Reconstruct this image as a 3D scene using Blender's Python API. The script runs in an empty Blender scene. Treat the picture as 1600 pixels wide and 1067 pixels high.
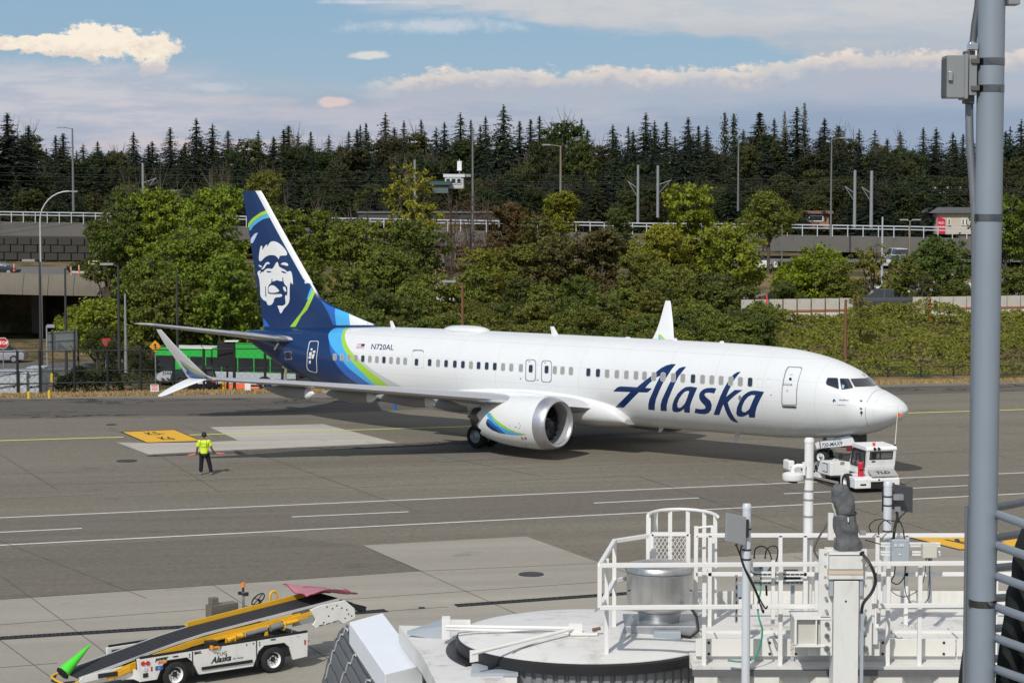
import bpy, bmesh, math, random
from mathutils import Vector, Matrix, noise
from math import sin, cos, pi, radians, atan2, sqrt, tan, hypot
random.seed(11)
R = random.random
def U(a, b): return a + (b - a) * R()
scn = bpy.context.scene
COL = scn.collection
# ------------------------------------------------------------------ camera
FPX, PITCH, CAMH = 3290.4, 0.0673, 11.864
cam = bpy.data.cameras.new('camera'); camo = bpy.data.objects.new('camera', cam); COL.objects.link(camo)
camo.location = (0, 0, CAMH); camo.rotation_euler = (pi/2 - PITCH, 0, 0)
cam.sensor_width = 36.0; cam.lens = 36.0 * FPX / 1600.0; cam.clip_start = 0.3; cam.clip_end = 5000
scn.camera = camo
scn.render.resolution_x, scn.render.resolution_y = 1024, 682
# ------------------------------------------------------------------ node helper
class NT:
    """small wrapper that lets node math be written as expressions"""
    def __init__(s, nt): s.nt = nt
    def new(s, t, **k):
        n = s.nt.nodes.new(t)
        for a, b in k.items(): setattr(n, a, b)
        return n
    def link(s, a, b): s.nt.links.new(a, b)
    def put(s, sock, v):
        if isinstance(v, X): s.link(v.o, sock)
        elif isinstance(v, bpy.types.NodeSocket): s.link(v, sock)
        else:
            if isinstance(v, (tuple, list)) and len(v) == 3 and sock.type == 'RGBA': v = (*v, 1)
            sock.default_value = v
    def m(s, op, *a, clamp=False):
        n = s.new('ShaderNodeMath', operation=op, use_clamp=clamp)
        for i, v in enumerate(a): s.put(n.inputs[i], v)
        return X(s, n.outputs[0])
    def mixc(s, f, a, b, blend='MIX'):
        n = s.new('ShaderNodeMix', data_type='RGBA', blend_type=blend)
        s.put(n.inputs[0], f); s.put(n.inputs[6], a); s.put(n.inputs[7], b)
        return X(s, n.outputs[2])
    def noise(s, vec=None, scale=5, detail=4, rough=.55, dist=0, dim='3D'):
        n = s.new('ShaderNodeTexNoise', noise_dimensions=dim)
        if vec is not None: s.put(n.inputs['Vector'], vec)
        s.put(n.inputs['Scale'], scale); n.inputs['Detail'].default_value = detail
        n.inputs['Roughness'].default_value = rough; n.inputs['Distortion'].default_value = dist
        return X(s, n.outputs[0])
    def vec(s, x, y, z=0.0):
        n = s.new('ShaderNodeCombineXYZ')
        for i, v in enumerate((x, y, z)): s.put(n.inputs[i], v)
        return X(s, n.outputs[0])
    def sep(s, v):
        n = s.new('ShaderNodeSeparateXYZ'); s.put(n.inputs[0], v)
        return [X(s, o) for o in n.outputs]
    def ss(s, x, a, b):
        n = s.new('ShaderNodeMapRange', interpolation_type='SMOOTHSTEP')
        s.put(n.inputs[0], x); s.put(n.inputs[1], a); s.put(n.inputs[2], b)
        n.inputs[3].default_value = 0; n.inputs[4].default_value = 1
        return X(s, n.outputs[0])
    def obj(s): return X(s, s.new('ShaderNodeTexCoord').outputs['Object'])
    def vscale(s, v, sc):
        n = s.new('ShaderNodeVectorMath', operation='MULTIPLY'); s.put(n.inputs[0], v); n.inputs[1].default_value = sc
        return X(s, n.outputs[0])
class X:
    def __init__(s, nt, o): s.nt, s.o = nt, o
    def __add__(s, b): return s.nt.m('ADD', s, b)
    def __radd__(s, b): return s.nt.m('ADD', b, s)
    def __sub__(s, b): return s.nt.m('SUBTRACT', s, b)
    def __rsub__(s, b): return s.nt.m('SUBTRACT', b, s)
    def __mul__(s, b): return s.nt.m('MULTIPLY', s, b)
    def __rmul__(s, b): return s.nt.m('MULTIPLY', b, s)
    def __truediv__(s, b): return s.nt.m('DIVIDE', s, b)
    def __rtruediv__(s, b): return s.nt.m('DIVIDE', b, s)
# ------------------------------------------------------------------ world: sky with clouds
SUNV = Vector((-0.75, -1.8, 1.78)).normalized()
SUN_EL = math.asin(SUNV.z); SUN_AZ = atan2(SUNV.x, SUNV.y)
def srgb(r, g, b):
    f = lambda c: (c/255/12.92) if c/255 <= .04045 else ((c/255+.055)/1.055)**2.4
    return (f(r), f(g), f(b))
def make_world():
    w = bpy.data.worlds.new('World'); scn.world = w; w.use_nodes = True
    nt = w.node_tree; nt.nodes.clear(); n = NT(nt)
    out = n.new('ShaderNodeOutputWorld'); bg = n.new('ShaderNodeBackground'); bg.inputs[1].default_value = 0.1
    sky = n.new('ShaderNodeTexSky', sky_type='NISHITA')
    sky.sun_disc = False; sky.sun_elevation = SUN_EL; sky.sun_rotation = SUN_AZ
    sky.altitude = 60; sky.air_density = 1.0; sky.dust_density = 0.4; sky.ozone_density = 3.0
    tc = n.new('ShaderNodeTexCoord')
    x, y, z = n.sep(X(n, tc.outputs['Generated']))
    hyp = n.m('SQRT', x*x + y*y)
    az = n.m('ARCTAN2', x, y)                    # 0 = north (into the picture)
    # azimuth / elevation in units of 1/3290 rad, the elevation measured up from the horizon
    A = az*3290.0 + 800.0
    E = n.m('ARCTANGENT', z/n.m('MAXIMUM', hyp, 1e-4))*3290.0
    K = 10.0                                     # 1 / background strength: cloud colours are given as radiance
    def c(*p): return tuple(v*K for v in srgb(*p))
    base = X(n, sky.outputs[0])
    # the blue seen between the clouds, deeper than the model gives near the horizon, the same all round
    lowblue = n.mixc(n.ss(E, 0.0, 330.0), c(156, 174, 194), c(134, 169, 198))
    base = n.mixc(n.ss(E, 2400.0, 300.0)*0.8, base, lowblue)
    big = n.noise(n.vec(A*0.0016, E*0.006), 1.0, 5, .6)
    fine = n.noise(n.vec(A*0.012, E*0.022), 1.0, 8, .62)
    puff = n.noise(n.vec(A*0.03, E*0.045), 1.0, 6, .65)
    strk = n.noise(n.vec(A*0.006, E*0.035), 1.0, 6, .62)
    col = base
    # low lavender haze layer of distant cloud
    haze_top = 195.0 + (big - .5)*130.0
    hz = n.ss(E, haze_top, haze_top-70.0)
    hzc = n.mixc(n.ss(strk, .35, .65), c(166, 176, 194), c(190, 190, 202))
    rosy = n.ss(n.noise(n.vec(A*0.005, E*0.03, 3.0), 1.0, 4, .5), .52, .68)*n.ss(A, 760.0, 420.0)
    hzc = n.mixc(rosy*0.7, hzc, c(214, 196, 196))
    rightblue = n.ss(A, 850.0, 1200.0)*n.ss(E, 185.0, 120.0)
    hzc = n.mixc(rightblue*.8, hzc, c(140, 160, 186))
    col = n.mixc(hz*0.92, col, hzc)
    def blob(cx, ce, rx, re, amp, soft):
        d = n.m('SQRT', ((A-cx)/rx)*((A-cx)/rx) + ((E-ce)/re)*((E-ce)/re))
        return n.ss(d + (puff-.5)*amp + (fine-.5)*amp, 1.0, 1.0-soft)
    def cloudshade(lowE, highE, bright, dark):
        t = n.ss(E + (puff-.5)*55.0, lowE, highE)
        return n.mixc(t, dark, bright)
    # high sheet over the right half
    sheet = n.ss(E + (big-.5)*90.0 + (strk-.5)*50.0 + (fine-.5)*24.0 + n.ss(A, 620.0, 1000.0)*26.0 + n.ss(A, 1120.0, 1400.0)*62.0, 268.0, 296.0)*n.ss(A + (big-.5)*260.0, 500.0, 700.0)
    wisp = n.ss(fine*.5 + strk*.5, .40, .56)
    sheetc = n.mixc(n.ss(E + (strk-.5)*60.0, 225.0, 300.0), c(184, 189, 198), c(206, 206, 208))
    col = n.mixc(sheet*(0.72 + wisp*.25)*.95, col, sheetc)
    # cumulus line on the right: tops wander between 205 and 232, base at 150
    edge = 204.0 + n.ss(A, 1150.0, 1330.0)*22.0 + n.ss(A, 700.0, 560.0)*-22.0 + (puff-.5)*52.0 + (fine-.5)*40.0
    lin = n.ss(E, edge+2.0, edge-9.0)*n.ss(A + (puff-.5)*80.0, 545.0, 640.0)*n.ss(E + (strk-.5)*40.0, 128.0, 175.0)
    shade = n.mixc(n.ss(edge-E, 38.0, 4.0), c(180, 184, 198), c(222, 212, 204))
    shade = n.mixc(n.ss(edge-E, 26.0, 3.0)*n.ss(puff, .45, .62), shade, c(240, 226, 212))
    lin = lin*(.72 + .28*n.ss(n.noise(n.vec(A*0.011, E*0.03, 9.0), 1.0, 3, .5), .38, .55))
    col = n.mixc(lin*0.95, col, shade)
    # big cumulus on the left
    for (cx, ce, rx, re) in ((172, 236, 62, 32), (240, 226, 52, 26), (100, 236, 78, 18), (250, 208, 32, 22), (28, 233, 60, 10)):
        b = blob(cx, ce, rx, re, 1.7, .26)
        col = n.mixc(b*.97, col, n.mixc(n.ss(E*.5 + (puff-.5)*70.0 + (fine-.5)*40.0, 98.0, 124.0), c(226, 212, 200), c(252, 240, 222)))
    under = n.ss(E + (puff-.5)*26.0 + (big-.5)*40.0, 222.0, 190.0)*n.ss(A + (big-.5)*160.0 + (puff-.5)*60.0, 420.0, 230.0)*n.ss(E, 70.0, 150.0)
    col = n.mixc(under*.8, col, n.mixc(n.ss(strk, .38, .62), c(182, 188, 202), c(206, 204, 210)))
    for (cx, ce, rx, re, k) in ((590, 303, 130, 5, .7), (690, 268, 170, 17, .62), (330, 172, 90, 10, .35)):
        col = n.mixc(blob(cx, ce, rx, re, 1.6, .95)*k, col, c(216, 218, 222))
    # little cloud in the blue and one rosy tower low down
    col = n.mixc(blob(578, 222, 36, 8, 1.0, .5)*.85, col, c(226, 222, 220))
    col = n.mixc(blob(525, 150, 32, 10, 1.0, .5)*.8, col, c(226, 206, 200))
    # streaky wisps elsewhere, everywhere round the sky
    hi = n.ss(E, 255.0, 420.0)*n.ss(big*.6 + strk*.4, .50, .66)
    col = n.mixc(hi*.6, col, c(206, 211, 218))
    n.put(bg.inputs[0], col); n.link(bg.outputs[0], out.inputs[0])
make_world()
sl = bpy.data.lights.new('sun', 'SUN'); sl.energy = 3.4; sl.angle = radians(.55); sl.color = (1.0, .955, .89)
so = bpy.data.objects.new('sun', sl); COL.objects.link(so); so.location = (-30, -60, 80)
so.rotation_euler = SUNV.to_track_quat('Z', 'Y').to_euler()
scn.view_settings.view_transform = 'Standard'; scn.view_settings.look = 'None'
scn.view_settings.exposure = 0.0; scn.view_settings.gamma = 1.0; scn.view_settings.use_curve_mapping = False
# ------------------------------------------------------------------ measuring helpers
_cp, _sp = cos(PITCH), sin(PITCH)
def ray(u, v):
    a = (u-800)/FPX; b = (533.5-v)/FPX
    return Vector((a, _cp + b*_sp, -_sp + b*_cp))
def G(u, v, z=0.0):
    d = ray(u, v); t = (z-CAMH)/d.z
    return Vector((t*d.x, t*d.y, z))
def D(u, v, Y):
    d = ray(u, v); t = Y/d.y
    return Vector((t*d.x, Y, CAMH + t*d.z))
# ------------------------------------------------------------------ materials
_M = {}
def mat(name, color, rough=.55, metal=0.0, var=.12, scale=3.0, bump=0.0, bscale=None, spec=.5, coat=0.0, trans=0.0, dirt=0.0, dirtcol=(.09,.08,.065)):
    if name in _M: return _M[name]
    m = bpy.data.materials.new(name); m.use_nodes = True; nt = m.node_tree; nt.nodes.clear(); n = NT(nt)
    out = n.new('ShaderNodeOutputMaterial'); b = n.new('ShaderNodeBsdfPrincipled'); n.link(b.outputs[0], out.inputs[0])
    o = n.obj()
    ns = n.noise(o, scale, 5, .6)
    col = n.mixc(ns, tuple(c*(1-var) for c in color), tuple(min(1, c*(1+var)) for c in color))
    if dirt:
        d = n.ss(n.noise(n.vscale(o, (1.0, 1.0, .35)), scale*1.7, 6, .7), .5, .78)*dirt
        col = n.mixc(d, col, dirtcol)
    n.put(b.inputs['Base Color'], col)
    n.put(b.inputs['Roughness'], n.m('ADD', (ns-.5)*.25, rough, clamp=True))
    b.inputs['Metallic'].default_value = metal; b.inputs['Specular IOR Level'].default_value = spec
    b.inputs['Coat Weight'].default_value = coat; b.inputs['Coat Roughness'].default_value = .08
    if trans: b.inputs['Transmission Weight'].default_value = trans
    if bump:
        bp = n.new('ShaderNodeBump'); bp.inputs['Strength'].default_value = bump; bp.inputs['Distance'].default_value = .02
        n.put(bp.inputs['Height'], n.noise(o, bscale or scale*6, 6, .65)); n.link(bp.outputs[0], b.inputs['Normal'])
    _M[name] = m
    return m
# ------------------------------------------------------------------ mesh builder
class MB:
    def __init__(s): s.v = []; s.f = []
    def add(s, vs, fs):
        o = len(s.v); s.v.extend(tuple(p) for p in vs); s.f.extend(tuple(i+o for i in f) for f in fs); return s
    def box(s, c, d, rz=0.0, M=None):
        x, y, z = d[0]/2, d[1]/2, d[2]/2
        vs = [Vector((a*x, b*y, e*z)) for a in (-1, 1) for b in (-1, 1) for e in (-1, 1)]
        if rz: 
            r = Matrix.Rotation(rz, 3, 'Z'); vs = [r @ v for v in vs]
        if M is not None: vs = [M @ v for v in vs]
        vs = [v + Vector(c) for v in vs]
        return s.add(vs, [(0,1,3,2), (4,6,7,5), (0,4,5,1), (2,3,7,6), (0,2,6,4), (1,5,7,3)])
    def span(s, a, b): 
        a, b = Vector(a), Vector(b)
        return s.box((a+b)/2, (abs(b.x-a.x), abs(b.y-a.y), abs(b.z-a.z)))
    def bar(s, a, b, w, h=None, up=(0,0,1)):
        a, b = Vector(a), Vector(b); h = h or w; d = (b-a); L = d.length
        if L < 1e-6: return s
        d.normalize(); upv = Vector(up)
        if abs(d.dot(upv)) > .98: upv = Vector((0,1,0)) if abs(d.y) < .9 else Vector((1,0,0))
        sd = d.cross(upv).normalized(); u2 = sd.cross(d)
        vs = []
        for p in (a, b):
            for (i, j) in ((-1,-1), (1,-1), (1,1), (-1,1)): vs.append(p + sd*i*w/2 + u2*j*h/2)
        return s.add(vs, [(3,2,1,0), (4,5,6,7), (0,1,5,4), (1,2,6,5), (2,3,7,6), (3,0,4,7)])
    def tube(s, pts, r, n=8, cap=True):
        pts = [Vector(p) for p in pts]; rr = r if isinstance(r, (list, tuple)) else [r]*len(pts)
        vs = []; prev = None
        for i, p in enumerate(pts):
            d = (pts[min(i+1, len(pts)-1)] - pts[max(i-1, 0)]).normalized()
            if prev is None:
                a = Vector((0,0,1)) if abs(d.z) < .9 else Vector((1,0,0)); sd = d.cross(a).normalized()
            else:
                sd = (prev - d*prev.dot(d)).normalized()
            prev = sd; up = d.cross(sd)
            for k in range(n):
                t = 2*pi*k/n; vs.append(p + (sd*cos(t) + up*sin(t))*rr[i])
        fs = []
        for i in range(len(pts)-1):
            for k in range(n): fs.append((i*n+k, i*n+(k+1)%n, (i+1)*n+(k+1)%n, (i+1)*n+k))
        if cap: fs.append(tuple(range(n-1, -1, -1))); fs.append(tuple((len(pts)-1)*n+k for k in range(n)))
        return s.add(vs, fs)
    def cyl(s, a, b, r0, r1=None, n=16, cap=True): return s.tube([a, b], [r0, r0 if r1 is None else r1], n, cap)
    def lathe(s, prof, o=(0,0,0), axis='Z', n=32, a0=0, a1=2*pi, close=False):
        full = abs(a1-a0-2*pi) < 1e-6; m = n if full else n+1; vs = []; O = Vector(o)
        for (r, h) in prof:
            for k in range(m):
                t = a0 + (a1-a0)*k/n
                p = {'Z': (r*cos(t), r*sin(t), h), 'X': (h, r*cos(t), r*sin(t)), 'Y': (r*cos(t), h, r*sin(t))}[axis]
                vs.append(O + Vector(p))
        fs = []
        L = len(prof)
        for i in range(L if close else L-1):
            j = (i+1) % L
            for k in range(n):
                k2 = (k+1) % m
                fs.append((i*m+k, i*m+k2, j*m+k2, j*m+k))
        return s.add(vs, fs)
    def loft(s, rings, cap=True, closed=True):
        n = len(rings[0]); vs = [p for r in rings for p in r]; fs = []
        for i in range(len(rings)-1):
            for k in range(n if closed else n-1): fs.append((i*n+k, i*n+(k+1)%n, (i+1)*n+(k+1)%n, (i+1)*n+k))
        if cap: fs.append(tuple(range(n-1, -1, -1))); fs.append(tuple((len(rings)-1)*n+k for k in range(n)))
        return s.add(vs, fs)
    def prism(s, poly, a, b, axis='Y', f=None):
        """outline poly in the two other axes, extruded from a to b along axis"""
        def P(p, t):
            if f: return f(p[0], p[1], t)
            return {'Y': (p[0], t, p[1]), 'X': (t, p[0], p[1]), 'Z': (p[0], p[1], t)}[axis]
        n = len(poly); vs = [P(p, a) for p in poly] + [P(p, b) for p in poly]
        fs = [tuple(range(n)), tuple(range(2*n-1, n-1, -1))] + [(k, k+n, (k+1)%n+n, (k+1)%n) for k in range(n)]
        return s.add(vs, fs)
    def sheet(s, pts): return s.add(pts, [tuple(range(len(pts)))])
    def sphere(s, c, r, n=12, m=8, sq=(1,1,1)):
        rings = []
        for i in range(m+1):
            t = -pi/2 + pi*i/m; rings.append([Vector(c) + Vector((cos(t)*cos(2*pi*k/n)*r*sq[0], cos(t)*sin(2*pi*k/n)*r*sq[1], sin(t)*r*sq[2])) for k in range(n)])
        return s.loft(rings, cap=False)
    def mesh(s, name, smooth=None, fix=True, merge=False):
        me = bpy.data.meshes.new(name); me.from_pydata(s.v, [], s.f)
        if fix or merge:
            bm = bmesh.new(); bm.from_mesh(me)
            if merge: bmesh.ops.remove_doubles(bm, verts=bm.verts, dist=1e-5)
            if fix: bmesh.ops.recalc_face_normals(bm, faces=bm.faces)
            bm.to_mesh(me); bm.free()
        if smooth is not None:
            me.polygons.foreach_set('use_smooth', [True]*len(me.polygons))
            if smooth < 179: me.set_sharp_from_angle(angle=radians(smooth))
        me.update(); return me
    def build(s, name, m, parent=None, smooth=None, bevel=0.0, world=False, fix=True, merge=False):
        if world and parent is not None:
            Mi = (Matrix.Translation(parent.location) @ parent.rotation_euler.to_matrix().to_4x4()).inverted()
            s.v = [tuple(Mi @ Vector(p)) for p in s.v]
        me = s.mesh(name, smooth, fix, merge)
        if m is not None: me.materials.append(m)
        o = bpy.data.objects.new(name, me); COL.objects.link(o)
        if parent is not None: o.parent = parent
        if bevel:
            b = o.modifiers.new('bevel', 'BEVEL'); b.width = bevel; b.segments = 2; b.limit_method = 'ANGLE'; b.angle_limit = radians(40)
        return o
def tag(o, label=None, cat=None, group=None, kind=None):
    if label: o['label'] = label
    if cat: o['category'] = cat
    if group: o['group'] = group
    if kind: o['kind'] = kind
    return o
def thing(name, label, cat, loc=(0,0,0), rotz=0.0, group=None):
    o = bpy.data.objects.new(name, None); COL.objects.link(o); o.empty_display_size = .3
    o.location = loc; o.rotation_euler = (0, 0, rotz)
    return tag(o, label, cat, group)
def structure(o): o['kind'] = 'structure'; return o
def copy_tree(o, parent=None):
    c = o.copy(); COL.objects.link(c)
    if parent is not None: c.parent = parent
    for ch in list(o.children): copy_tree(ch, c)
    return c
def interp(tab, x):
    if x <= tab[0][0]: return tab[0][1]
    for i in range(len(tab)-1):
        if x <= tab[i+1][0]:
            x0, y0 = tab[i]; x1, y1 = tab[i+1]
            m0 = (y1-y0)/(x1-x0) if i == 0 else (tab[i+1][1]-tab[i-1][1])/(tab[i+1][0]-tab[i-1][0])
            m1 = (y1-y0)/(x1-x0) if i+2 >= len(tab) else (tab[i+2][1]-tab[i][1])/(tab[i+2][0]-tab[i][0])
            h = x1-x0; t = (x-x0)/h
            return (2*t**3-3*t*t+1)*y0 + (t**3-2*t*t+t)*h*m0 + (-2*t**3+3*t*t)*y1 + (t**3-t*t)*h*m1
    return tab[-1][1]
def flat_shape(loops):
    """filled flat mesh (bmesh, z = 0) of closed outlines, inner ones cut holes"""
    cu = bpy.data.curves.new('tmp', 'CURVE'); cu.dimensions = '2D'; cu.fill_mode = 'BOTH'
    for lp in loops:
        sp = cu.splines.new('POLY'); sp.points.add(len(lp)-1)
        for i, p in enumerate(lp): sp.points[i].co = (p[0], p[1], 0, 1)
        sp.use_cyclic_u = True
    return curve_bm(cu)
def curve_bm(cu):
    o = bpy.data.objects.new('tmp', cu); COL.objects.link(o)
    bpy.context.view_layer.update()
    me = bpy.data.meshes.new_from_object(o.evaluated_get(bpy.context.evaluated_depsgraph_get()))
    bm = bmesh.new(); bm.from_mesh(me)
    bpy.data.objects.remove(o); bpy.data.curves.remove(cu); bpy.data.meshes.remove(me)
    return bm
def text_bm(txt, size=1.0, shear=0.0, bold=0.0, sx=1.0, align='CENTER', space=1.0):
    cu = bpy.data.curves.new('tmp', 'FONT'); cu.body = txt; cu.size = size; cu.shear = shear; cu.offset = bold
    cu.align_x = align; cu.align_y = 'CENTER'; cu.resolution_u = 2; cu.space_character = space
    bm = curve_bm(cu)
    if sx != 1.0: bmesh.ops.scale(bm, vec=(sx, 1, 1), verts=bm.verts)
    return bm
def cut_grid(bm, step, ax=1):
    cs = [v.co[ax] for v in bm.verts]
    if not cs: return
    k = math.ceil(min(cs)/step)
    no = Vector((0,0,0)); no[ax] = 1
    while k*step < max(cs):
        co = Vector((0,0,0)); co[ax] = k*step
        bmesh.ops.bisect_plane(bm, geom=bm.verts[:]+bm.edges[:]+bm.faces[:], plane_co=co, plane_no=no)
        k += 1
def bm_obj(bm, f, name, m, parent, label=None):
    """map the flat mesh through f(x, y) -> point and link it as a part"""
    for v in bm.verts: v.co = Vector(f(v.co.x, v.co.y))
    bmesh.ops.recalc_face_normals(bm, faces=bm.faces)
    me = bpy.data.meshes.new(name); bm.to_mesh(me); bm.free(); me.materials.append(m)
    o = bpy.data.objects.new(name, me); COL.objects.link(o); o.parent = parent
    if label: o['label'] = label
    return o
def text_on(txt, size, o, ex, ey, name, m, parent, shear=0.0, bold=0.0, sx=1.0, align='CENTER', space=1.0):
    """lettering centred at point o of the parent's space, along ex, upward ey"""
    ex, ey, o = Vector(ex).normalized(), Vector(ey).normalized(), Vector(o)
    bm = text_bm(txt, size, shear, bold, sx, align, space)
    return bm_obj(bm, lambda a, b: o + ex*a + ey*b, name, m, parent)
# common materials
M_black = mat('rubber_black', (.012,.012,.013), .8, var=.2, bump=.2)
M_tyre = mat('tyre_rubber', (.018,.018,.019), .85, var=.25, scale=8, bump=.3)
M_white = mat('painted_white', (.78,.78,.76), .4, var=.04)
M_steel = mat('galvanised_steel', (.42,.43,.44), .4, .7, var=.15, scale=12)
M_dark = mat('dark_metal', (.03,.03,.032), .55, .3, var=.2)
M_glass = mat('tinted_glass', (.02,.025,.03), .08, 0, var=.1, spec=.8)
M_red = mat('red_plastic', (.55,.03,.03), .4, var=.1)
M_orange = mat('orange_plastic', (.75,.16,.03), .5, var=.1)
M_chrome = mat('brushed_metal', (.62,.62,.63), .28, 1.0, var=.1, scale=20)
M_grey = mat('mid_grey_paint', (.27,.28,.29), .5, var=.08)
# ================================================================== ground
def ye(x): return 131.1 + .173*x                       # far edge of the apron pavement
def sm01(t): t = max(0, min(1, t)); return t*t*(3-2*t)
LEFT = [(0,0),(3.5,0),(9,-1.1),(14,-1.9),(78,-1.9),(96,-1.9),(99,4.1),(125,4.4),(160,5.5),(200,6.5),(300,12),(420,17),(800,20),(1500,20)]
RIGHT = [(0,0),(4.5,0.05),(9,.45),(16,1.1),(28,2.2),(32,2.5),(80,2.6),(90,4.0),(100,4.9),(130,5.2),(160,5.6),(200,6.5),(300,12),(420,17),(800,20),(1500,20)]
def lerp_tab(tab, x):
    for i in range(len(tab)-1):
        if x <= tab[i+1][0]: return tab[i][1] + (tab[i+1][1]-tab[i][1])*max(0, x-tab[i][0])/(tab[i+1][0]-tab[i][0])
    return tab[-1][1]
def T(x, y):
    t = y - ye(x)
    if t < 0: return 0.0
    b = sm01((x + 13)/10.0)
    l, r = lerp_tab(LEFT, t), lerp_tab(RIGHT, t)
    if t > 85 and x < -27: pass
    return l*(1-b) + r*b
def grid_mesh(xs, ys, f):
    mb = MB(); mb.v = [(x, y, f(x, y)) for y in ys for x in xs]; n_ = len(xs)
    mb.f = [(j*n_+i, j*n_+i+1, (j+1)*n_+i+1, (j+1)*n_+i) for j in range(len(ys)-1) for i in range(n_-1)]
    return mb
def asphalt(name, base, agg=.22, patch=.12, crack=0.0, tint=(1,1,1), streak=.10):
    m = bpy.data.materials.new(name); m.use_nodes = True; nt = m.node_tree; nt.nodes.clear(); n = NT(nt)
    out = n.new('ShaderNodeOutputMaterial'); b = n.new('ShaderNodeBsdfPrincipled'); n.link(b.outputs[0], out.inputs[0])
    o = n.obj(); x, y, z = n.sep(o)
    lx = x*.986 + y*-.165; ly = x*.165 + y*.986 # along / across the taxi lane
    lx = x*.985 + y*.171; ly = y*.985 - x*.171
    f1 = n.noise(o, 5.5, 3, .75); f2 = n.noise(o, 2.2, 4, .65); f3 = n.noise(n.vec(lx*.05, ly*.16), 1.0, 5, .6)
    st = n.noise(n.vec(lx*.035, ly*1.1), 1.0, 5, .65); st2 = n.noise(n.vec(lx*.02, ly*.30, 7.0), 1.0, 3, .5)
    v = 1.0 + (f1-.5)*agg*4.2 + (f2-.5)*agg*1.6 + (f3-.5)*patch*2.6 + (st-.5)*streak*2 + (st2-.5)*patch*2
    if crack:
        vo = n.new('ShaderNodeTexVoronoi', feature='DISTANCE_TO_EDGE'); vo.inputs['Scale'].default_value = 1.0
        wv = n.noise(o, .6, 4, .6); n.put(vo.inputs['Vector'], n.vec(lx*.10 + (wv-.5)*1.1, ly*.28 + (wv-.5)*1.1))
        cr = n.ss(X(n, vo.outputs[0]), .030, .010)*n.ss(f3, .36, .52); v = v*(1.0 - cr*crack)
    oil = n.ss(n.noise(o, .45, 6, .65), .60, .72); v = v*(1.0 - oil*.22)
    pale = n.ss(n.noise(n.vec(lx*.25, ly*1.3, 5.0), 1.0, 6, .7), .60, .74); v = v*(1.0 + pale*.16)
    cc = n.new('ShaderNodeVectorMath', operation='SCALE'); cc.inputs[0].default_value = tuple(base[i]*tint[i] for i in range(3)); n.put(cc.inputs['Scale'], v)
    n.link(cc.outputs[0], b.inputs['Base Color']); b.inputs['Roughness'].default_value = .92; b.inputs['Specular IOR Level'].default_value = .3
    bp = n.new('ShaderNodeBump'); bp.inputs['Strength'].default_value = .25; bp.inputs['Distance'].default_value = .02
    n.put(bp.inputs['Height'], f1 + f2); n.link(bp.outputs[0], b.inputs['Normal'])
    return m
A_main = asphalt('apron_asphalt', (.176,.156,.120), .26, .16, streak=.2)
A_lane = asphalt('service_lane_asphalt', (.146,.131,.104), .25, .14, streak=.3)
A_shoulder = asphalt('shoulder_asphalt', (.105,.094,.080), .2, .14, crack=.75, streak=.3)
A_road = asphalt('road_asphalt', (.105,.105,.105), .15, .1)
CONC2 = asphalt('pale_concrete', (.43,.40,.345), .08, .16, streak=.35)
CONCN = asphalt('near_concrete', (.315,.292,.242), .07, .16, streak=.16)
JOINT = mat('joint_sealant', (.10,.094,.082), .9, var=.4)
PALEJ = mat('pale_joint', (.27,.25,.21), .9, var=.3)
LW = mat('line_white', (.70,.70,.67), .8, var=.18, scale=2.5, dirt=.45, dirtcol=(.3,.29,.27))
LY = mat('line_yellow', (.55,.60,.15), .8, var=.12, scale=2.5, dirt=.15, dirtcol=(.3,.29,.2))
LYO = mat('line_old_yellow', (.34,.27,.14), .9, var=.2)
BLK = mat('line_black', (.035,.033,.03), .8, var=.2)
def gp(L, z=0.0): return [G(u, v, z) for u, v in L]
def slab(name, L, z, m, kind='structure'):
    mb = MB(); p = gp(L, 0); mb.sheet([(q.x, q.y, z) for q in p]); o = mb.build(name, m); 
    for f in o.data.polygons:
        if f.normal.z < 0: f.flip()
    return structure(o)
def gline(name, p, q, w, z, m):
    a, b = G(*p), G(*q); d = (b-a).normalized(); n_ = Vector((-d.y, d.x, 0))*w/2
    mb = MB(); mb.sheet([a-n_, b-n_, b+n_, a+n_]); mb.v = [(v[0], v[1], z) for v in mb.v]
    o = mb.build(name, m)
    if o.data.polygons[0].normal.z < 0: o.data.polygons[0].flip()
    return structure(o)
# apron: one sheet out to the grass edge
mb = MB(); mb.sheet([(-420,-60,0),(420,-60,0),(420,ye(420),0),(-420,ye(-420),0)]); ap = structure(mb.build('apron', A_main)); 
if ap.data.polygons[0].normal.z < 0: ap.data.polygons[0].flip()
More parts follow.
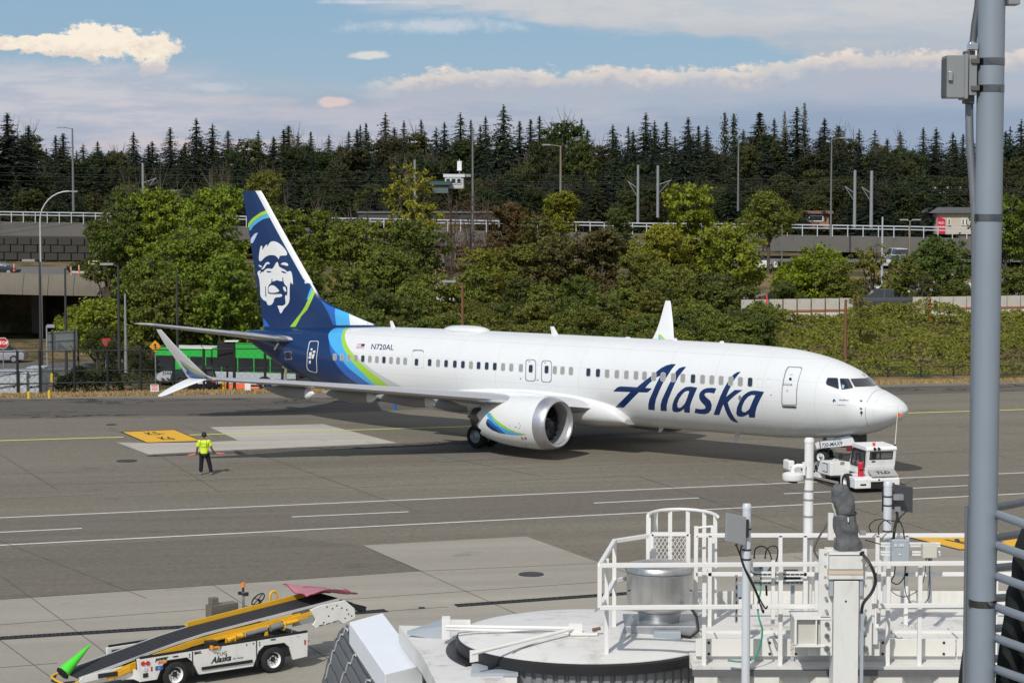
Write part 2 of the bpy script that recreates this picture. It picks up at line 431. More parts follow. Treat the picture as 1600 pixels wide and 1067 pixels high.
# terrain behind it, one sheet to the horizon
xs = [-2500,-900,-400,-200,-140,-100] + [-90+i*3 for i in range(0, 61)] + [100,140,200,400,900,2500]
def tys(x): return None
offs = [0,.6,1.5,3.5,5,7,9,11.5,14,17,20,24,28,32,40,50,60,70,78,82,86,90,94,96,99,102,108,115,125,140,160,180,200,230,260,300,350,420,600,800,1100,1600,2600]
mb = MB(); mb.v = [(x, ye(x)+t, T(x, ye(x)+t) - (.02 if t == 0 else 0)) for t in offs for x in xs]; n_ = len(xs)
mb.f = [(j*n_+i, j*n_+i+1, (j+1)*n_+i+1, (j+1)*n_+i) for j in range(len(offs)-1) for i in range(n_-1)]
def soil():
    m = bpy.data.materials.new('soil_and_grass'); m.use_nodes = True; nt = m.node_tree; nt.nodes.clear(); n = NT(nt)
    out = n.new('ShaderNodeOutputMaterial'); b = n.new('ShaderNodeBsdfPrincipled'); n.link(b.outputs[0], out.inputs[0])
    o = n.obj(); x, y, z = n.sep(o); a = n.noise(o, .35, 5, .65); f = n.noise(o, 3.0, 5, .7)
    t = y - (131.1 + .173*x)
    dry = n.mixc(f, (.26,.18,.085), (.40,.29,.15)); dark = n.mixc(f, (.035,.04,.018), (.10,.095,.045))
    lim = n.ss(x, 5.0, -5.0)*1.9; edge = n.ss(t + (a-.5)*1.6 - lim, .9, 1.7); far = n.ss(n.noise(o, .06, 3, .5), .42, .6)
    drier = n.mixc(n.ss(a, .42, .58), dark, (.20,.14,.075))
    n.put(b.inputs['Base Color'], n.mixc(edge, dry, drier)); b.inputs['Roughness'].default_value = 1.0; b.inputs['Specular IOR Level'].default_value = .1
    return m
structure(mb.build('terrain', soil(), smooth=60))
# dry grass tufts along the verge
gt = MB(); random.seed(5)
for i in range(26000):
    x = U(-42, 46); t = abs(random.gauss(1.0, .9)); t = min(t, 3.0 if x < -4 else 1.5); y = ye(x) + t; z = T(x, y); h = U(.05, .20); a = U(0, pi); w = U(.03, .09)
    dx, dy = cos(a)*w, sin(a)*w; lx, ly = U(-.06,.06), U(-.06,.06)
    gt.add([(x-dx, y-dy, z-.01), (x+dx, y+dy, z-.01), (x+lx, y+ly, z+h)], [(0,1,2)])
tag(gt.build('dry_grass', mat('dry_grass', (.36,.255,.12), .95, var=.35, scale=1.5, spec=.1), fix=False), 'strip of dry straw coloured grass along the far apron edge', 'grass', kind='stuff')
# darker shoulder beyond the taxi lane, service lane between the white lines
slab('taxiway_shoulder', [(-700,672),(0,655),(430,648),(800,634),(1160,624),(1600,611),(2300,592),(2300,572),(1600,599.2),(800,619.5),(0,623.6),(-700,640)], .004, A_shoulder)
slab('service_road', [(-700,842),(0,811),(1600,740.5),(2300,711),(2300,737),(1600,768.5),(0,849),(-700,885)], .004, A_lane)
slab('dark_asphalt_patch', [(-500,806),(0,783),(0,757),(-500,770)], .004, A_lane)
slab('dark_asphalt_patch', [(0,857),(430,836),(560,852),(660,892),(0,936)], .004, A_lane)
# concrete aprons
slab('near_concrete_apron', [(-900,1000),(0,937),(660,892),(935,880),(1500,850),(2600,800),(3200,1500),(3000,6000),(-2500,6000),(-2500,1500)], .006, CONCN)
slab('concrete_panel', [(566,852),(822,838),(940,880.2),(660,892.6)], .009, CONCN)
slab('pale_concrete_panel', [(182,691),(229,692),(313,691),(372,688),(328,667.5),(505,662.5),(620,692),(365,703),(232,710)], .008, CONC2)
slab('concrete_panel', [(640,706),(748,702),(800,715),(690,722)], .008, asphalt('dull_concrete', (.17,.157,.137), .15, .08))
slab('tar_strip', [(230,711),(620,693.2),(1230,664),(1230,667),(640,698),(230,713.5)], .011, A_shoulder)
slab('tar_strip', [(270,641.5),(700,628),(700,632),(270,644)], .008, A_shoulder)
# painted lines
gline('white_line', (-300,822.2), (2000,721), .16, .012, LW); gline('white_line', (-300,867), (2000,751), .16, .012, LW)
for a, b in (((-120,837.5),(128,825.4)), ((456,807.6),(638,799.6)), ((928,786),(1092,778)), ((1420,763),(1512,758.6)), ((1225,771.5),(1330,766.8))): gline('white_dash', a, b, .15, .012, LW)
gline('yellow_line', (-300,697.5), (193,683), .34, .014, LY); gline('yellow_line', (296,679.8), (2000,627.8), .34, .014, LY)
gline('yellow_edge_line', (-300,660.5), (480,646), .12, .012, LYO); gline('yellow_edge_line', (480,646), (2000,601), .12, .012, LYO)
for a, b in (((-100,763.5),(560,741)), ((560,741),(1600,700)), ((277,770),(520,760)), ((470,765),(1000,742)), ((0,740),(200,733)), ((1280,712),(1600,702)), ((0,779),(160,772)), ((620,722.5),(1100,701))): gline('pale_joint_line', a, b, .07, .012, PALEJ)
for a, b in (((570,690),(850,745)), ((385,703),(655,800)), ((250,712),(345,770)), ((0,845),(230,935)), ((1000,745),(1250,830)), ((1150,740),(1560,860)), ((170,668),(229,692)), ((285,665),(345,684)), ((0,710),(90,765)), ((1500,700),(1800,760))): gline('joint_line', a, b, .026, .013, JOINT)
# joints of the near concrete
for a, b in (((566,852),(760,938)), ((0,898),(152,1010)), ((152,1010),(176,1030)), ((330,912),(445,985)), ((935,880),(1180,960)), ((760,938),(1000,1046)), ((445,985),(560,1060)), ((0,1000),(90,1066)), ((1240,870),(1600,985))): gline('joint_line', a, b, .026, .013, JOINT)
for a, b in (((0,976),(330,951)), ((330,951),(1000,905)), ((560,958),(700,948)), ((0,936.5),(660,892)), ((0,1043),(90,1036)), ((660,892),(935,880))): gline('joint_line', a, b, .03, .013, JOINT)
# slotted trench drain: frame, and grates one by one
def drain(p, q, label):
    a, b = G(*p), G(*q); d = (b-a); L = d.length; d.normalize(); n_ = Vector((-d.y, d.x, 0))
    t = thing('trench_drain', label, 'drain', a); 
    mb = MB(); w = .19
    mb.sheet([a-n_*w+Vector((0,0,.013)), b-n_*w+Vector((0,0,.013)), b+n_*w+Vector((0,0,.013)), a+n_*w+Vector((0,0,.013))]); mb.build('channel', M_black, t, world=True)
    g = MB(); N_ = int(L/.6)
    for i in range(N_):
        c = a + d*(i+.5)*L/N_
        g = MB(); 
        for s in (-1, 1): g.box((0, s*.15, .026), (L/N_-.03, .03, .012))
        for k in range(4): g.box((-.22+k*.147, 0, .024), (.05, .27, .008))
        if i == 0: me = g.mesh('grate'); me.materials.append(mat('cast_iron', (.045,.045,.048), .6, .4))
        o = bpy.data.objects.new('grate', me); COL.objects.link(o); o.parent = t; o.location = c - a; o.rotation_euler.z = atan2(d.y, d.x)
drain((-60,1001.2), (338,976.5), 'long dark slotted drain across the concrete behind the belt loader')
drain((712,946.5), (1000,926), 'dark slotted drain in the concrete left of the jet bridge railing')
drain((548,958.5), (604,954), 'short dark drain just right of the belt loader head')
def manhole(u, v, r, label):
    p = G(u, v); t = thing('manhole_cover', label, 'manhole', p); mb = MB(); mb.lathe([(.001,.02),(r*.92,.02)], (0,0,0), 'Z', 28); mb.build('lid', mat('cast_iron', (.04,.04,.042), .6, .4), t)
    mb = MB(); mb.lathe([(r*.92,.014),(r*.94,.026),(r,.026),(r*1.01,.012)], (0,0,0), 'Z', 28); mb.build('rim', M_dark, t)
    mb = MB()
    for i in range(-4, 5): mb.box((0, i*r*.19, .024), (2*r*.8*sqrt(max(.05, 1-(i*.2)**2)), .03, .008))
    mb.build('tread', mat('worn_iron', (.08,.08,.08), .5, .5), t)
manhole(830,897.5,.40,'large round iron manhole cover on the pale concrete panel'); manhole(198,720.3,.46,'oval looking manhole left of the wand marshaller'); manhole(174,663.6,.28,'small dark cover beyond the painted sign'); manhole(659,950,.10,'tiny round cover near the right drain')
# painted surface signs
def painted_sign(L, rows, nm):
    p = gp(L); c = sum(p, Vector())/4
    def f(a, b, z): # a,b in 0..1 : L[0]=far left, L[1]=far right, L[2]=near right, L[3]=near left
        q = p[0].lerp(p[1], a).lerp(p[3].lerp(p[2], a), b); return (q.x, q.y, z)
    mb = MB(); mb.sheet([f(-.035,-.05,.015), f(1.035,-.05,.015), f(1.035,1.05,.015), f(-.035,1.05,.015)]); o0 = structure(mb.build('surface_sign_border', BLK))
    mb = MB(); mb.sheet([f(0,0,.019), f(1,0,.019), f(1,1,.019), f(0,1,.019)]); o = mb.build('surface_sign', mat('sign_orange', (.74,.40,.015), .7, var=.08, scale=2)); structure(o)
    for (txt, b, sz) in rows:
        bm = text_bm(txt, 1.0, 0, .02)
        bm_obj(bm, lambda x_, y_: f(.5 + x_*sz*.62, b - y_*sz, .023), 'sign_lettering', BLK, None).name = 'sign_lettering'
        structure(bpy.context.scene.objects[-1]) if False else None
    return o
def painted_sign_fix():
    for o in COL.objects:
        if o.name.startswith('sign_lettering'): o['kind'] = 'structure'
painted_sign([(192,675.5),(272,672),(313,689),(230,691.5)], [('K5-', .26, .38), ('K6', .72, .38)], 'a')
painted_sign([(1424,840),(1540,834),(1640,851),(1500,858.5)], [('K11', .5, .55)], 'b')
painted_sign_fix()
# ================================================================== the airliner
from mathutils.bvhtree import BVHTree
PX, PY, PH = 13.7093, 91.8749, -.6926
# paint: livery bands run round the tail following boundary curves s = f(z)
def build_airliner():
    root = thing('airliner', 'white passenger jet airliner with navy, blue and green tail being pushed back by a tug', 'airliner', (PX, PY, 0), PH)
    Mw = Matrix.Translation(root.location) @ root.rotation_euler.to_matrix().to_4x4(); Mi = Mw.inverted()
    C0 = Mi @ Vector((0, 0, CAMH)); Ri = Mi.to_3x3()
    P = lambda s, y, z: Vector((4.0 - s, -y, z))         # station aft of the nose, y to starboard
    def side(u, v, y):
        d = Ri @ ray(u, v); t = (-y - C0.y)/d.y; p = C0 + d*t; return 4.0 - p.x, p.z
    TOP = [(0,2.86),(.06,3.02),(.16,3.13),(.32,3.27),(.73,3.5),(1.19,3.69),(1.6,3.84),(1.85,4.02),(2.1,4.26),(2.45,4.5),(3.0,4.72),(3.65,4.93),(4.8,5.16),(5.8,5.28),(7.8,5.36),(10,5.385),(20,5.37),(28.8,5.32),(34,5.14),(38.2,4.9),(40.3,4.72),(40.9,4.62),(41.1,4.5)]
    BOT = [(0,2.86),(.06,2.69),(.16,2.56),(.4,2.36),(.8,2.14),(1.5,1.86),(2.2,1.69),(3.2,1.53),(5,1.37),(6.6,1.30),(27,1.29),(29.3,1.35),(31,1.52),(33.5,1.88),(35.7,2.32),(37,2.62),(38.5,3.22),(40.3,4.05),(40.9,4.3),(41.1,4.42)]
    HW = [(0,0.0),(.04,.24),(.12,.42),(.3,.66),(.7,.95),(1.2,1.18),(1.8,1.36),(2.5,1.48),(3.5,1.67),(5,1.82),(6.6,1.88),(28,1.88),(30,1.85),(32,1.74),(34,1.52),(36,1.22),(38,.84),(40,.42),(40.8,.25),(41.1,.1)]
    NA = 88
    def section(s):
        t, b, w = interp(TOP, s), interp(BOT, s), interp(HW, s)
        zc = (t+b)/2; h = (t-b)/2; w = max(w, 1e-3)
        ring = []
        for k in range(NA):
            a = 2*pi*k/NA; cy, sz = cos(a), sin(a)
            ring.append(P(s, w*cy, zc + h*sz))
        return ring
    ST = [0.002,.02,.06,.11,.16,.24,.32,.42,.55,.7,.85,1.0,1.2,1.4,1.6,1.72,1.85,2.0,2.15,2.3,2.5,2.75,3,3.3,3.65,4,4.5,5,5.5,6.2,7]
    ST += [7+i*.9 for i in range(1, 24)] + [28,28.8,29.5,30.2,31,31.8,32.6,33.4,34.2,35,35.8,36.6,37.4,38.2,39,39.6,40.2,40.6,40.9,41.1]
    mb = MB(); mb.loft([section(s) for s in ST])
    # ---- paint
    pm = bpy.data.materials.new('airliner_paint'); pm.use_nodes = True; nt = pm.node_tree; nt.nodes.clear(); n = NT(nt)
    out = n.new('ShaderNodeOutputMaterial'); bs = n.new('ShaderNodeBsdfPrincipled'); n.link(bs.outputs[0], out.inputs[0])
    fus = mb.build('fuselage', pm, root, smooth=60)
    bv = BVHTree.FromPolygons([Vector(v) for v in mb.v], mb.f)
    def caster(bvh, off=.008):
        def f(u, v, o=off):
            d = (Ri @ ray(u, v)).normalized()
            h = bvh.ray_cast(C0, d)
            if h[0] is None: return None
            nn = h[1] if h[1].dot(d) < 0 else -h[1]
            return h[0] + nn*o
        return f
    onf = caster(bv)
    def decal(shape, f, name, m, parent, step=4.0, off=None, label=None):
        bm = shape if not isinstance(shape, list) else flat_shape(shape)
        if step: cut_grid(bm, step, 1); cut_grid(bm, step, 0)
        bad = []; 
        for v in bm.verts:
            p = f(v.co.x, v.co.y) if off is None else f(v.co.x, v.co.y, off)
            if p is None: bad.append(v)
            else: v.co = p
        if bad: bmesh.ops.delete(bm, geom=bad, context='VERTS')
        bmesh.ops.recalc_face_normals(bm, faces=bm.faces)
        for q in bm.faces:                           # face the viewer's side
            if q.normal.y > 0: q.normal_flip()
            q.smooth = True
        me = bpy.data.meshes.new(name); bm.to_mesh(me); bm.free(); me.materials.append(m)
        o = bpy.data.objects.new(name, me); COL.objects.link(o); o.parent = parent
        if label: o['label'] = label
        return o
    NAVY, MID, LIGHT, GREEN, PALE, WHITE = (.005,.028,.105), (.022,.12,.42), (.07,.40,.74), (.33,.58,.045), (.50,.52,.54), (.71,.72,.71)
    pts = {
     'a': [(526,508.5),(514.4,519.7),(513,526),(513.8,532.8),(515.7,547),(521,561.7),(532.8,578.7),(546,590.5),(556.4,597.8),(580,611),(620,628)],
     'b': [(526,509),(514.6,519.7),(513.8,530.2),(521,546),(530.2,556.4),(543.3,573.5),(559,586.6),(577.4,599.7),(600,612),(640,630)],
     'c': [(542,511.8),(534.8,519.7),(533.5,530.2),(536,542),(543.3,555),(555,570.9),(570.9,586.6),(585.3,600.4),(610,617),(650,634)],
     'd': [(546,512.5),(540,518.4),(539.1,527.6),(542,538),(547.2,547.2),(557.7,560.4),(573.5,576),(591.9,590.6),(605,601),(628,618),(665,636)],
     'e': [(546,512.6),(540,518.6),(539.2,527.6),(542.2,538),(548,548),(563,561.7),(584,578.7),(605,591.9),(624.7,602.4),(655,620),(700,640)]}
    x, y, z = n.sep(n.obj()); s_ = 4.0 - x; zt = n.m('MULTIPLY', z - 1.2, 1/4.3, clamp=True)
    bd = {}
    for k, pl in pts.items():
        fc = n.new('ShaderNodeFloatCurve'); cv = fc.mapping.curves[0]; L = []
        for (u, v) in pl:
            h = onf(u, v, 0)
            if h is not None: L.append(((h.z-1.2)/4.3, (4.0-h.x-24)/12))
        L.sort(); L = [q for i, q in enumerate(L) if i == 0 or q[0]-L[i-1][0] > .004]
        L = [(0.0, L[0][1] - (L[1][1]-L[0][1])*.4)] + L + [(1.0, L[-1][1])]
        L = [(min(1, max(0, a)), min(1, max(0, b))) for a, b in L]
        cv.points[0].location = L[0]; cv.points[1].location = L[-1]
        for q in L[1:-1]: cv.points.new(*q)
        fc.mapping.update(); n.put(fc.inputs['Value'], zt)
        bd[k] = X(n, fc.outputs[0])*12.0 + 24.0
    def past(k): return n.ss(s_ - bd[k], -.006, .006)
    ns = n.noise(n.obj(), .9, 5, .6)
    wcol = n.mixc(ns, (.675,.69,.685), (.735,.745,.735))
    # lap joints and frames of the skin: faint lines
    def seam(coord, period, ofs, w):
        fr = n.m('FRACT', (coord + ofs)/period); dd = n.m('ABSOLUTE', fr - .5)*period
        return n.ss(dd, w, w*.3)
    seams = n.m('MAXIMUM', n.m('MAXIMUM', seam(s_, 2.54, .3, .012), seam(z, .93, .17, .010)), 0.0)
    grime = n.ss(n.noise(n.vec(s_*.35, y*2.0, z*2.2), 1.0, 6, .7), .48, .8)*n.ss(z, 2.6, 1.4)
    wcol = n.mixc(seams*.55, wcol, (.42,.42,.42)); wcol = n.mixc(grime*.5, wcol, (.45,.43,.40))
    col = wcol
    for k, cc in (('e', PALE), ('d', GREEN), ('c', LIGHT), ('b', MID), ('a', NAVY)): col = n.mixc(past(k), col, cc)
    # grey belly line forward of the wing
    n.put(bs.inputs['Base Color'], col); n.put(bs.inputs['Roughness'], .27 + (ns-.5)*.12)
    bs.inputs['Coat Weight'].default_value = .35; bs.inputs['Coat Roughness'].default_value = .12
    bp = n.new('ShaderNodeBump'); bp.inputs['Strength'].default_value = .12; bp.inputs['Distance'].default_value = .02
    n.put(bp.inputs['Height'], n.noise(n.vec(s_*1.3, y, z*1.6), 1.0, 3, .5) - seams*.3); n.link(bp.outputs[0], bs.inputs['Normal'])
    # flat colours of the same paint
    def paint(nm, c, r=.3): return mat('paint_'+nm, c, r, var=.05, scale=1.2, coat=.3)
    PW, PN, PM_, PL, PG, PP = paint('white', WHITE), paint('navy', NAVY), paint('mid_blue', MID), paint('light_blue', LIGHT), paint('green', GREEN), paint('pale', (.48,.58,.80))
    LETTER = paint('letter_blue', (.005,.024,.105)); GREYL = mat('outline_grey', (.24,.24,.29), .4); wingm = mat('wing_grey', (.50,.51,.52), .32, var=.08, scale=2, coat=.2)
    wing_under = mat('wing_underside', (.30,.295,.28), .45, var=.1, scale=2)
    slat = mat('polished_slat', (.72,.73,.75), .22, .85, var=.05)
    # ---- lettering Alaska, one mesh per letter
    q1 = lambda L: [(950 + a/11.854, 560 + b/11.854) for a, b in L]
    q2 = lambda L: [(1070 + a/11.231, 570 + b/11.231) for a, b in L]
    A_ = [q1([(135,903),(285,912),(570,625),(725,628),(750,615),(815,553),(690,543),(745,480),(830,402),(900,348),(975,318),(930,400),(880,500),(820,640),(770,750),(748,850),(748,945),(865,957),(868,860),(890,750),(950,600),(1030,430),(1110,310),(1180,200),(1260,105),(1180,103),(1080,128),(980,180),(880,260),(800,325),(660,430),(540,530),(400,522),(230,515),(180,530),(140,565),(95,610),(415,620)])]
    l_ = [q1([(1450,155),(1380,157),(1320,180),(1260,240),(1215,330),(1130,480),(1060,630),(1005,750),(975,850),(975,965),(1090,972),(1088,870),(1115,760),(1180,600),(1250,440),(1310,330),(1380,240)])]
    a1 = [q1([(1655,541),(1590,527),(1528,519),(1480,522),(1430,533),(1360,580),(1290,650),(1230,750),(1195,850),(1188,940),(1210,980),(1260,992),(1320,985),(1370,960),(1408,928),(1412,995),(1516,1004),(1520,880),(1545,800),(1581,710)]),
          q1([(1508,604),(1470,600),(1430,610),(1380,655),(1320,740),(1285,830),(1285,890),(1310,915),(1350,905),(1400,860),(1432,815),(1470,720)])]
    s1 = [q2([(555,412),(480,400),(400,405),(350,418),(310,440),(270,480),(252,530),(255,590),(290,650),(350,710),(368,745),(345,770),(280,777),(190,762),(170,838),(260,855),(350,862),(420,840),(462,785),(475,700),(450,630),(400,585),(360,550),(345,515),(370,490),(430,485),(518,500)])]
    k_ = [q2([(985,120),(920,128),(860,165),(800,230),(740,320),(680,430),(620,560),(560,720),(505,872),(605,878),(640,780),(678,690),(710,790),(750,880),(800,955),(860,995),(945,1008),(880,940),(820,840),(780,740),(755,660),(800,605),(900,520),(1015,440),(880,438),(800,500),(725,560),(760,470),(810,370),(870,260),(930,180)])]
    a2 = [q2([(1393,472),(1280,455),(1220,450),(1160,456),(1100,480),(1020,540),(960,640),(915,750),(903,850),(925,895),(980,908),(1040,900),(1118,862),(1130,920),(1232,922),(1240,830),(1265,730),(1320,610)]),
          q2([(1240,530),(1170,528),(1110,560),(1050,630),(1010,720),(998,790),(1020,825),(1060,828),(1110,795),(1140,760),(1180,660)])]
    for sh in (A_, l_, a1, s1, k_, a2): decal(sh, onf, 'letter', LETTER, fus, 4.0, .007)
    # registration
    def words(txt, u, v, size, m, f=onf, du=1.0, dv=0.0, shear=.2, sx=1.0, bold=0.0, name='lettering', par=None, space=1.0, off=.009):
        bm = text_bm(txt, size, shear, bold, sx, 'CENTER', space)
        for q in bm.verts:
            a, b = q.co.x, q.co.y; q.co = Vector((u + a*du, v - b + a*dv, 0))
        return decal(bm, f, name, m, par or fus, 6.0, off)
    words('N720AL', 596.8, 542.6, 12.0, LETTER, dv=.035, sx=.86, bold=.12, name='registration')
    fl = decal([[(556.5,544.3),(558.8,537.0),(570.4,537.4),(568.3,544.6)]], onf, 'flag', mat('flag_red', (.55,.22,.22), .4), fus, 4, .008)
    for j in range(3): decal([[(557.4-.6*j,538.4+2*j),(569.6-.6*j,538.8+2*j),(569.3-.6*j,539.8+2*j),(557.1-.6*j,539.4+2*j)]], onf, 'flag_stripe', PW, fl, 0, .012)
    decal([[(565.2,537.3),(570.5,537.5),(569.3,541.3),(564.2,541.1)]], onf, 'flag_canton', LETTER, fl, 0, .014)
    # ---- cabin windows
    def rrect(cx, cy, w, h, r, lean=0.0, sk=0.0, n_=4):
        L = []
        for (sx_, sy_, a0) in ((1,1,0),(-1,1,90),(-1,-1,180),(1,-1,270)):
            for i in range(n_+1):
                a = radians(a0 + 90*i/n_); L.append((sx_*(w/2-r) + r*cos(a), sy_*(h/2-r) + r*sin(a)))
        return [(cx + a + lean*b, cy + b + sk*a) for a, b in L]
    frame = mat('window_frame_grey', (.50,.50,.48), .4); shade = mat('window_shade', (.30,.295,.275), .35, var=.08, coat=.5); dk = mat('window_dark', (.012,.016,.03), .1, spec=.8, coat=.6)
    WN = []
    for i in range(11): WN.append((523.4 + i*(633.2-523.4)/10 - .25*sin(pi*i/10), 557.7 + .66*i, i in (4, 7)))
    WN += [(650.9, 565.8, 1), (671.5, 566.5, 1)]
    for u_, d_ in ((684.6,0),(697.2,1),(710.9,1),(723.5,1),(736,0),(748,1),(760.7,1),(773.3,1),(786.2,0),(799,0),(814,0)): WN.append((u_, 566.5 + (u_-671.5)*.0596, d_))
    WN += [(829.5,576,1),(854.2,577.4,1),(867,578.1,0),(879,578.8,0),(892.2,579.6,0),(919.5,581.6,1),(934.5,582.6,1)]
    for i, u_ in enumerate([948.7,964,978.9,994,1007.1,1021.8,1036.2,1052,1067,1083,1097.9,1112.3,1126.8,1141.9,1156.9,1172.2]): WN.append((u_, 583.6 + (u_-948.7)*.06, i in (9, 15)))
    for (u_, v_, d_) in WN:
        k = 0.70 + .30*(u_-523)/(1172-523)
        w, h = 8.4*k, 14.6*k + .6
        fr = decal([rrect(u_, v_, w, h, 3.2*k, -.05, .05), rrect(u_, v_, w-1.7*k, h-1.7*k, 2.4*k, -.05, .05)], onf, 'window', frame, fus, 0, .011)
        decal([rrect(u_, v_, w-1.5*k, h-1.5*k, 2.5*k, -.05, .05)], onf, 'pane', dk if d_ else shade, fr, 0, .0125)
    for u_ in (1187.6, 1201.0): 
        decal([rrect(u_, 597.6 + (u_-1187)*.06, 8.6, 14.2, 3.2, -.05, .05), rrect(u_, 597.6 + (u_-1187)*.06, 7.8, 13.4, 2.9, -.05, .05)], onf, 'blanked_window', mat('faint_grey', (.60,.61,.61), .4), fus, 0, .006)
    decal([rrect(1156.2, 621.5, 4.6, 7.6, 2.2, 0, .05)], onf, 'port_light', mat('pitot_grey', (.22,.21,.19), .4), fus, 0, .012)
    # ---- doors
    def inset(L, w):
        cx = sum(p[0] for p in L)/len(L); cy = sum(p[1] for p in L)/len(L)
        o = []
        for (a, b) in L:
            dx, dy = a-cx, b-cy; o.append((a - (w if dx > 0 else -w)*min(1, abs(dx)/3), b - (w if dy > 0 else -w)*min(1, abs(dy)/3)))
        return o
    def rnd(L, r=1.0):   # round the corners of an outline
        o = []; N_ = len(L)
        for i in range(N_):
            p, a, b = Vector(L[i]), Vector(L[i-1]), Vector(L[(i+1) % N_])
            ra = min(r, (a-p).length*.45); rb = min(r, (b-p).length*.45)
            s0 = p + (a-p).normalized()*ra; e0 = p + (b-p).normalized()*rb
            for t in (0, .25, .5, .75, 1): o.append(tuple(s0*(1-t)**2 + p*2*t*(1-t) + e0*t*t))
        return o
    qd = lambda L: [(1210 + a/11.855, 560 + b/11.855) for a, b in L]
    d1 = rnd(qd([(248,148),(500,158),(520,180),(470,330),(437,470),(420,620),(418,850),(405,868),(145,862),(130,840),(135,600),(160,400),(200,240)]), 2.2)
    door = decal([d1, inset(d1, 1.35)], onf, 'door', GREYL, fus, 3, .010, 'closed forward service door outlined in grey')
    decal([qd([(140,868),(425,878),(400,908),(165,895)])], onf, 'door_sill', M_dark, door, 0, .05)
    decal([[(1210+(298+26*cos(a*pi/6))/11.855, 560+(382+29*sin(a*pi/6))/11.855) for a in range(12)]], onf, 'door_window', dk, door, 0, .016)
    decal([qd([(165,455),(330,470),(335,502),(165,492)])], onf, 'door_handle', GREYL, door, 0, .02)
    decal([qd([(185,468),(310,480),(312,492),(185,484)])], onf, 'door_handle_grip', PW, door, 0, .03)
    decal([[(1210+(240+20*cos(a*pi/5))/11.855, 560+(597+22*sin(a*pi/5))/11.855) for a in range(10)]], onf, 'valve', mat('faint_grey2', (.45,.46,.46), .4), door, 0, .014)
    decal([qd([(280,297),(345,303),(345,309),(280,304)])], onf, 'door_notice', GREYL, door, 0, .014)
    for (c_, s_c) in (((829.3, 578.6), 0), ((854.0, 580.3), 0)):
        L = rrect(c_[0], c_[1], 16.4, 34.4, 4.5, -.02, .045, 5)
        e = decal([L, inset(L, 1.15)], onf, 'overwing_exit', GREYL, fus, 4, .010)
        decal([rrect(c_[0]-2, c_[1]-13.6, 3.0, 1.6, .5), rrect(c_[0]-2, c_[1]-13.6, 2.0, .7, .3)], onf, 'exit_notice', GREYL, e, 0, .014)
    for (a, b) in ((813.5, 591.5), (840.4, 593.6), (1204.6, 617.2)): decal([rrect(a, b, 1.8, 1.8, .8)], onf, 'static_port', M_dark, fus, 0, .01)
    L = rrect(653.2, 560.5, 18.2, 29, 3.5, -.02, .03, 5); decal([L, inset(L, .4)], onf, 'mid_exit', mat('faint_grey', (.6,.61,.61)), fus, 4, .008)
    decal([[(645.5,548.4),(647.5,546.6),(661,547.2),(663,550),(661.5,550),(660,548.2),(648,547.8),(646,550)]], onf, 'rain_gutter', GREYL, fus, 3, .03)
    q3 = lambda L: [(360 + a/3.14, 280 + b/3.14) for a, b in L]
    d2 = rnd(q3([(388,794),(431,793),(434,800),(424,880),(427,945),(422,950),(385,942),(374,925),(377,850)]), 3)
    dd = decal([d2, inset(d2, .9)], onf, 'aft_door', PW, fus, 3, .010, 'closed aft service door outlined in white on navy')
    for L in ([(395,830),(404,830),(403,840),(394,840)], [(388,850),(400,847),(399,868),(387,866)], [(406,842),(418,840),(417,852),(405,852)], [(384,870),(398,868),(397,880),(384,880)], [(402,860),(415,856),(408,880),(400,880)], [(386,890),(396,888),(395,905),(386,903)]): decal([q3(L)], onf, 'door_marking', PW, dd, 0, .014)
    v1 = q3([(265,845),(300,843),(304,884),(268,886)])
    vo = decal([v1, inset(v1, 1.3)], onf, 'outflow_valve', mat('valve_grey', (.35,.33,.32), .4, .5), fus, 0, .012)
    decal([inset(v1, 1.2)], onf, 'valve_opening', M_dark, vo, 0, .008)
    # ---- flight deck windows
    qc = lambda L: [(1270 + a/8.206, 560 + b/8.206) for a, b in L]
    panes = [qc([(170,312),(190,252),(318,255),(333,390),(180,337)]), qc([(347,262),(460,264),(515,374),(372,398)]), qc([(486,265),(696,257),(778,350),(542,361)])]
    glass = mat('cockpit_glass', (.016,.02,.028), .06, spec=.9, coat=1.0)
    seal = mat('window_seal', (.10,.10,.105), .5)
    for i, L in enumerate(panes):
        R_ = rnd(L, 2.0); w = decal([rnd([( a + (a-sum(p[0] for p in L)/len(L))*.06, b + (b-sum(p[1] for p in L)/len(L))*.10) for a, b in L], 2.2)], onf, 'windshield_frame', seal, fus, 2, .010)
        pn = decal([R_], onf, 'windshield_pane', glass, w, 2, .018)
        # the same three on the other side of the nose
        for src, par in ((w, fus),):
            me = src.data.copy()
            for v in me.vertices: v.co.y *= -1
            me.flip_normals(); o = bpy.data.objects.new('windshield_frame', me); COL.objects.link(o); o.parent = par
            me2 = pn.data.copy()
            for v in me2.vertices: v.co.y *= -1
            me2.flip_normals(); o2 = bpy.data.objects.new('windshield_pane', me2); COL.objects.link(o2); o2.parent = o
    decal([qc([(372,350),(385,335),(405,345),(400,385),(378,388)])], onf, 'pilot_headset', mat('pale_blue_cloth', (.25,.42,.50), .6), fus, 0, .022)
    words('BOEING', 1318.6, 625.2, 3.2, LETTER, dv=.03, sx=1.25, bold=.05, name='maker_name')
    words('Proudly All Boeing', 1314.5, 632.7, 2.3, LETTER, dv=.05, sx=.75, name='motto')
    decal([[(1301,627),(1302,624),(1304,623),(1306,627),(1304.5,628),(1303.5,625.5),(1302.5,629)]], onf, 'maker_emblem', LETTER, fus, 0, .01)
    words('720', 1349.5, 586.0, 4.2, LETTER, dv=.45, sx=.9, shear=0, name='nose_number')
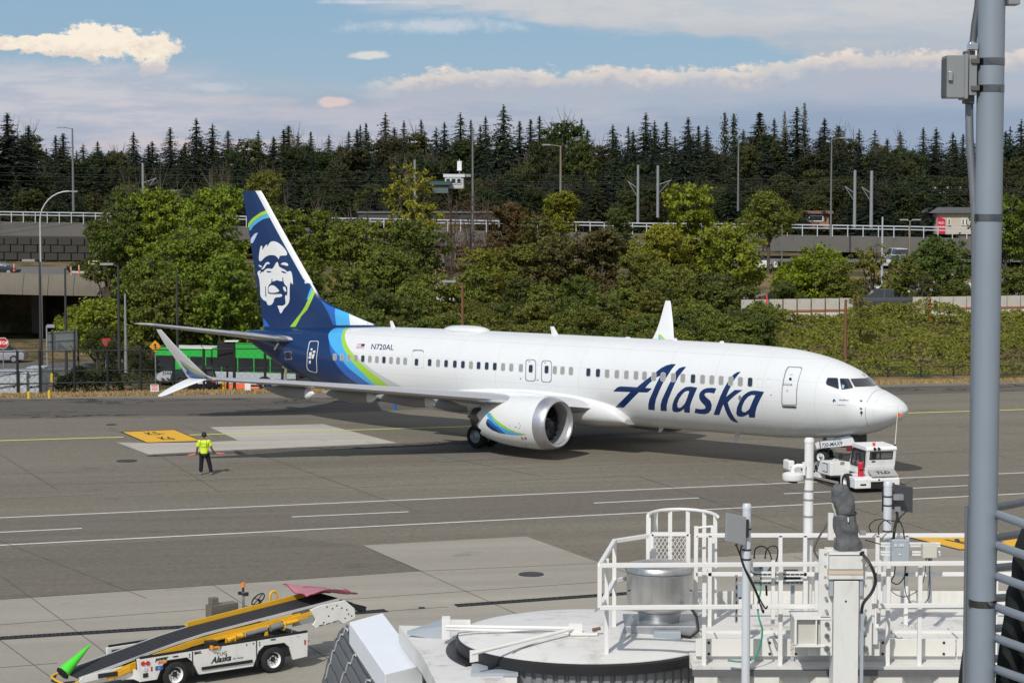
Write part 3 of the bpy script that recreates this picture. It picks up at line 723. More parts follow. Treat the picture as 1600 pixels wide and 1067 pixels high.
    for (a, b, L_, m_) in ((1345, 626.5, 4, GREYL), (1345, 638, 4, GREYL)):
        pr = decal([[(a-1.5, b-1), (a+2.2, b-.4), (a+2.4, b+1.2), (a-1, b+1)]], onf, 'pitot_probe', M_dark, fus, 0, .05)
    decal([[(1346+2.0*cos(a*pi/6), 644.4+2.4*sin(a*pi/6)) for a in range(12)]], onf, 'air_data_sensor', M_dark, fus, 0, .02)
    decal([[(1345.8,646),(1346.6,646),(1346.2,650.5),(1345.8,650.5)]], onf, 'angle_vane', M_dark, fus, 0, .03)
    # radome joint
    ring = [p for p in section(1.28)]
    rj = MB(); rj.tube([p + (p - P(1.28, 0, 2.78)).normalized()*.0 for p in ring] + [ring[0]], .011, 5, False); rj.build('radome_joint', mat('joint_grey', (.33,.34,.35), .5), fus)
    # ---- things on the crown and belly
    def blade(s, z, h, c, sweep, name='antenna', m=PW, down=False):
        sg = -1 if down else 1; mbx = MB()
        rings = []
        for t in (0, .5, 1):
            ch = c*(1-.45*t); r = []
            for (xc, yy) in ((0,0),(.25,.07),(.6,.06),(1,0),(.6,-.06),(.25,-.07)): r.append(P(s + sweep*t + xc*ch, yy*ch*1.1, z + sg*h*t))
            rings.append(r)
        mbx.loft(rings); return mbx.build(name, m, root, smooth=50)
    blade(29.6, 5.28, .34, .34, .22); blade(18.9, 5.34, .40, .42, .28); blade(11.9, 5.36, .12, .3, .05); blade(9.3, 5.36, .10, .3, .05); blade(14.6, 5.36, .06, .4, 0)
    blade(8.35, 1.33, .42, .34, .25, down=True); blade(12.6, 1.32, .25, .3, .2, down=True)
    rd = MB(); rings = []
    for i in range(17):
        t = -1 + 2*i/16; w = sqrt(max(0, 1-abs(t)**2.6)); s = 24.75 + t*1.42
        rings.append([P(s, .62*w*cos(a*pi/12), 5.33 + max(-.25, .25*w*sin(a*pi/12))) for a in range(24)])
    rd.loft(rings); rd.build('satellite_radome', PW, root, smooth=60)
    # ---- wings
    AF = [(1,0),(.85,.018),(.7,.033),(.5,.05),(.3,.06),(.15,.052),(.07,.038),(.025,.022),(0,0),(.025,-.018),(.07,-.027),(.15,-.036),(.3,-.042),(.5,-.038),(.7,-.026),(.85,-.014)]
    def af_ring(s0, c, y, z, tk, sgn=1, tw=0.0):
        return [P(s0 + a*c*cos(tw), sgn*y, z + b*c*tk + (.5-a)*c*sin(tw)) for a, b in AF]
    WST = [(1.0,14.7,8.9,2.02,1.15,.02),(1.9,15.35,7.9,2.08,1.1,.02),(3.2,16.2,6.7,2.26,1.05,.02),(4.6,17.0,6.1,2.48,1.0,.015),(6.0,17.75,5.25,2.70,.97,.01),(8,18.85,4.55,2.96,.95,.0),(10,19.95,3.95,3.21,.93,0),(12,21.1,3.3,3.46,.92,-.005),(14,22.25,2.7,3.70,.92,-.01),(16,23.4,2.0,3.88,.92,-.01),(16.62,23.76,1.62,3.95,.9,-.0)]
    # winglet: one surface up and one down from the tip
    def winglet(par, sgn):
        up = MB(); rings = []
        dsf = lambda z: 0.0 if sgn > 0 else -1.25 - .33*(z-4.0)
        for (y, s0, c, z, tk) in ((16.6,25.0,1.62,3.95,.9),(16.85,25.3,1.42,4.12,.8),(17.1,25.64,1.16,4.5,.75),(17.4,26.06,.9,5.0,.75),(17.68,26.5,.66,5.5,.75),(17.9,26.88,.43,5.98,.75),(17.96,27.03,.32,6.14,.8)):
            s0 += dsf(z)
            tz = (z-3.95)
            ring_ = []
            for a, b in AF:
                k = min(1, tz/.4)      # thickness turns from vertical to sideways
                ring_.append(P(s0 + a*c, sgn*(y - b*c*tk*k), z + b*c*tk*(1-k)))
            rings.append(ring_)
        up.loft(rings); u_ = up.build('winglet', PW, par, smooth=50)
        lo = MB(); rings = []
        for (y, s0, c, z) in ((16.65,25.4,1.2,3.95),(16.85,25.7,1.1,3.84),(17.15,26.1,.95,3.66),(17.45,26.6,.75,3.42),(17.7,27.1,.45,3.2),(17.78,27.3,.2,3.14)):
            s0 += dsf(4.0)
            rings.append([P(s0 + a*c, sgn*(y + b*c*.9), z + b*c*.2) for a, b in AF])
        lo.loft(rings); l_o = lo.build('winglet_strake', PW, par, smooth=50)
        if sgn > 0:
            b1 = BVHTree.FromPolygons([Vector(v) for v in up.v], up.f); ow = caster(b1, .012)
            qw = lambda L: [(240 + a/10.67, 530 + b/10.67) for a, b in L]
            g_ = mat('winglet_green', (.40,.46,.16), .4)
            decal([qw([(438,345),(520,400),(640,480),(760,550),(880,612),(850,612),(720,578),(600,510),(500,430),(450,375)])], ow, 'winglet_green_band', g_, u_, 2, .014)
            decal([qw([(450,376),(500,431),(600,511),(720,579),(850,613),(895,620),(880,660),(760,660),(640,640),(560,520),(480,430)])], ow, 'winglet_light_band', PM_, u_, 2, .013)
            decal([qw([(545,525),(640,570),(740,620),(840,640),(900,640),(880,700),(500,730),(560,640)])], ow, 'winglet_blue_band', mat('winglet_deep_blue', (.02,.09,.32), .4), u_, 2, .016)
        else:
            b1 = BVHTree.FromPolygons([Vector(v) for v in up.v], up.f); ow = caster(b1, .012)
            decal([[(1030,522),(1034,524),(1039,530),(1040,534),(1033,528),(1028,526)]], ow, 'winglet_green_band', PG, u_, 2, .014)
            decal([[(1029,527),(1033,529),(1037,534),(1037,540),(1028,540)]], ow, 'winglet_light_band', PL, u_, 2, .013)
    for sgn in (1, -1):
        WS = [(y, s0 + (1.24*max(0, y-6)/10.6 if sgn > 0 else 0), c, z, tk, tw) for (y, s0, c, z, tk, tw) in WST]
        w = MB(); rings = [af_ring(s0, c, y, z, tk, sgn, tw) for (y, s0, c, z, tk, tw) in WS]; w.loft(rings)
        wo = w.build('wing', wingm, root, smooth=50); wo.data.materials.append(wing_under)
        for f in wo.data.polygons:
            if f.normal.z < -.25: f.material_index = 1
        sl_ = MB()     # polished leading edge
        lead = [4+i for i in range(9)]
        rr = []
        for (y, s0, c, z, tk, tw) in WS[2:]:
            rr.append([P(s0 + AF[k][0]*c - .02, sgn*y, z + AF[k][1]*c*tk*1.04 + (.5-AF[k][0])*c*sin(tw) + (.006 if AF[k][1] >= 0 else -.006)) for k in (5,6,7,8,9,10)])
        sl_.loft(rr, cap=False, closed=False); sl_.build('leading_edge_slat', slat, wo, smooth=50)
        winglet(wo, sgn)
        # flap track fairings
        for (y, s0, L_, zz) in ((4.0,20.6,3.6,2.12),(7.3,20.3,3.9,2.62),(10.0,21.5,3.5,2.95),(12.9,22.6,3.2,3.28)):
            f = MB(); rg = []
            for i in range(11):
                t = i/10; r = .26*sin(pi*min(1, t*1.02)**.75)**.6 + .01
                rg.append([P(s0 + L_*t, sgn*(y + r*.62*cos(a*pi/6)), zz - .06 + .05*t - r*.2 + r*1.1*sin(a*pi/6)) for a in range(12)])
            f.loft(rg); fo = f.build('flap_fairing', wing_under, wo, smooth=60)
            tip = MB(); rg = []
            for i in range(3):
                t = i/13; r = .26*sin(pi*min(1, t*1.02)**.75)**.6 + .018
                rg.append([P(s0 - .01 + L_*t, sgn*(y + r*.62*cos(a*pi/6)), zz - .06 + .05*t - r*.2 + r*1.1*sin(a*pi/6)) for a in range(12)])
            tip.loft(rg); tip.build('fairing_tip', PW, fo, smooth=60)
    # ---- wing to body fairing
    fb = MB(); rg = []
    for i in range(25):
        t = i/24; s = 13.7 + 12.9*t; e = sin(pi*t**.8)**.5 if 0 < t < 1 else 0 if 0 < t < 1 else 0
        w = 1.62 + .50*e; zb = 1.42 - .30*e; zt_ = 1.85 + 1.30*e
        rg.append([P(s, w*math.copysign(abs(cos(a*pi/16))**.7, cos(a*pi/16)), (zb+zt_)/2 + (zt_-zb)/2*math.copysign(abs(sin(a*pi/16))**.8, sin(a*pi/16))) for a in range(32)])
    fb.loft(rg); fb.build('wing_root_fairing', PW, root, smooth=60)
    # ---- engines
    def engine(sgn):
        y0, zc = 4.83*sgn, 1.68
        nm = 48
        ey = lambda s, r, a: P(s, y0 + r*cos(a), zc + r*sin(a)*(1.0 if sin(a) > 0 else .985))
        prof = [(15.62,1.222),(15.8,1.235),(16.3,1.25),(17.0,1.235),(17.7,1.19),(18.3,1.11),(18.75,1.02)]
        cowl = MB(); rings = [[ey(s, r, 2*pi*k/nm) for k in range(nm)] for s, r in prof]
        rings.append([ey(18.95 + (.24 if k % 4 == 2 else .12 if k % 2 else 0), .965 - (.03 if k % 4 == 2 else 0), 2*pi*k/nm) for k in range(nm)])
        rings.append([ey(18.90 + (.24 if k % 4 == 2 else .12 if k % 2 else 0), .93 - (.03 if k % 4 == 2 else 0), 2*pi*k/nm) for k in range(nm)])
        rings.append([ey(18.0, 1.0, 2*pi*k/nm) for k in range(nm)]); rings.append([ey(17.4, .98, 2*pi*k/nm) for k in range(nm)])
        cowl.loft(rings, cap=False); co = cowl.build('engine_nacelle', PW, root, smooth=40)
        lip = MB(); lp = [(15.63,1.224),(15.45,1.2),(15.3,1.172),(15.16,1.135),(15.07,1.09),(15.03,1.045),(15.045,1.0),(15.10,.965),(15.22,.935)]
        lip.loft([[ey(s, r, 2*pi*k/nm) for k in range(nm)] for s, r in lp], cap=False); lip.build('inlet_lip', mat('lip_metal', (.52,.52,.54), .42, .8, var=.1, scale=9), co, smooth=60)
        inn = MB(); inn.loft([[ey(s, r, 2*pi*k/nm) for k in range(nm)] for s, r in ((15.2,.938),(15.4,.91),(15.6,.895),(15.82,.90))], cap=False); inn.build('inlet_liner', mat('liner_grey', (.36,.36,.36), .45, .2, var=.06), co, smooth=60)
        back = MB(); back.loft([[ey(15.86, .9, 2*pi*k/nm) for k in range(nm)], [ey(15.88, .02, 2*pi*k/nm) for k in range(nm)]], cap=False); back.build('fan_case', mat('fan_black', (.008,.008,.009), .7), co)
        fan = MB()
        for k in range(18):
            a = 2*pi*k/18; q = []
            for j in range(6):
                t = j/5; r = .26 + .62*t; tw_ = .35 + .75*t; da = .16*sin(t*2.6) 
                cw = .17; ca = cos(tw_)*cw/ r
                sA, sB = 16.12 - sin(.9)*.05, 16.30
                q.append((ey(15.66, r, a + da - ca*.6), ey(15.83, r, a + da + ca*.6 + .05)))
            for j in range(5): fan.add([q[j][0], q[j+1][0], q[j+1][1], q[j][1]], [(0,1,2,3)])
        fo = fan.build('fan', mat('fan_blade', (.05,.05,.055), .35, .6), co, fix=False)
        sp = MB(); sp.loft([[ey(s, r, 2*pi*k/24) for k in range(24)] for s, r in ((15.36,.01),(15.40,.07),(15.52,.16),(15.66,.23),(15.76,.27))], cap=False); so_ = sp.build('spinner', mat('spinner_grey', (.06,.06,.065), .4), fo, smooth=60)
        sw = MB()
        for j in range(10):
            t0, t1 = j/10, (j+1)/10
            def pp(t, o): 
                s = 15.38 + .33*t; r = interp([(15.36,.03),(15.40,.085),(15.52,.172),(15.66,.242),(15.76,.28)], s) ; a = 3.6 - 3.0*t + o
                return ey(s - .01, r, a)
            w_ = .32*(1-.3*t0); sw.add([pp(t0, 0), pp(t1, 0), pp(t1, w_), pp(t0, w_)], [(0,1,2,3)])
        sw.build('spinner_swirl', PW, so_, fix=False)
        # core nozzle and plug
        cr = MB(); cr.loft([[ey(s, r, 2*pi*k/24) for k in range(24)] for s, r in ((17.6,.85),(18.6,.78),(19.4,.60),(19.95,.5),(19.9,.44),(19.2,.42))], cap=False)
        cr.loft([[ey(s, r, 2*pi*k/24) for k in range(24)] for s, r in ((19.2,.34),(19.9,.26),(20.5,.05))], cap=False); cr.build('exhaust_nozzle', mat('nozzle_metal', (.20,.18,.16), .42, .8), co, smooth=60)
        # pylon
        py_ = MB(); rings = []
        for (s, zb, zt_, w_) in ((15.75,2.86,2.9,.05),(16.3,2.80,3.0,.16),(17.4,2.6,3.02,.2),(18.6,2.35,2.92,.2),(19.6,2.1,2.7,.2),(20.8,2.2,2.5,.12),(21.6,2.38,2.44,.04)):
            rings.append([P(s, y0 + dy*w_, z_) for dy, z_ in ((-1, zb), (-1, (zb+zt_)/2), (-.6, zt_), (.6, zt_), (1, (zb+zt_)/2), (1, zb))])
        py_.loft(rings); py_.build('pylon', PW, co, smooth=40)
        # strake on the inboard side
        if sgn > 0:
            bb = BVHTree.FromPolygons([Vector(v) for v in cowl.v], cowl.f); on_ = caster(bb, .01)
            qe = lambda L: [(740 + a/8.889, 600 + b/8.889) for a, b in L]
            decal([qe([(235,395),(290,470),(380,545),(480,610),(600,665),(740,695),(690,700),(600,680),(480,640),(380,590),(290,510),(245,440),(225,398)])], on_, 'engine_green_band', PG, co, 2, .012)
            decal([qe([(195,405),(226,398),(245,440),(290,510),(380,590),(480,640),(600,680),(690,700),(740,698),(640,705),(540,700),(450,687),(400,650),(350,600),(290,560),(230,500),(185,440)])], on_, 'engine_light_band', PL, co, 2, .011)
            decal([qe([(180,490),(210,480),(290,560),(350,600),(400,650),(450,687),(380,678),(300,630),(200,540)])], on_, 'engine_mid_band', PM_, co, 2, .014)
            decal([qe([(178,505),(230,560),(300,610),(380,678),(340,665),(260,635),(200,590),(178,560)])], on_, 'engine_navy_band', PN, co, 2, .016)
            for L in ([(660,730),(680,735),(690,755),(665,752)], [(705,735),(735,735),(738,760),(708,758)]): decal([qe(L)], on_, 'warning_mark', mat('warning_red', (.5,.05,.12), .4), co, 0, .014)
            for L in ([(680,762),(690,762),(735,850),(728,855)],): decal([qe(L)], on_, 'drain_line', M_dark, co, 0, .014)
            for L in ([(575,590),(600,590),(600,600),(575,600)], [(628,538),(642,538),(642,548),(628,548)], [(642,570),(656,570),(656,580),(642,580)], [(628,606),(642,606),(642,616),(628,616)], [(495,572),(505,572),(505,582),(495,582)]): decal([qe(L)], on_, 'nacelle_marking', GREYL, co, 0, .012)
    engine(1); engine(-1)
    # ---- landing gear
    def wheel(c, r, w, par, hub=M_grey, side_=1):
        t = MB(); rim = r*.56
        t.lathe([(rim, -w/2), (r*.8, -w/2-.01), (r*.95, -w*.42), (r, -w*.28), (r, w*.28), (r*.95, w*.42), (r*.8, w/2+.01), (rim, w/2)], c, 'Y', 32)
        for g_ in (-.16, 0, .16): pass
        o = t.build('wheel', M_tyre, par, smooth=40)
        h = MB()
        h.lathe([(.001, -w*.3), (rim*.55, -w*.3), (rim*.7, -w*.22), (rim, -w*.46), (rim, w*.46), (rim*.7, w*.22), (rim*.55, w*.3), (.001, w*.3)], c, 'Y', 24); h.build('hub', hub, o, smooth=40)
        b = MB()
        for k in range(8):
            a = 2*pi*k/8; b.cyl(Vector(c)+Vector((rim*.45*cos(a), -w*.34, rim*.45*sin(a))), Vector(c)+Vector((rim*.45*cos(a), -w*.26, rim*.45*sin(a))), .02, n=6)
        b.build('wheel_nuts', M_dark, o)
        return o
    hubm = mat('wheel_hub', (.42,.44,.45), .45, .4)
    for sgn in (1, -1):
        g = MB(); g.cyl(P(21.2, sgn*2.9, .56), P(21.1, sgn*2.85, 2.3), .10, .14, 16); g.cyl(P(21.2, sgn*2.35, .56), P(21.2, sgn*3.4, .56), .07, n=12)
        g.bar(P(21.2, sgn*2.8, 1.1), P(21.0, sgn*1.6, 1.8), .09); g.bar(P(21.15, sgn*2.88, 1.35), P(19.9, sgn*2.9, 2.1), .08); g.bar(P(21.5, sgn*2.88, .8), P(21.35, sgn*2.88, 1.3), .06)
        go = g.build('main_gear', mat('gear_grey', (.34,.35,.35), .45, .3), root, smooth=50)
        dr = MB(); dr.prism([(21.2-.35, 1.15), (21.2+.4, 1.15), (21.2+.6, 2.2), (21.2-.6, 2.2)], 3.28*sgn, 3.33*sgn, f=lambda a, b, t: P(a, t, b)); dr.build('gear_door', PW, go)
        for yy in (2.45, 3.32): wheel(P(21.2, sgn*yy, .565), .565, .40, go, hubm)
    g = MB(); g.cyl(P(4.0, 0, .62), P(4.0, 0, 1.75), .07, .09, 14); g.cyl(P(4.0, -.34, .60), P(4.0, .34, .60), .05, n=10); g.bar(P(4.0, 0, 1.1), P(3.2, 0, 1.6), .07); g.bar(P(3.85, 0, .75), P(3.7, 0, 1.15), .05); g.bar(P(3.7,0,1.15), P(3.95,0,1.4), .05)
    g.bar(P(3.9, -.3, 1.05), P(3.9, .3, 1.05), .1); g.bar(P(3.75,.3,1.0), P(3.3,.34,1.0), .03); g.bar(P(3.3,.34,1.0), P(3.3,.34,.75), .03)
    ng = g.build('nose_gear', mat('gear_grey2', (.20,.205,.21), .45, .4), root, smooth=50)
    for yy in (-.22, .22): wheel(P(4.0, yy, .62), .35, .20, ng, mat('nose_hub', (.7,.7,.7), .5))
    # nose gear doors: hang open, numbers on the outside
    y_d = .52
    pl = [(1273.3,692.5),(1278.5,689.6),(1310,683.5),(1326,680.2),(1331.5,682.5),(1336.2,695.0),(1276.0,700.6)]
    poly = [side(u, v, y_d) for u, v in pl]
    for sgn in (1, -1):
        dm = MB(); dm.prism(poly, sgn*y_d, sgn*(y_d-.04), f=lambda a, b, t: P(a, t, b)); do = dm.build('nose_gear_door', PW, root)
        if sgn > 0:
            def plane(u, v, o=0.0): a, b = side(u, v, y_d + .004); return P(a, y_d + .006, b)
            words('720-MAX9', 1300, 694.2, 8.6, LETTER, plane, dv=-.11, sx=.84, shear=0, bold=.12, name='door_number', par=do)
            words('ETOPS', 1308.5, 687.3, 4.4, LETTER, plane, dv=-.11, sx=1.0, shear=0, name='door_word', par=do)
            lt = MB(); lt.bar(P(*[side(1281,689,y_d+.01)[0], y_d+.02, side(1281,689,y_d)[1]]), P(*[side(1282,700,y_d+.01)[0], y_d+.02, side(1282,700,y_d)[1]]), .03); lt.build('door_link', M_dark, do)
    bay = MB(); bay.span(P(2.15, -.45, 1.15), P(2.9, .45, 1.72)); bay.build('nose_gear_bay', M_dark, root)
    # ---- fin
    finLE = [(4.9,31.2),(5.3,31.4),(5.5,32.1),(5.83,33.0),(6.18,33.85),(6.6,34.7),(7.15,35.45),(8.2,36.25),(9.3,36.98),(10.9,38.1),(11.9,38.85),(12.3,39.25),(12.4,39.45)]
    LEc = [side(u, v, .0) for u, v in [(590,509.5),(587.7,507.7),(567,498.8),(551,491.8),(538,486.2),(525.6,480.6),(513,473.5),(505,468),(499,461),(493.8,452),(485,437),(475,419.5),(455.5,385),(423.7,327.8),(409.5,301.5),(407.2,298.4)]]
    LEz = sorted((z_, s_v) for s_v, z_ in LEc); TEc = sorted((side(u, v, 0)[1], side(u, v, 0)[0]) for u, v in [(378.8,297.6),(391.8,382),(411,503),(413.5,520)])
    zt1 = min(LEz[-1][0], TEc[-1][0])
    def lin(tab, x_):
        if x_ <= tab[0][0]: return tab[0][1]
        for i in range(len(tab)-1):
            if x_ <= tab[i+1][0]: return tab[i][1] + (tab[i+1][1]-tab[i][1])*(x_-tab[i][0])/(tab[i+1][0]-tab[i][0]+1e-9)
        return tab[-1][1]
    rings = []; zs = [4.75, 5.0] + [LEz[0][0] + (zt1-LEz[0][0])*(i/30) for i in range(0, 31)]
    zs = sorted(set(zs))
    for z_ in zs:
        le, te = lin(LEz, z_), lin(TEc, z_); c = te-le; tk = min(1.0, 4.6/c)*1.0
        rings.append([P(le + a*c, b*c*tk*.92 if a < .999 else 0, z_) for a, b in [(a, (b if b >= 0 else -AF[16-i][1]) ) for i, (a, b) in enumerate(AF)]])
    fm = MB(); fm.loft(rings); fo = fm.build('fin', PN, root, smooth=50)
    bf = BVHTree.FromPolygons([Vector(v) for v in fm.v], fm.f); onfin = caster(bf, .01)
    q = q3
    fe = MB(); rr = []
    for z_ in [LEz[0][0] + (zt1-LEz[0][0])*(i/30) for i in range(9, 31)]:
        le, te = lin(LEz, z_), lin(TEc, z_); c = te-le; tk = min(1.0, 4.6/c); wd = min(.34, (z_-7.0)*.3+.14)
        rr.append([P(le - .015 + abs(t)*wd, math.copysign(1, t)*(interp([(0,0),(.025,.022),(.07,.038),(.15,.052),(.3,.06)], abs(t)*wd/c)*c*tk*.92 + .018), z_) if t else P(le - .03, 0, z_) for t in (-1,-.7,-.4,-.15,0,.15,.4,.7,1)])
    fe.loft(rr, cap=False, closed=False); fe.build('fin_leading_edge', PW, fo, smooth=60)
    FD = [
     ('fin_mid_blue_band', PM_, [(444,592),(470,612),(515,634),(513,660),(520,716),(505,716),(480,655)]),
     ('fin_light_blue_band', PL, [(515,634),(582,660),(588,716),(520,717),(513,660)]),
     ('dorsal_fin', PW, [(582,661),(640,686),(680,703),(714,716),(588,716)]),
     ('fin_green_band', PG, [(82,232),(95,208),(112,190),(150,163),(178,153),(197,150),(208,168),(190,170),(150,182),(118,205),(100,225),(87,256)]),
     ('fin_light_band', PL, [(88,257),(101,226),(119,206),(151,183),(191,171),(209,169),(217,180),(190,178),(192,190),(165,195),(140,210),(112,232),(92,268)]),
     ('fin_pale_crescent', PP, [(95,318),(103,288),(120,268),(136,262),(122,292),(100,333)]),
     ('fin_pale_sliver', PP, [(371,468),(380,490),(373,514),(364,510)]),
     ('fin_green_stripe', PG, [(404,538),(416,556),(402,590),(378,640),(350,670),(320,724),(293,724),(330,676),(347,655),(367,622),(382,590),(396,562)]),
     ('fin_light_stripe', PL, [(396,530),(405,540),(396,562),(382,590),(375,590),(385,560)]),
     ('fin_blue_corner', PM_, [(160,680),(178,700),(194,722),(165,724)])]
    for nm_, m_, L in FD: decal([q(L)], onfin, nm_, m_, fo, 4, .013 if 'leading' not in nm_ else .016)
    qf = lambda L: [(380 + a/7.625, 360 + b/7.625) for a, b in L]
    def sm(L):     # one pass of corner cutting for softer outlines
        o = []
        for i in range(len(L)):
            a, b = L[i], L[(i+1) % len(L)]; o += [(a[0]*.75+b[0]*.25, a[1]*.75+b[1]*.25), (a[0]*.25+b[0]*.75, a[1]*.25+b[1]*.75)]
        return o
    FACE = [
     [(205,200),(215,186),(232,183),(228,240),(250,205),(270,175),(290,165),(287,203),(315,150),(345,128),(395,135),(445,165),(490,210),(525,265),(524,300),(470,300),(435,305),(427,348),(412,325),(385,300),(340,293),(295,300),(255,325),(225,360),(200,372),(188,345),(190,290)],
     [(183,412),(205,415),(228,430),(225,440),(195,435)],
     [(285,378),(310,378),(322,400),(300,404),(288,398),(270,425),(255,450),(235,467),(213,462),(235,445),(255,410),(268,388)],
     [(450,398),(485,380),(525,390),(542,408),(530,427),(500,415),(452,408)]]
    face = [sm([(170,505),(180,488),(195,480),(214,478),(202,512),(215,512),(226,490),(240,500),(258,475),(270,464),(300,452),(345,462),(365,440),(385,400),(405,372),(420,390),(427,430),(455,448),(500,468),(530,497),(545,488),(560,483),(580,500),(590,560),(597,645),(585,642),(570,612),(557,650),(555,740),(555,850),(520,900),(480,940),(460,988),(440,985),(425,930),(408,900),(425,895),(470,900),(505,880),(508,850),(500,800),(505,770),(520,770),(525,790),(530,720),(528,672),(500,650),(480,605),(440,605),(405,592),(370,605),(350,612),(335,625),(310,648),(296,680),(296,720),(310,745),(380,752),(430,750),(465,765),(470,785),(430,796),(375,800),(365,850),(345,880),(320,893),(290,887),(280,845),(240,830),(205,780),(205,700),(200,640),(192,570),(177,530)])]
    for L in FACE: decal([qf(sm(L))], onfin, 'emblem', PW, fo, 3, .014)
    decal([qf(face[0])], onfin, 'emblem', PW, fo, 3, .014)
    for L in ([(300,690),(320,660),(345,652),(375,660),(410,690),(438,725),(400,738),(350,745),(310,738)], [(475,680),(490,665),(512,690),(518,725),(505,735),(485,710)]): decal([qf(sm(L))], onfin, 'emblem', PW, fo, 3, .016)
    for L in ([(277,488),(300,485),(335,489),(338,499),(310,503),(285,498)], [(457,480),(480,488),(517,500),(512,512),(480,508),(460,495)], [(266,665),(272,665),(278,790),(268,790)], [(336,625),(343,572),(350,575),(352,625)], [(468,560),(476,560),(486,620),(474,620)], [(290,735),(320,746),(380,754),(440,752),(440,758),(380,762),(310,755)]): decal([qf(L)], onfin, 'emblem_line', PN, fo, 3, .020)
    # ---- tailplanes
    for sgn in (1, -1):
        st = MB(); rings = [[P(s0 + a*c, sgn*y_, z_ + b*c*tk) for a, b in AF] for (y_, s0, c, z_, tk) in ((.3,35.6,4.6,4.36,.8),(1.2,36.25,4.15,4.44,.8),(3,37.5,3.35,4.72,.8),(5,38.9,2.45,5.03,.8),(7.0,40.25,1.5,5.34,.8),(7.17,40.6,1.15,5.37,.7))]
        st.loft(rings); sto = st.build('tailplane', wingm, root, smooth=50)
        le = MB(); rr = []
        for (y_, s0, c, z_, tk) in ((1.2,36.25,4.15,4.44,.8),(3,37.5,3.35,4.72,.8),(5,38.9,2.45,5.03,.8),(7.0,40.25,1.5,5.34,.8)): rr.append([P(s0 + AF[k][0]*c - .015, sgn*y_, z_ + AF[k][1]*c*tk*1.04 + (.006 if AF[k][1] >= 0 else -.006)) for k in (4,5,6,7,8,9,10,11)])
        le.loft(rr, cap=False, closed=False); le.build('tailplane_leading_edge', slat, sto, smooth=50)
    tl = MB(); tl.bar(P(37.2, 1.0, 4.2), P(37.5, 1.02, 3.85), .05, .1); tl.build('drain_mast', PW, root)
    ex = MB(); ex.lathe([(.10,-.05),(.16,-.06),(.17,.05)], P(41.0,0,4.47), 'X', 16); ex.build('exhaust', M_dark, root)
    return root
airliner = build_airliner()
# ================================================================== vehicles and people on the apron
def wheel_part(par, c, r, w, name='wheel', hubcol=None, n=28, rim=.6):
    t = MB(); t.lathe([(r*rim, -w/2), (r*.82, -w/2-.008), (r*.96, -w*.42), (r, -w*.25), (r, w*.25), (r*.96, w*.42), (r*.82, w/2+.008), (r*rim, w/2)], (0,0,0), 'Y', n)
    o = t.build(name, M_tyre, par, smooth=40); o.location = c
    h = MB(); h.lathe([(.001,-w*.1), (r*.2,-w*.1), (r*.22,-w*.25), (r*.5,-w*.2), (r*rim,-w*.42), (r*rim,w*.42), (r*.5,w*.2), (r*.2,w*.1), (.001,w*.1)], (0,0,0), 'Y', n); h.build('rim', hubcol or M_white, o, smooth=40)
    k = MB(); k.cyl((0,-w*.32,0), (0,-w*.1,0), r*.16, n=10)
    for i in range(6): k.cyl((r*.27*cos(i*pi/3), -w*.30, r*.27*sin(i*pi/3)), (r*.27*cos(i*pi/3), -w*.18, r*.27*sin(i*pi/3)), r*.045, n=6)
    k.build('hub', M_dark, o)
    return o
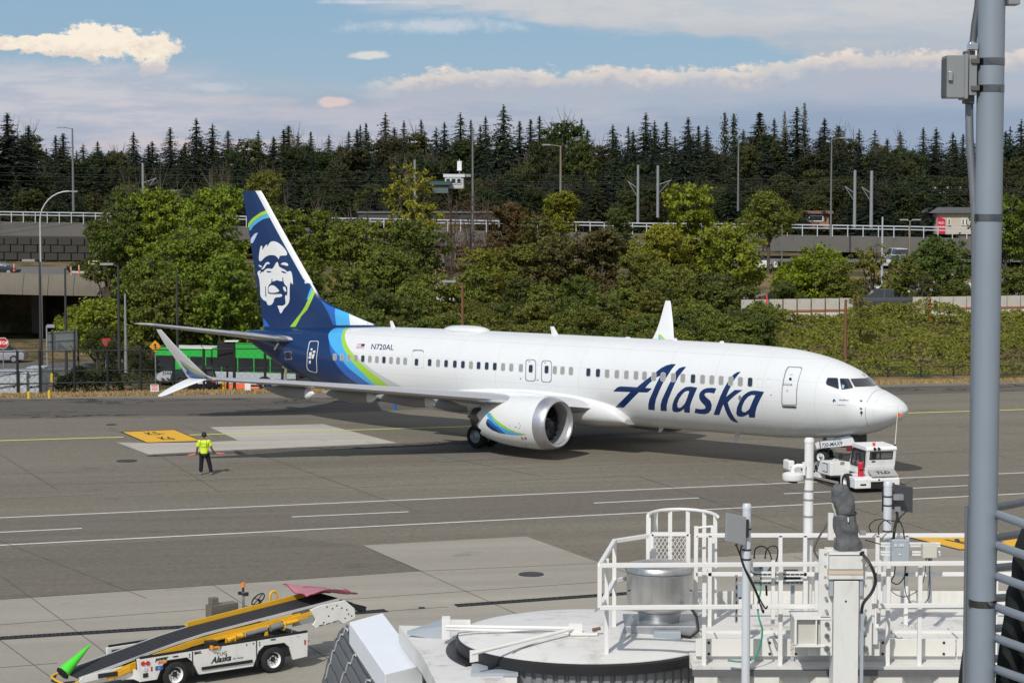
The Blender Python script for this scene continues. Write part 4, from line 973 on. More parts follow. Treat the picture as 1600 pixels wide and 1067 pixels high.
# ---- belt loader: local x along the body towards its front, y to the left (away from the camera)
BLo, BLr = (-8.1477, 50.5769, 0), radians(37.21)
def belt_loader():
    t = thing('belt_loader', 'white and yellow baggage belt loader with black conveyor belt parked on the concrete', 'belt loader', BLo, BLr)
    W = mat('loader_white', (.74,.74,.71), .45, var=.06, scale=3, dirt=.35, dirtcol=(.35,.30,.25)); Y = mat('loader_yellow', (.72,.40,.02), .45, var=.12, scale=5, dirt=.3, dirtcol=(.25,.14,.03)); K = M_dark
    BELT = mat('belt_black', (.022,.022,.023), .75, var=.2, scale=6)
    # chassis side with wheel arches, both sides
    def sideplate(y0, y1, nm):
        p = [(-1.02,.30),(-1.07,.86),(3.72,.92),(3.70,.30),(3.28,.27),(3.18,.60),(3.02,.74),(2.44,.74),(2.28,.62),(2.12,.26),(.60,.26),(.42,.60),(.27,.73),(-.30,.73),(-.42,.60),(-.55,.30)]
        m_ = MB(); m_.prism(p, y0, y1); return m_.build(nm, W, t, bevel=.012)
    sp = sideplate(-.02, .05, 'body_side'); sideplate(1.62, 1.69, 'body_side')
    m_ = MB(); m_.span((-1.03,.05,.32), (-.98,1.62,.56)); m_.build('rear_panel', W, t)
    m_ = MB(); m_.span((3.62,.05,.30), (3.68,1.62,.88)); m_.build('front_panel', W, t)
    m_ = MB(); m_.span((-.95,.06,.36), (3.6,1.6,.80)); m_.build('chassis', M_black, t)
    m_ = MB(); m_.bar((-1.0,.0,.885), (3.7,.0,.945), .05, .05); m_.bar((-1.0,1.66,.885), (3.7,1.66,.945), .05, .05); m_.build('top_rail', M_black, t)
    m_ = MB(); m_.span((.66,-.05,.37), (2.08,-.025,.44)); m_.build('rub_strip', M_black, t)
    m_ = MB(); m_.span((.40,-.028,.27), (.425,-.02,.86)); m_.span((2.20,-.028,.27), (2.225,-.02,.90)); m_.build('panel_gap', K, t)
    m_ = MB()
    for (a, b) in ((.33,.80),(.33,.74),(.50,.80),(2.12,.84),(2.30,.84),(2.30,.78),(-.35,.79),(1.93,.83),(1.2,.86)): m_.box((a,-.026,b), (.03,.01,.03))
    m_.build('fastener', K, t)
    m_ = MB(); m_.span((-.12,-.03,.785), (.02,-.022,.815)); m_.span((2.62,-.03,.85), (2.76,-.022,.88)); m_.build('latch', K, t)
    for (a, b, nm, mm, rr) in ((-.93,.745,'tail_lamp',M_red,.055), (-.80,.735,'tail_lamp',M_red,.055)): 
        m_ = MB(); m_.cyl((a,-.04,b), (a,-.018,b), rr, n=16); m_.build(nm, mm, t, smooth=50)
    m_ = MB(); m_.cyl((-.87,-.04,.60), (-.87,-.018,.60), .055, n=16); m_.build('work_lamp', mat('lamp_clear', (.6,.62,.64), .2), t)
    m_ = MB(); m_.span((-.93,-.035,.40), (-.80,-.022,.50)); m_.build('socket', K, t)
    m_ = MB(); m_.span((-.72,-.03,.53), (-.68,-.022,.64)); m_.build('red_mark', M_red, t)
    m_ = MB(); m_.span((-.60,-.03,.53), (-.40,-.022,.63)); m_.build('number_plate', mat('plate_blue', (.03,.12,.4), .5), t)
    m_ = MB(); m_.span((3.60,-.035,.62), (3.64,-.022,.74)); m_.build('side_marker', M_red, t)
    inkb, inko = mat('ink_black', (.02,.02,.02), .6), mat('ink_orange', (.8,.28,.05), .6)
    ex, ez = (1,0,.012), (0,0,1)
    text_on('power', .125, (-.43,-.028,.80), ex, ez, 'lettering', inkb, t, .25, .006); text_on('stow', .115, (-.41,-.028,.715), ex, ez, 'lettering', inko, t, .25, .008)
    text_on('TUG', .12, (1.22,-.028,.70), ex, ez, 'lettering', inkb, t, 0, 0, 1.2); text_on('Alaska', .21, (1.20,-.028,.565), ex, ez, 'lettering', inkb, t, .35, .006)
    text_on('Air Cargo', .075, (1.68,-.028,.535), ex, ez, 'lettering', inkb, t, .1); text_on('780SL', .085, (.56,-.028,.81), ex, ez, 'lettering', inkb, t, 0, .003); text_on('21', .07, (-.50,-.032,.58), ex, ez, 'lettering', M_white, t); text_on('TUG', .05, (3.42,-.028,.85), ex, ez, 'lettering', M_grey, t)
    for (a, y) in ((-.03,-.02+.14), (2.73,.12), (-.03,1.55), (2.73,1.55)):
        wheel_part(t, (a, y, .335), .335, .26, rim=.60)
    # conveyor: frame sides follow a bent centre line
    yn, yf = .34, 1.30
    line = [(-2.42,.50),(-1.9,.60),(-.6,.86),(.2,1.02),(1.0,1.15),(3.0,1.36),(4.9,1.56)]
    def strip(y0, y1, dz, th, nm, m1, i0=0, i1=99, ext=0):
        L = line[i0:i1]; p = [(a, b+dz+th) for a, b in L] + [(a, b+dz) for a, b in reversed(L)]
        q_ = MB(); q_.prism(p, y0, y1); return q_.build(nm, m1, t)
    strip(yn+.036, yf-.036, .0, .035, 'conveyor_belt', BELT)
    m_ = MB()
    for i in range(46):     # cleats of the belt
        f_ = (i+.5)/46; xx = line[0][0] + (line[-1][0]-line[0][0])*f_; zz = lerp_tab(line, xx) + .034
        m_.box((xx, (yn+yf)/2, zz), (.012, yf-yn-.16, .006))
    m_.build('belt_cleats', M_black, t)
    strip(yn, yn+.035, -.02, .06, 'conveyor_side', mat('alu_rail', (.60,.60,.58), .4, .3)); strip(yf-.035, yf, -.03, .08, 'conveyor_side', mat('alu_rail', (.6,.6,.58), .4, .3), 0, 5)
    strip(yf, yf+.05, -.02, .16, 'yellow_guard', Y, 4)
    strip(yf+.05, yf+.16, .04, .03, 'yellow_guard_lip', Y, 4)
    # yellow beams below the near rail
    m_ = MB()
    LL = [(-1.55,.50),(-.4,.77),(.6,.96),(1.6,1.08),(3.7,1.27)]
    for i in range(len(LL)-1): m_.bar((LL[i][0], yn-.02, LL[i][1]+.02), (LL[i+1][0], yn-.02, LL[i+1][1]+.02), .05, .14)
    m_.bar((1.0,yn-.06,.98), (3.9,yn-.06,1.24), .05, .045); m_.bar((3.35,yn-.05,1.24), (4.02,yn-.05,1.33), .07, .08)
    m_.bar((-1.7,yn-.02,.43), (-.9,yn-.02,.58), .06, .10); m_.bar((-1.45,yn-.05,.50),(-1.1,yn-.05,.60),.05,.12)
    m_.build('yellow_beam', Y, t)
    m_ = MB(); m_.cyl((1.5,yn-.12,.94), (1.95,yn-.12,1.02), .07, n=14); m_.build('ram_sleeve', Y, t, smooth=50)
    m_ = MB(); 
    for k in range(3): m_.bar((1.42+.28*k,yn-.2,.86+.03*k), (1.44+.28*k,yn-.2,1.06+.03*k), .02)
    m_.bar((1.4,yn-.2,.87), (2.05,yn-.2,.93), .02); m_.build('ram_guard', Y, t)
    text_on('GNGO', .09, (1.72,yn-.197,.985), (1,0,.17), (0,0,1), 'lettering', inkb, t)
    m_ = MB(); m_.cyl((1.95,yn-.12,1.02), (2.65,yn-.12,1.10), .065, n=14); m_.cyl((2.75,yn-.12,1.10), (3.1,yn-.12,1.15), .085, n=14); m_.build('hydraulic_ram', mat('ram_grey', (.22,.23,.22), .5, .3), t, smooth=50)
    m_ = MB(); m_.tube([(3.12+.0,yn-.12+.13*cos(a*pi/8),1.14+.13*sin(a*pi/8)) for a in range(17)], .02, 6); m_.build('ram_clamp', Y, t, smooth=50); m_ = MB(); m_.cyl((3.1,yn-.12,1.15),(3.55,yn-.12,1.2),.05,n=10); m_.build('ram_rod', Y, t, smooth=50); m_ = MB(); m_.bar((2.62,yn-.14,.90),(2.62,yn-.14,1.10),.09,.05); m_.build('ram_bracket', Y, t)
    m_ = MB(); m_.box((2.2,yn-.15,.97),(.5,.16,.05)); m_.box((2.3,.2,.9),(1.0,.2,.08)); m_.box((1.0,.1,.93),(.25,.25,.2)); m_.box((1.06,.35,.88),(.9,.1,.06)); m_.build('hydraulic_block', M_dark, t)
    m_ = MB(); m_.box((1.02,-.02,.885),(.22,.1,.05)); m_.box((.92,-.05,.90),(.06,.1,.09)); m_.build('orange_latch', mat('latch_orange', (.85,.32,.03), .5), t)
    # head end: white cheek plates with holes, rollers
    hp = [(3.95,1.42),(4.25,1.50),(5.00,1.55),(5.30,1.30),(5.32,1.05),(4.95,.94),(4.80,1.06),(4.10,.93),(4.02,1.02),(4.12,1.15)]
    for (a, b) in ((yn-.10, yn-.04), (yf+.04, yf+.10)):
        m_ = MB(); m_.prism(hp, a, b); hd = m_.build('head_plate', W, t, bevel=.01)
        m_ = MB()
        for (x_, z_) in ((4.45,1.44),(4.62,1.38),(4.75,1.44),(4.9,1.36),(5.05,1.30),(5.1,1.18),(5.0,1.08),(4.5,1.2),(4.35,1.05),(5.2,1.12)): m_.cyl((x_, a-.004, z_), (x_, a-.001, z_), .022, n=10)
        m_.bar((4.2,a-.004,.985),(4.35,a-.004,.998),.01,.02); m_.bar((4.42,a-.004,1.0),(4.55,a-.004,1.015),.01,.02); m_.bar((4.62,a-.004,1.02),(4.74,a-.004,1.035),.01,.02); m_.build('holes', K, hd)
    m_ = MB(); m_.cyl((4.9,yn-.05,1.47), (4.9,yf+.05,1.47), .08, n=16); m_.build('head_roller', M_dark, t, smooth=50)
    m_ = MB(); m_.box((5.15,.85,1.38), (.5,.7,.05)); m_.bar((5.3,.4,1.35),(5.75,.45,1.2),.08,.14); m_.bar((5.3,1.2,1.35),(5.75,1.15,1.2),.08,.14); m_.box((5.7,.8,1.18),(.1,.8,.1)); m_.build('bumper_arm', M_black, t)
    m_ = MB(); m_.prism([(3.45,1.05),(4.1,1.1),(4.08,1.3),(3.5,1.27)], yn-.08, yn-.03); m_.build('slide_plate', M_grey, t)
    # tail end
    m_ = MB(); m_.prism([(-2.5,.40),(-1.5,.47),(-1.3,.66),(-2.35,.55)], yn-.03, yn); m_.prism([(-1.5,.36),(-.95,.30),(-.9,.5),(-1.3,.62)], yn-.0, yn+.05); m_.bar((-1.25,.5,.3),(-1.05,.45,.55),.04,.1); m_.build('tail_frame', W, t)
    m_ = MB(); m_.tube([(-2.45,yn-.02,.44),(-2.62,yn-.02,.40),(-2.74,yn+.1,.40),(-2.78,.85,.42),(-2.74,yf-.1,.44),(-2.6,yf,.47),(-2.4,yf,.50)], .03, 8); m_.build('tail_bumper', Y, t, smooth=60)
    m_ = MB(); m_.tube([(-2.45,.5,.42),(-2.80,.7,.39),(-2.82,1.0,.40),(-2.6,1.25,.44)], .025, 6); m_.build('tail_hose', M_black, t); m_ = MB(); m_.box((-1.7,yn-.05,.52),(.5,.05,.10)); m_.build('tail_box', M_dark, t)
    # operator side: console box, beacon mast, steering wheel, yellow grab loop
    m_ = MB(); m_.span((1.95,1.80,.9), (2.75,2.1,1.52)); m_.span((2.0,1.85,1.52), (2.2,2.05,1.70)); m_.build('console', mat('console_steel', (.20,.19,.16), .45, .4), t, bevel=.012)
    m_ = MB(); m_.cyl((2.95,1.9,.85), (2.95,1.9,1.75), .035, n=12); m_.build('mast', M_steel, t, smooth=50)
    m_ = MB(); m_.box((2.95,1.9,1.70), (.08,.34,.06)); m_.cyl((2.95,1.72,1.68),(2.95,1.72,1.77),.05,n=10); m_.cyl((2.95,2.06,1.66),(2.95,2.06,1.73),.06,n=10); m_.cyl((2.95,1.9,1.75),(2.95,1.9,1.90),.03,n=8); m_.build('mast_lamps', M_dark, t)
    m_ = MB(); m_.cyl((2.95,1.9,1.88), (2.95,1.9,2.0), .055, .045, n=12); m_.build('beacon', mat('beacon_orange', (.8,.20,.02), .3), t, smooth=50)
    m_ = MB(); c_ = Vector((3.42,1.95,1.50)); ax1 = Vector((.55,0,.5)).normalized(); ax2 = Vector((0,1,0))
    m_.tube([c_ + (ax1*cos(a*pi/12) + ax2*sin(a*pi/12))*.20 for a in range(25)], .018, 6); m_.bar(c_-ax1*.19, c_+ax1*.19, .02); m_.bar(c_-ax2*.19, c_+ax2*.19, .02); m_.bar(c_, c_+Vector((.2,0,-.3)), .04); m_.build('steering_wheel', M_black, t, smooth=60)
    m_ = MB(); m_.tube([(3.75,1.9,1.0),(3.75,1.9,1.56),(3.78,1.9,1.64),(3.85,1.9,1.67),(3.92,1.9,1.64),(3.95,1.9,1.56),(3.95,1.9,1.3)], .035, 10); m_.build('grab_loop', Y, t, smooth=60)
    m_ = MB(); m_.box((2.95,1.6,1.0), (.5,.4,.5)); m_.build('seat', M_black, t, bevel=.04)
    return t
belt_loader()
def BL(x, y, z): return Vector(BLo) + Matrix.Rotation(BLr, 3, 'Z') @ Vector((x, y, z))
# green cone laid in the tail of the loader
def cone():
    base = BL(-2.62, .80, .60); tip = BL(-1.86, .95, 1.13)
    t = thing('traffic_cone', 'bright green traffic cone lying on the low end of the belt loader', 'cone', base)
    d = tip - base; L = d.length; Mx = d.to_track_quat('Z', 'Y').to_matrix()
    m_ = MB(); rings = []
    for (r, h) in ((.165,0),(.155,.03),(.03,L),(.018,L+.01)): rings.append([Mx @ Vector((r*cos(a*pi/12), r*sin(a*pi/12), h)) for a in range(24)])
    m_.loft(rings, cap=False); m_.build('body', mat('cone_green', (.08,.72,.04), .45, var=.08, dirt=.15), t, smooth=50)
    m_ = MB(); q = [Vector((cos(a*pi/4+.39)*.22, sin(a*pi/4+.39)*.22, 0)) for a in range(8)]; q = [p*.82 for p in q]; m_.loft([[Mx @ (p + Vector((0,0,-.03))) for p in q], [Mx @ p for p in q]]); m_.build('base', M_black, t)
cone()
def mat_pink():
    c = BL(4.62, .82, 1.60); t = thing('rubber_mat', 'crumpled pink sheet with dark red edge draped over the belt loader head', 'mat', c, BLr)
    m_ = MB(); N_ = 14; rim = []
    def f(i, j): 
        x, y = (i/N_-.5)*1.55, (j/8-.5)*1.15
        return Vector((x, y, .10 + .13*sin(2.5*x+1.2*y+2.4) + .05*sin(7*y+2*x) + .06*abs(x) + (.03 if abs(x) > .6 else 0)))
    m_.v = [tuple(f(i, j)) for j in range(9) for i in range(N_+1)]; m_.f = [(j*(N_+1)+i, j*(N_+1)+i+1, (j+1)*(N_+1)+i+1, (j+1)*(N_+1)+i) for j in range(8) for i in range(N_)]
    o = m_.build('sheet', mat('pink_vinyl', (.42,.17,.21), .55, var=.1, scale=3), t, smooth=60); s = o.modifiers.new('thickness', 'SOLIDIFY'); s.thickness = .012
    ed = [f(i, 0) for i in range(N_+1)] + [f(N_, j) for j in range(1, 9)] + [f(i, 8) for i in range(N_-1, -1, -1)] + [f(0, j) for j in range(7, -1, -1)]
    m_ = MB(); m_.tube(ed, .014, 6); m_.tube([f(i, 5)+Vector((0,0,.012)) for i in range(3, 12)], .006, 4); m_.build('hem', mat('hem_red', (.32,.03,.07), .5), t)
mat_pink()
# ---- aircraft tug
def tug():
    p = G(1371, 770); ang = radians(104.5)
    t = thing('aircraft_tug', 'white towbarless aircraft tug with red extinguisher holding the nose wheel', 'tug', (p.x, p.y, 0), ang)
    W = mat('tug_white', (.78,.78,.76), .4, var=.05, scale=2, dirt=.3, dirtcol=(.4,.36,.3)); K = M_dark
    # local: x forward to the aircraft, y left. rear bumper at x=0
    m_ = MB(); m_.prism([(0,.20),(0,.58),(.25,.64),(1.5,.64),(1.5,.20)], -.98, -.30); m_.prism([(0,.20),(0,.58),(.25,.64),(1.5,.64),(1.5,.20)], .28, .98); m_.prism([(0,.45),(0,.58),(.25,.64),(1.5,.64),(1.5,.45)], -.30, .28); m_.build('rear_body', W, t, bevel=.03)
    m_ = MB(); m_.span((.06,-.31,.18), (1.4,.29,.44)); m_.build('rear_recess', M_black, t)
    m_ = MB(); m_.span((-.01,.50,.32), (.01,.75,.39)); m_.build('rear_lamp', K, t); m_ = MB(); m_.span((-.01,-.75,.32), (.01,-.5,.39)); m_.build('rear_lamp', K, t); m_ = MB(); m_.span((-.01,-.1,.50),(.01,-.03,.57)); m_.build('tow_pin', K, t)
    # cab
    cy0, cy1 = -.98, .30
    m_ = MB(); pr = [(.55,.84),(.35,1.62),(.42,1.80),(1.6,1.86),(1.95,1.70),(2.25,.84)]
    m_.prism([(.59,.64),(.50,1.05),(2.18,1.05),(2.3,.64)], cy0, cy1); lowc = m_.build('cab_base', W, t, bevel=.02)
    rf = MB(); rf.prism([(.34,1.72),(.40,1.84),(1.7,1.88),(1.9,1.76),(1.88,1.68),(.36,1.66)], cy0-.03, cy1+.03); rf.build('cab_roof', W, t, bevel=.03)
    m_ = MB()
    m_.prism([(.50,1.05),(.40,1.67),(.50,1.67),(.60,1.05)], cy0, cy1) if False else None
    def rear(yA, yB, zA, zB): # panel in the sloping rear wall
        xs_ = lambda z: .55 - (z-.84)*.20
        m_.add([Vector((xs_(z)+o, y, z)) for o in (0,.05) for (y, z) in ((yA,zA),(yB,zA),(yB,zB),(yA,zB))], [(3,2,1,0),(4,5,6,7),(0,1,5,4),(1,2,6,5),(2,3,7,6),(3,0,4,7)])
    rear(cy0, cy1, 1.02, 1.30); rear(cy0, cy1, 1.64, 1.70); rear(cy0, cy0+.13, 1.30, 1.64); rear(cy1-.13, cy1, 1.30, 1.64); m_.build('cab_rear', W, t)
    m_ = MB(); rear(cy0+.13, cy1-.13, 1.30, 1.64); g = m_.build('rear_window', mat('clear_glass', (.12,.13,.13), .05, spec=.7), t); g.location.x = .02
    m_ = MB(); rear(cy0+.13, cy0+.16, 1.30, 1.64); rear(cy1-.16, cy1-.13, 1.30, 1.64); rear(cy0+.16, cy1-.16, 1.30, 1.33); rear(cy0+.16, cy1-.16, 1.61, 1.64); rear(-.32,-.29,1.32,1.62); o = m_.build('window_seal', K, g); o.location.x = -.03
    m_ = MB(); rear(-.12,.08,1.31,1.58); o = m_.build('driver_head_shape', M_black, g); o.location.x = -.026
    for s, y in ((1, cy1), (-1, cy0)):
        m_ = MB()
        m_.prism([(.50,1.05),(.38,1.67),(.52,1.67),(.64,1.05)], y-.05*(s > 0), y+.05*(s < 0)); m_.prism([(1.95,1.05),(1.70,1.67),(1.86,1.67),(2.18,1.05)], y-.05*(s > 0), y+.05*(s < 0)); m_.build('cab_pillar', W, t)
        m_ = MB(); m_.prism([(.62,.98),(.52,1.64),(1.70,1.64),(1.96,.98)], y-.03, y+.012); sw = m_.build('side_window', mat('side_glass', (.07,.075,.075), .05, spec=.7), t)
        m_ = MB(); yy = y+.02*s
        for a, b in (((.62,.98),(.52,1.64)), ((.52,1.64),(1.70,1.64)), ((1.70,1.64),(1.96,.98)), ((1.96,.98),(.62,.98)), ((1.1,.98),(1.05,1.64)), ((.8,1.2),(1.3,1.5)), ((1.3,1.5),(1.5,1.05))): m_.bar((a[0],yy,a[1]), (b[0],yy,b[1]), .045 if a[0] not in (.8,1.3,1.1) else .03)
        m_.build('window_seal', M_black, sw)
    m_ = MB(); m_.prism([(2.22,1.0),(1.9,1.66),(1.86,1.66),(2.16,1.0)], cy0, cy1); m_.build('windscreen', M_glass, t)
    m_ = MB(); m_.prism([(.04,.65),(.50,.86),(.50,.89),(.04,.675)], -.94, .22); hd = m_.build('engine_hood', mat('hood_grey', (.34,.34,.34), .5), t)
    text_on('TLD', .26, (.27,-.36,.79), (0,-1,0), (.9,0,.41), 'lettering', M_black, t, 0, .01, 1.3)
    m_ = MB(); m_.cyl((.45,.55,.64), (.45,.55,1.14), .11, n=16); m_.sphere((.45,.55,1.14), .11); e = m_.build('fire_extinguisher', mat('extinguisher_red', (.6,.02,.03), .35), t, smooth=60)
    m_ = MB(); m_.cyl((.45,.55,1.2), (.45,.55,1.28), .03, n=8); m_.box((.35,.55,.92), (.04,.2,.05)); m_.build('valve', M_dark, e)
    m_ = MB(); m_.cyl((.62,-.1,1.86), (.62,-.1,1.98), .06, n=12); m_.build('beacon', mat('beacon_red', (.8,.06,.02), .3), t, smooth=50)
    m_ = MB(); m_.cyl((.30,-.02,1.74),(.40,-.02,1.76),.06,n=12); m_.cyl((.30,-.20,1.74),(.40,-.20,1.76),.06,n=12); m_.span((.46,-.1,1.20),(.48,.06,1.255)); m_.build('work_lamp', K, t)
    m_ = MB(); m_.box((1.75,.48,1.62),(.08,.24,.2)); m_.build('side_lamp', mat('lamp_darkred', (.2,.02,.02), .4), t)
    m_ = MB(); m_.bar((1.9,.30,1.4),(1.95,.75,1.35),.03); m_.box((1.95,.78,1.3),(.05,.16,.2)); m_.build('mirror', K, t)
    a0, a1 = Vector((.45,-.95,1.8)), Vector((.55,-1.12,3.45))
    m_ = MB(); m_.cyl(a0, a1, .022, .012, 8); an = m_.build('antenna', mat('whip_white', (.6,.6,.58), .5), t)
    m_ = MB(); m_.cyl(a0-Vector((0,0,.1)), a0+Vector((0,0,.1)), .04, n=8); m_.build('antenna_base', M_black, an)
    m_ = MB(); c_ = Vector((.53,-1.1,3.1)); m_.add([c_, c_+Vector((-.02,-.0,.10)), c_+Vector((0,-.14,.0)), c_+Vector((0,-.24,-.08)), c_+Vector((0,-.10,-.08)), c_+Vector((.02,.02,-.12))], [(0,1,2),(0,2,3,4),(0,4,5)]); m_.build('orange_flag', mat('flag_orange', (.85,.12,.02), .6), an)
    # forward white housing, grey arch over the cradle and the low arms
    m_ = MB(); m_.prism([(2.2,.45),(2.2,1.02),(3.3,.95),(3.6,.50),(3.5,.42)], .25, 1.12); hs = m_.build('battery_box', W, t, bevel=.03)
    m_ = MB(); m_.span((2.5,1.125,.56), (3.0,1.135,.92)); m_.build('notice_panel', K, hs); m_ = MB(); m_.span((2.53,1.137,.59), (2.97,1.142,.89)); m_.build('notice', M_white, hs)
    m_ = MB(); m_.prism([(2.2,.45),(2.2,.95),(3.3,.88),(3.6,.45)], -1.1, -.25); m_.build('engine_box', W, t, bevel=.03)
    m_ = MB(); pr = [(3.3+1.2*i/8, .55+.42*cos((i/8)*pi/2)) for i in range(9)]; m_.prism([(3.3,.4)] + pr + [(4.5,.4)], .55, 1.05); ar = m_.build('arm_cover', mat('cover_grey', (.36,.38,.40), .5), t, bevel=.02)
    text_on('TLD', .26, (3.62,1.054,.80), (-1,0,-.1), (0,0,1), 'lettering', M_black, ar, .2, .01)
    for s in (1, -1):
        m_ = MB(); m_.prism([(3.4,.18),(3.4,.42),(7.0,.34),(7.3,.24),(7.2,.16)], s*.82, s*1.12); m_.build('cradle_arm', W, t, bevel=.015)
        m_ = MB(); m_.prism([(4.9,.35),(4.9,.62),(6.3,.55),(6.4,.36)], s*.62, s*.9); m_.build('cradle_block', K, t)
        m_ = MB(); m_.span((6.6,s*.9,.12),(7.3,s*1.18,.55)); m_.build('arm_cap', W, t, bevel=.06)
    m_ = MB(); 
    for k in range(5): m_.box((3.9+.35*k,1.125,.44-.02*k),(.12,.02,.09))
    m_.box((3.7,1.13,.62),(.22,.02,.2)); m_.build('arm_holes', M_black, t)
    m_ = MB(); m_.span((3.5,-.62,.2),(3.7,.62,.5)); m_.span((3.7,-.5,.16),(5.9,.5,.24)); m_.build('cradle', M_grey, t)
    m_ = MB(); m_.prism([(1.5,.22),(1.5,.3),(7.1,.12),(7.1,.07)], 1.06, 1.16); m_.build('side_skid', mat('worn_metal', (.4,.36,.32), .5, .3), t)
    for (a, b) in ((.85,.92),(.85,-.92)): wheel_part(t, (a, b, .36), .36, .3, rim=.55)
    for (a, b) in ((6.95,.92),(6.95,-.92)): wheel_part(t, (a, b, .3), .3, .24, rim=.5)
tug()
# ---- marshaller with orange wands, seen from behind
def skin_body(name, joints, edges, m_, parent, root=0, sub=2):
    me = bpy.data.meshes.new(name); me.from_pydata([j[0] for j in joints], edges, []); o = bpy.data.objects.new(name, me); COL.objects.link(o)
    sk = o.modifiers.new('skin', 'SKIN'); sk.use_smooth_shade = True
    for i, j in enumerate(joints):
        r = j[1] if isinstance(j[1], tuple) else (j[1], j[1]); me.skin_vertices[0].data[i].radius = r
    me.skin_vertices[0].data[root].use_root = True
    s = o.modifiers.new('sub', 'SUBSURF'); s.levels = sub; s.render_levels = sub
    bpy.context.view_layer.update()
    nm = bpy.data.meshes.new_from_object(o.evaluated_get(bpy.context.evaluated_depsgraph_get())); bpy.data.objects.remove(o); bpy.data.meshes.remove(me)
    nm.name = name; nm.materials.clear(); nm.materials.append(m_)
    if len(nm.polygons): nm.polygons.foreach_set('use_smooth', [True]*len(nm.polygons))
    o = bpy.data.objects.new(name, nm); COL.objects.link(o)
    if parent is not None: o.parent = parent
    return o
def marshaller():
    p = G(319.5, 741); wide = 1.14; t = thing('person', 'ramp worker in yellow vest and dark trousers holding an orange wand in each hand', 'person', p)
    SK = mat('skin', (.20,.10,.06), .55, var=.08); V = mat('hi_vis_yellow', (.62,.80,.02), .6, var=.06, scale=6, bump=.1); TR = mat('navy_trousers', (.004,.005,.009), .9, var=.2); HR = mat('hair_black', (.012,.01,.009), .6)
    J = [((0,0,.95),(.155,.11)), ((0,.0,1.12),(.15,.105)), ((0,.0,1.30),(.175,.115)), ((0,.0,1.44),(.16,.10)), ((0,.0,1.52),(.06,.06)), ((0,.01,1.60),(.055,.06)),
         ((-.17,0,1.44),.07), ((-.245,.02,1.20),.055), ((-.27,.02,1.10),.045), ((-.30,.10,.96),.036), ((-.31,.12,.90),.03),
         ((.17,0,1.44),.07), ((.25,.02,1.22),.055), ((.27,.02,1.12),.045), ((.36,.10,.97),.036), ((.39,.13,.92),.03),
         ((-.09,0,.88),(.10,.10)), ((-.115,0,.52),.07), ((-.14,-.02,.12),.055), ((.10,0,.88),(.10,.10)), ((.19,0,.52),.07), ((.26,-.02,.12),.055)]
    Ed = [(0,1),(1,2),(2,3),(3,4),(4,5),(3,6),(6,7),(7,8),(8,9),(9,10),(3,11),(11,12),(12,13),(13,14),(14,15),(0,16),(16,17),(17,18),(0,19),(19,20),(20,21)]
    b = skin_body('body', J, Ed, SK, t)
    # head: skull with nose, ears and eyes, hair cap
    m_ = MB(); rings = []
    for i in range(13):
        a = -pi/2 + pi*i/12; r = cos(a); z = sin(a)
        rings.append([Vector((.075*r*cos(k*pi/8)*(1-.18*(z < -.2)*abs(z)), .092*r*sin(k*pi/8) + (.012 if z < 0 else 0), 1.70 + .115*z)) for k in range(16)])
    m_.loft(rings, cap=False); m_.sphere((0,.098,1.69), .016, 8, 6, (1,1,1.6)); m_.sphere((-.078,.0,1.69), .02, 8, 6, (.5,1,1.6)); m_.sphere((.078,.0,1.69), .02, 8, 6, (.5,1,1.6))
    hd = m_.build('head', SK, t, smooth=70)
    m_ = MB(); m_.sphere((-.028,.083,1.705), .010, 6, 5); m_.sphere((.028,.083,1.705), .010, 6, 5); m_.build('eye', M_black, hd); m_ = MB(); m_.sphere((0,.09,1.65), .018, 8, 5, (1.4,.5,.4)); m_.build('mouth', mat('lip', (.16,.05,.04), .5), hd)
    m_ = MB(); rings = []
    for i in range(8):
        a = -.35 + (pi/2+.35)*i/7; r = cos(a); z = sin(a)
        rings.append([Vector((.086*r*cos(k*pi/8), (.104*r*sin(k*pi/8) if sin(k*pi/8) < 0.2 or i > 2 else .05*r*sin(k*pi/8)) - .008, 1.705 + .128*z)) for k in range(16)])
    m_.loft(rings); m_.build('hair', HR, hd, smooth=70)
    m_ = MB(); m_.tube([(.088*cos(a*pi/10), -.015, 1.71+.135*sin(a*pi/10)) for a in range(11)], .010, 6); m_.sphere((-.092,-.01,1.69), .034, 8, 6, (.5,1,1.2)); m_.sphere((.092,-.01,1.69), .034, 8, 6, (.5,1,1.2)); m_.build('ear_defenders', mat('muff_black', (.02,.02,.02), .4), hd, smooth=60)
    # shirt + vest: slightly larger shell of the torso with short sleeves
    J2 = [((0,0,.86),(.19,.15)), ((0,0,.98),(.18,.135)), ((0,.0,1.12),(.172,.125)), ((0,.0,1.30),(.195,.13)), ((0,.0,1.45),(.165,.11)), ((0,0,1.50),(.09,.08)), ((-.18,0,1.445),.085), ((-.235,.015,1.25),.08), ((-.25,.02,1.19),.078), ((.18,0,1.445),.085), ((.24,.015,1.27),.08), ((.258,.02,1.21),.078)]
    vest = skin_body('vest', J2, [(0,1),(1,2),(2,3),(3,4),(4,5),(4,6),(6,7),(7,8),(4,9),(9,10),(10,11)], V, t)
    DK = mat('vest_band', (.16,.18,.10), .6)
    bvv = BVHTree.FromPolygons([v.co.copy() for v in vest.data.vertices], [tuple(f.vertices) for f in vest.data.polygons])
    def back(L, nm, m1, w):
        mm = MB(); pts = []
        for (a, b_) in L:
            h = bvv.ray_cast(Vector((a, -1, b_)), Vector((0,1,0)))
            if h[0] is not None: pts.append(h[0] + Vector((0,-.004,0)))
        for i in range(len(pts)-1): mm.bar(pts[i], pts[i+1], w, .012, up=(0,1,0)) if False else mm.tube([pts[i], pts[i+1]], w/2, 6)
        mm.build(nm, m1, vest)
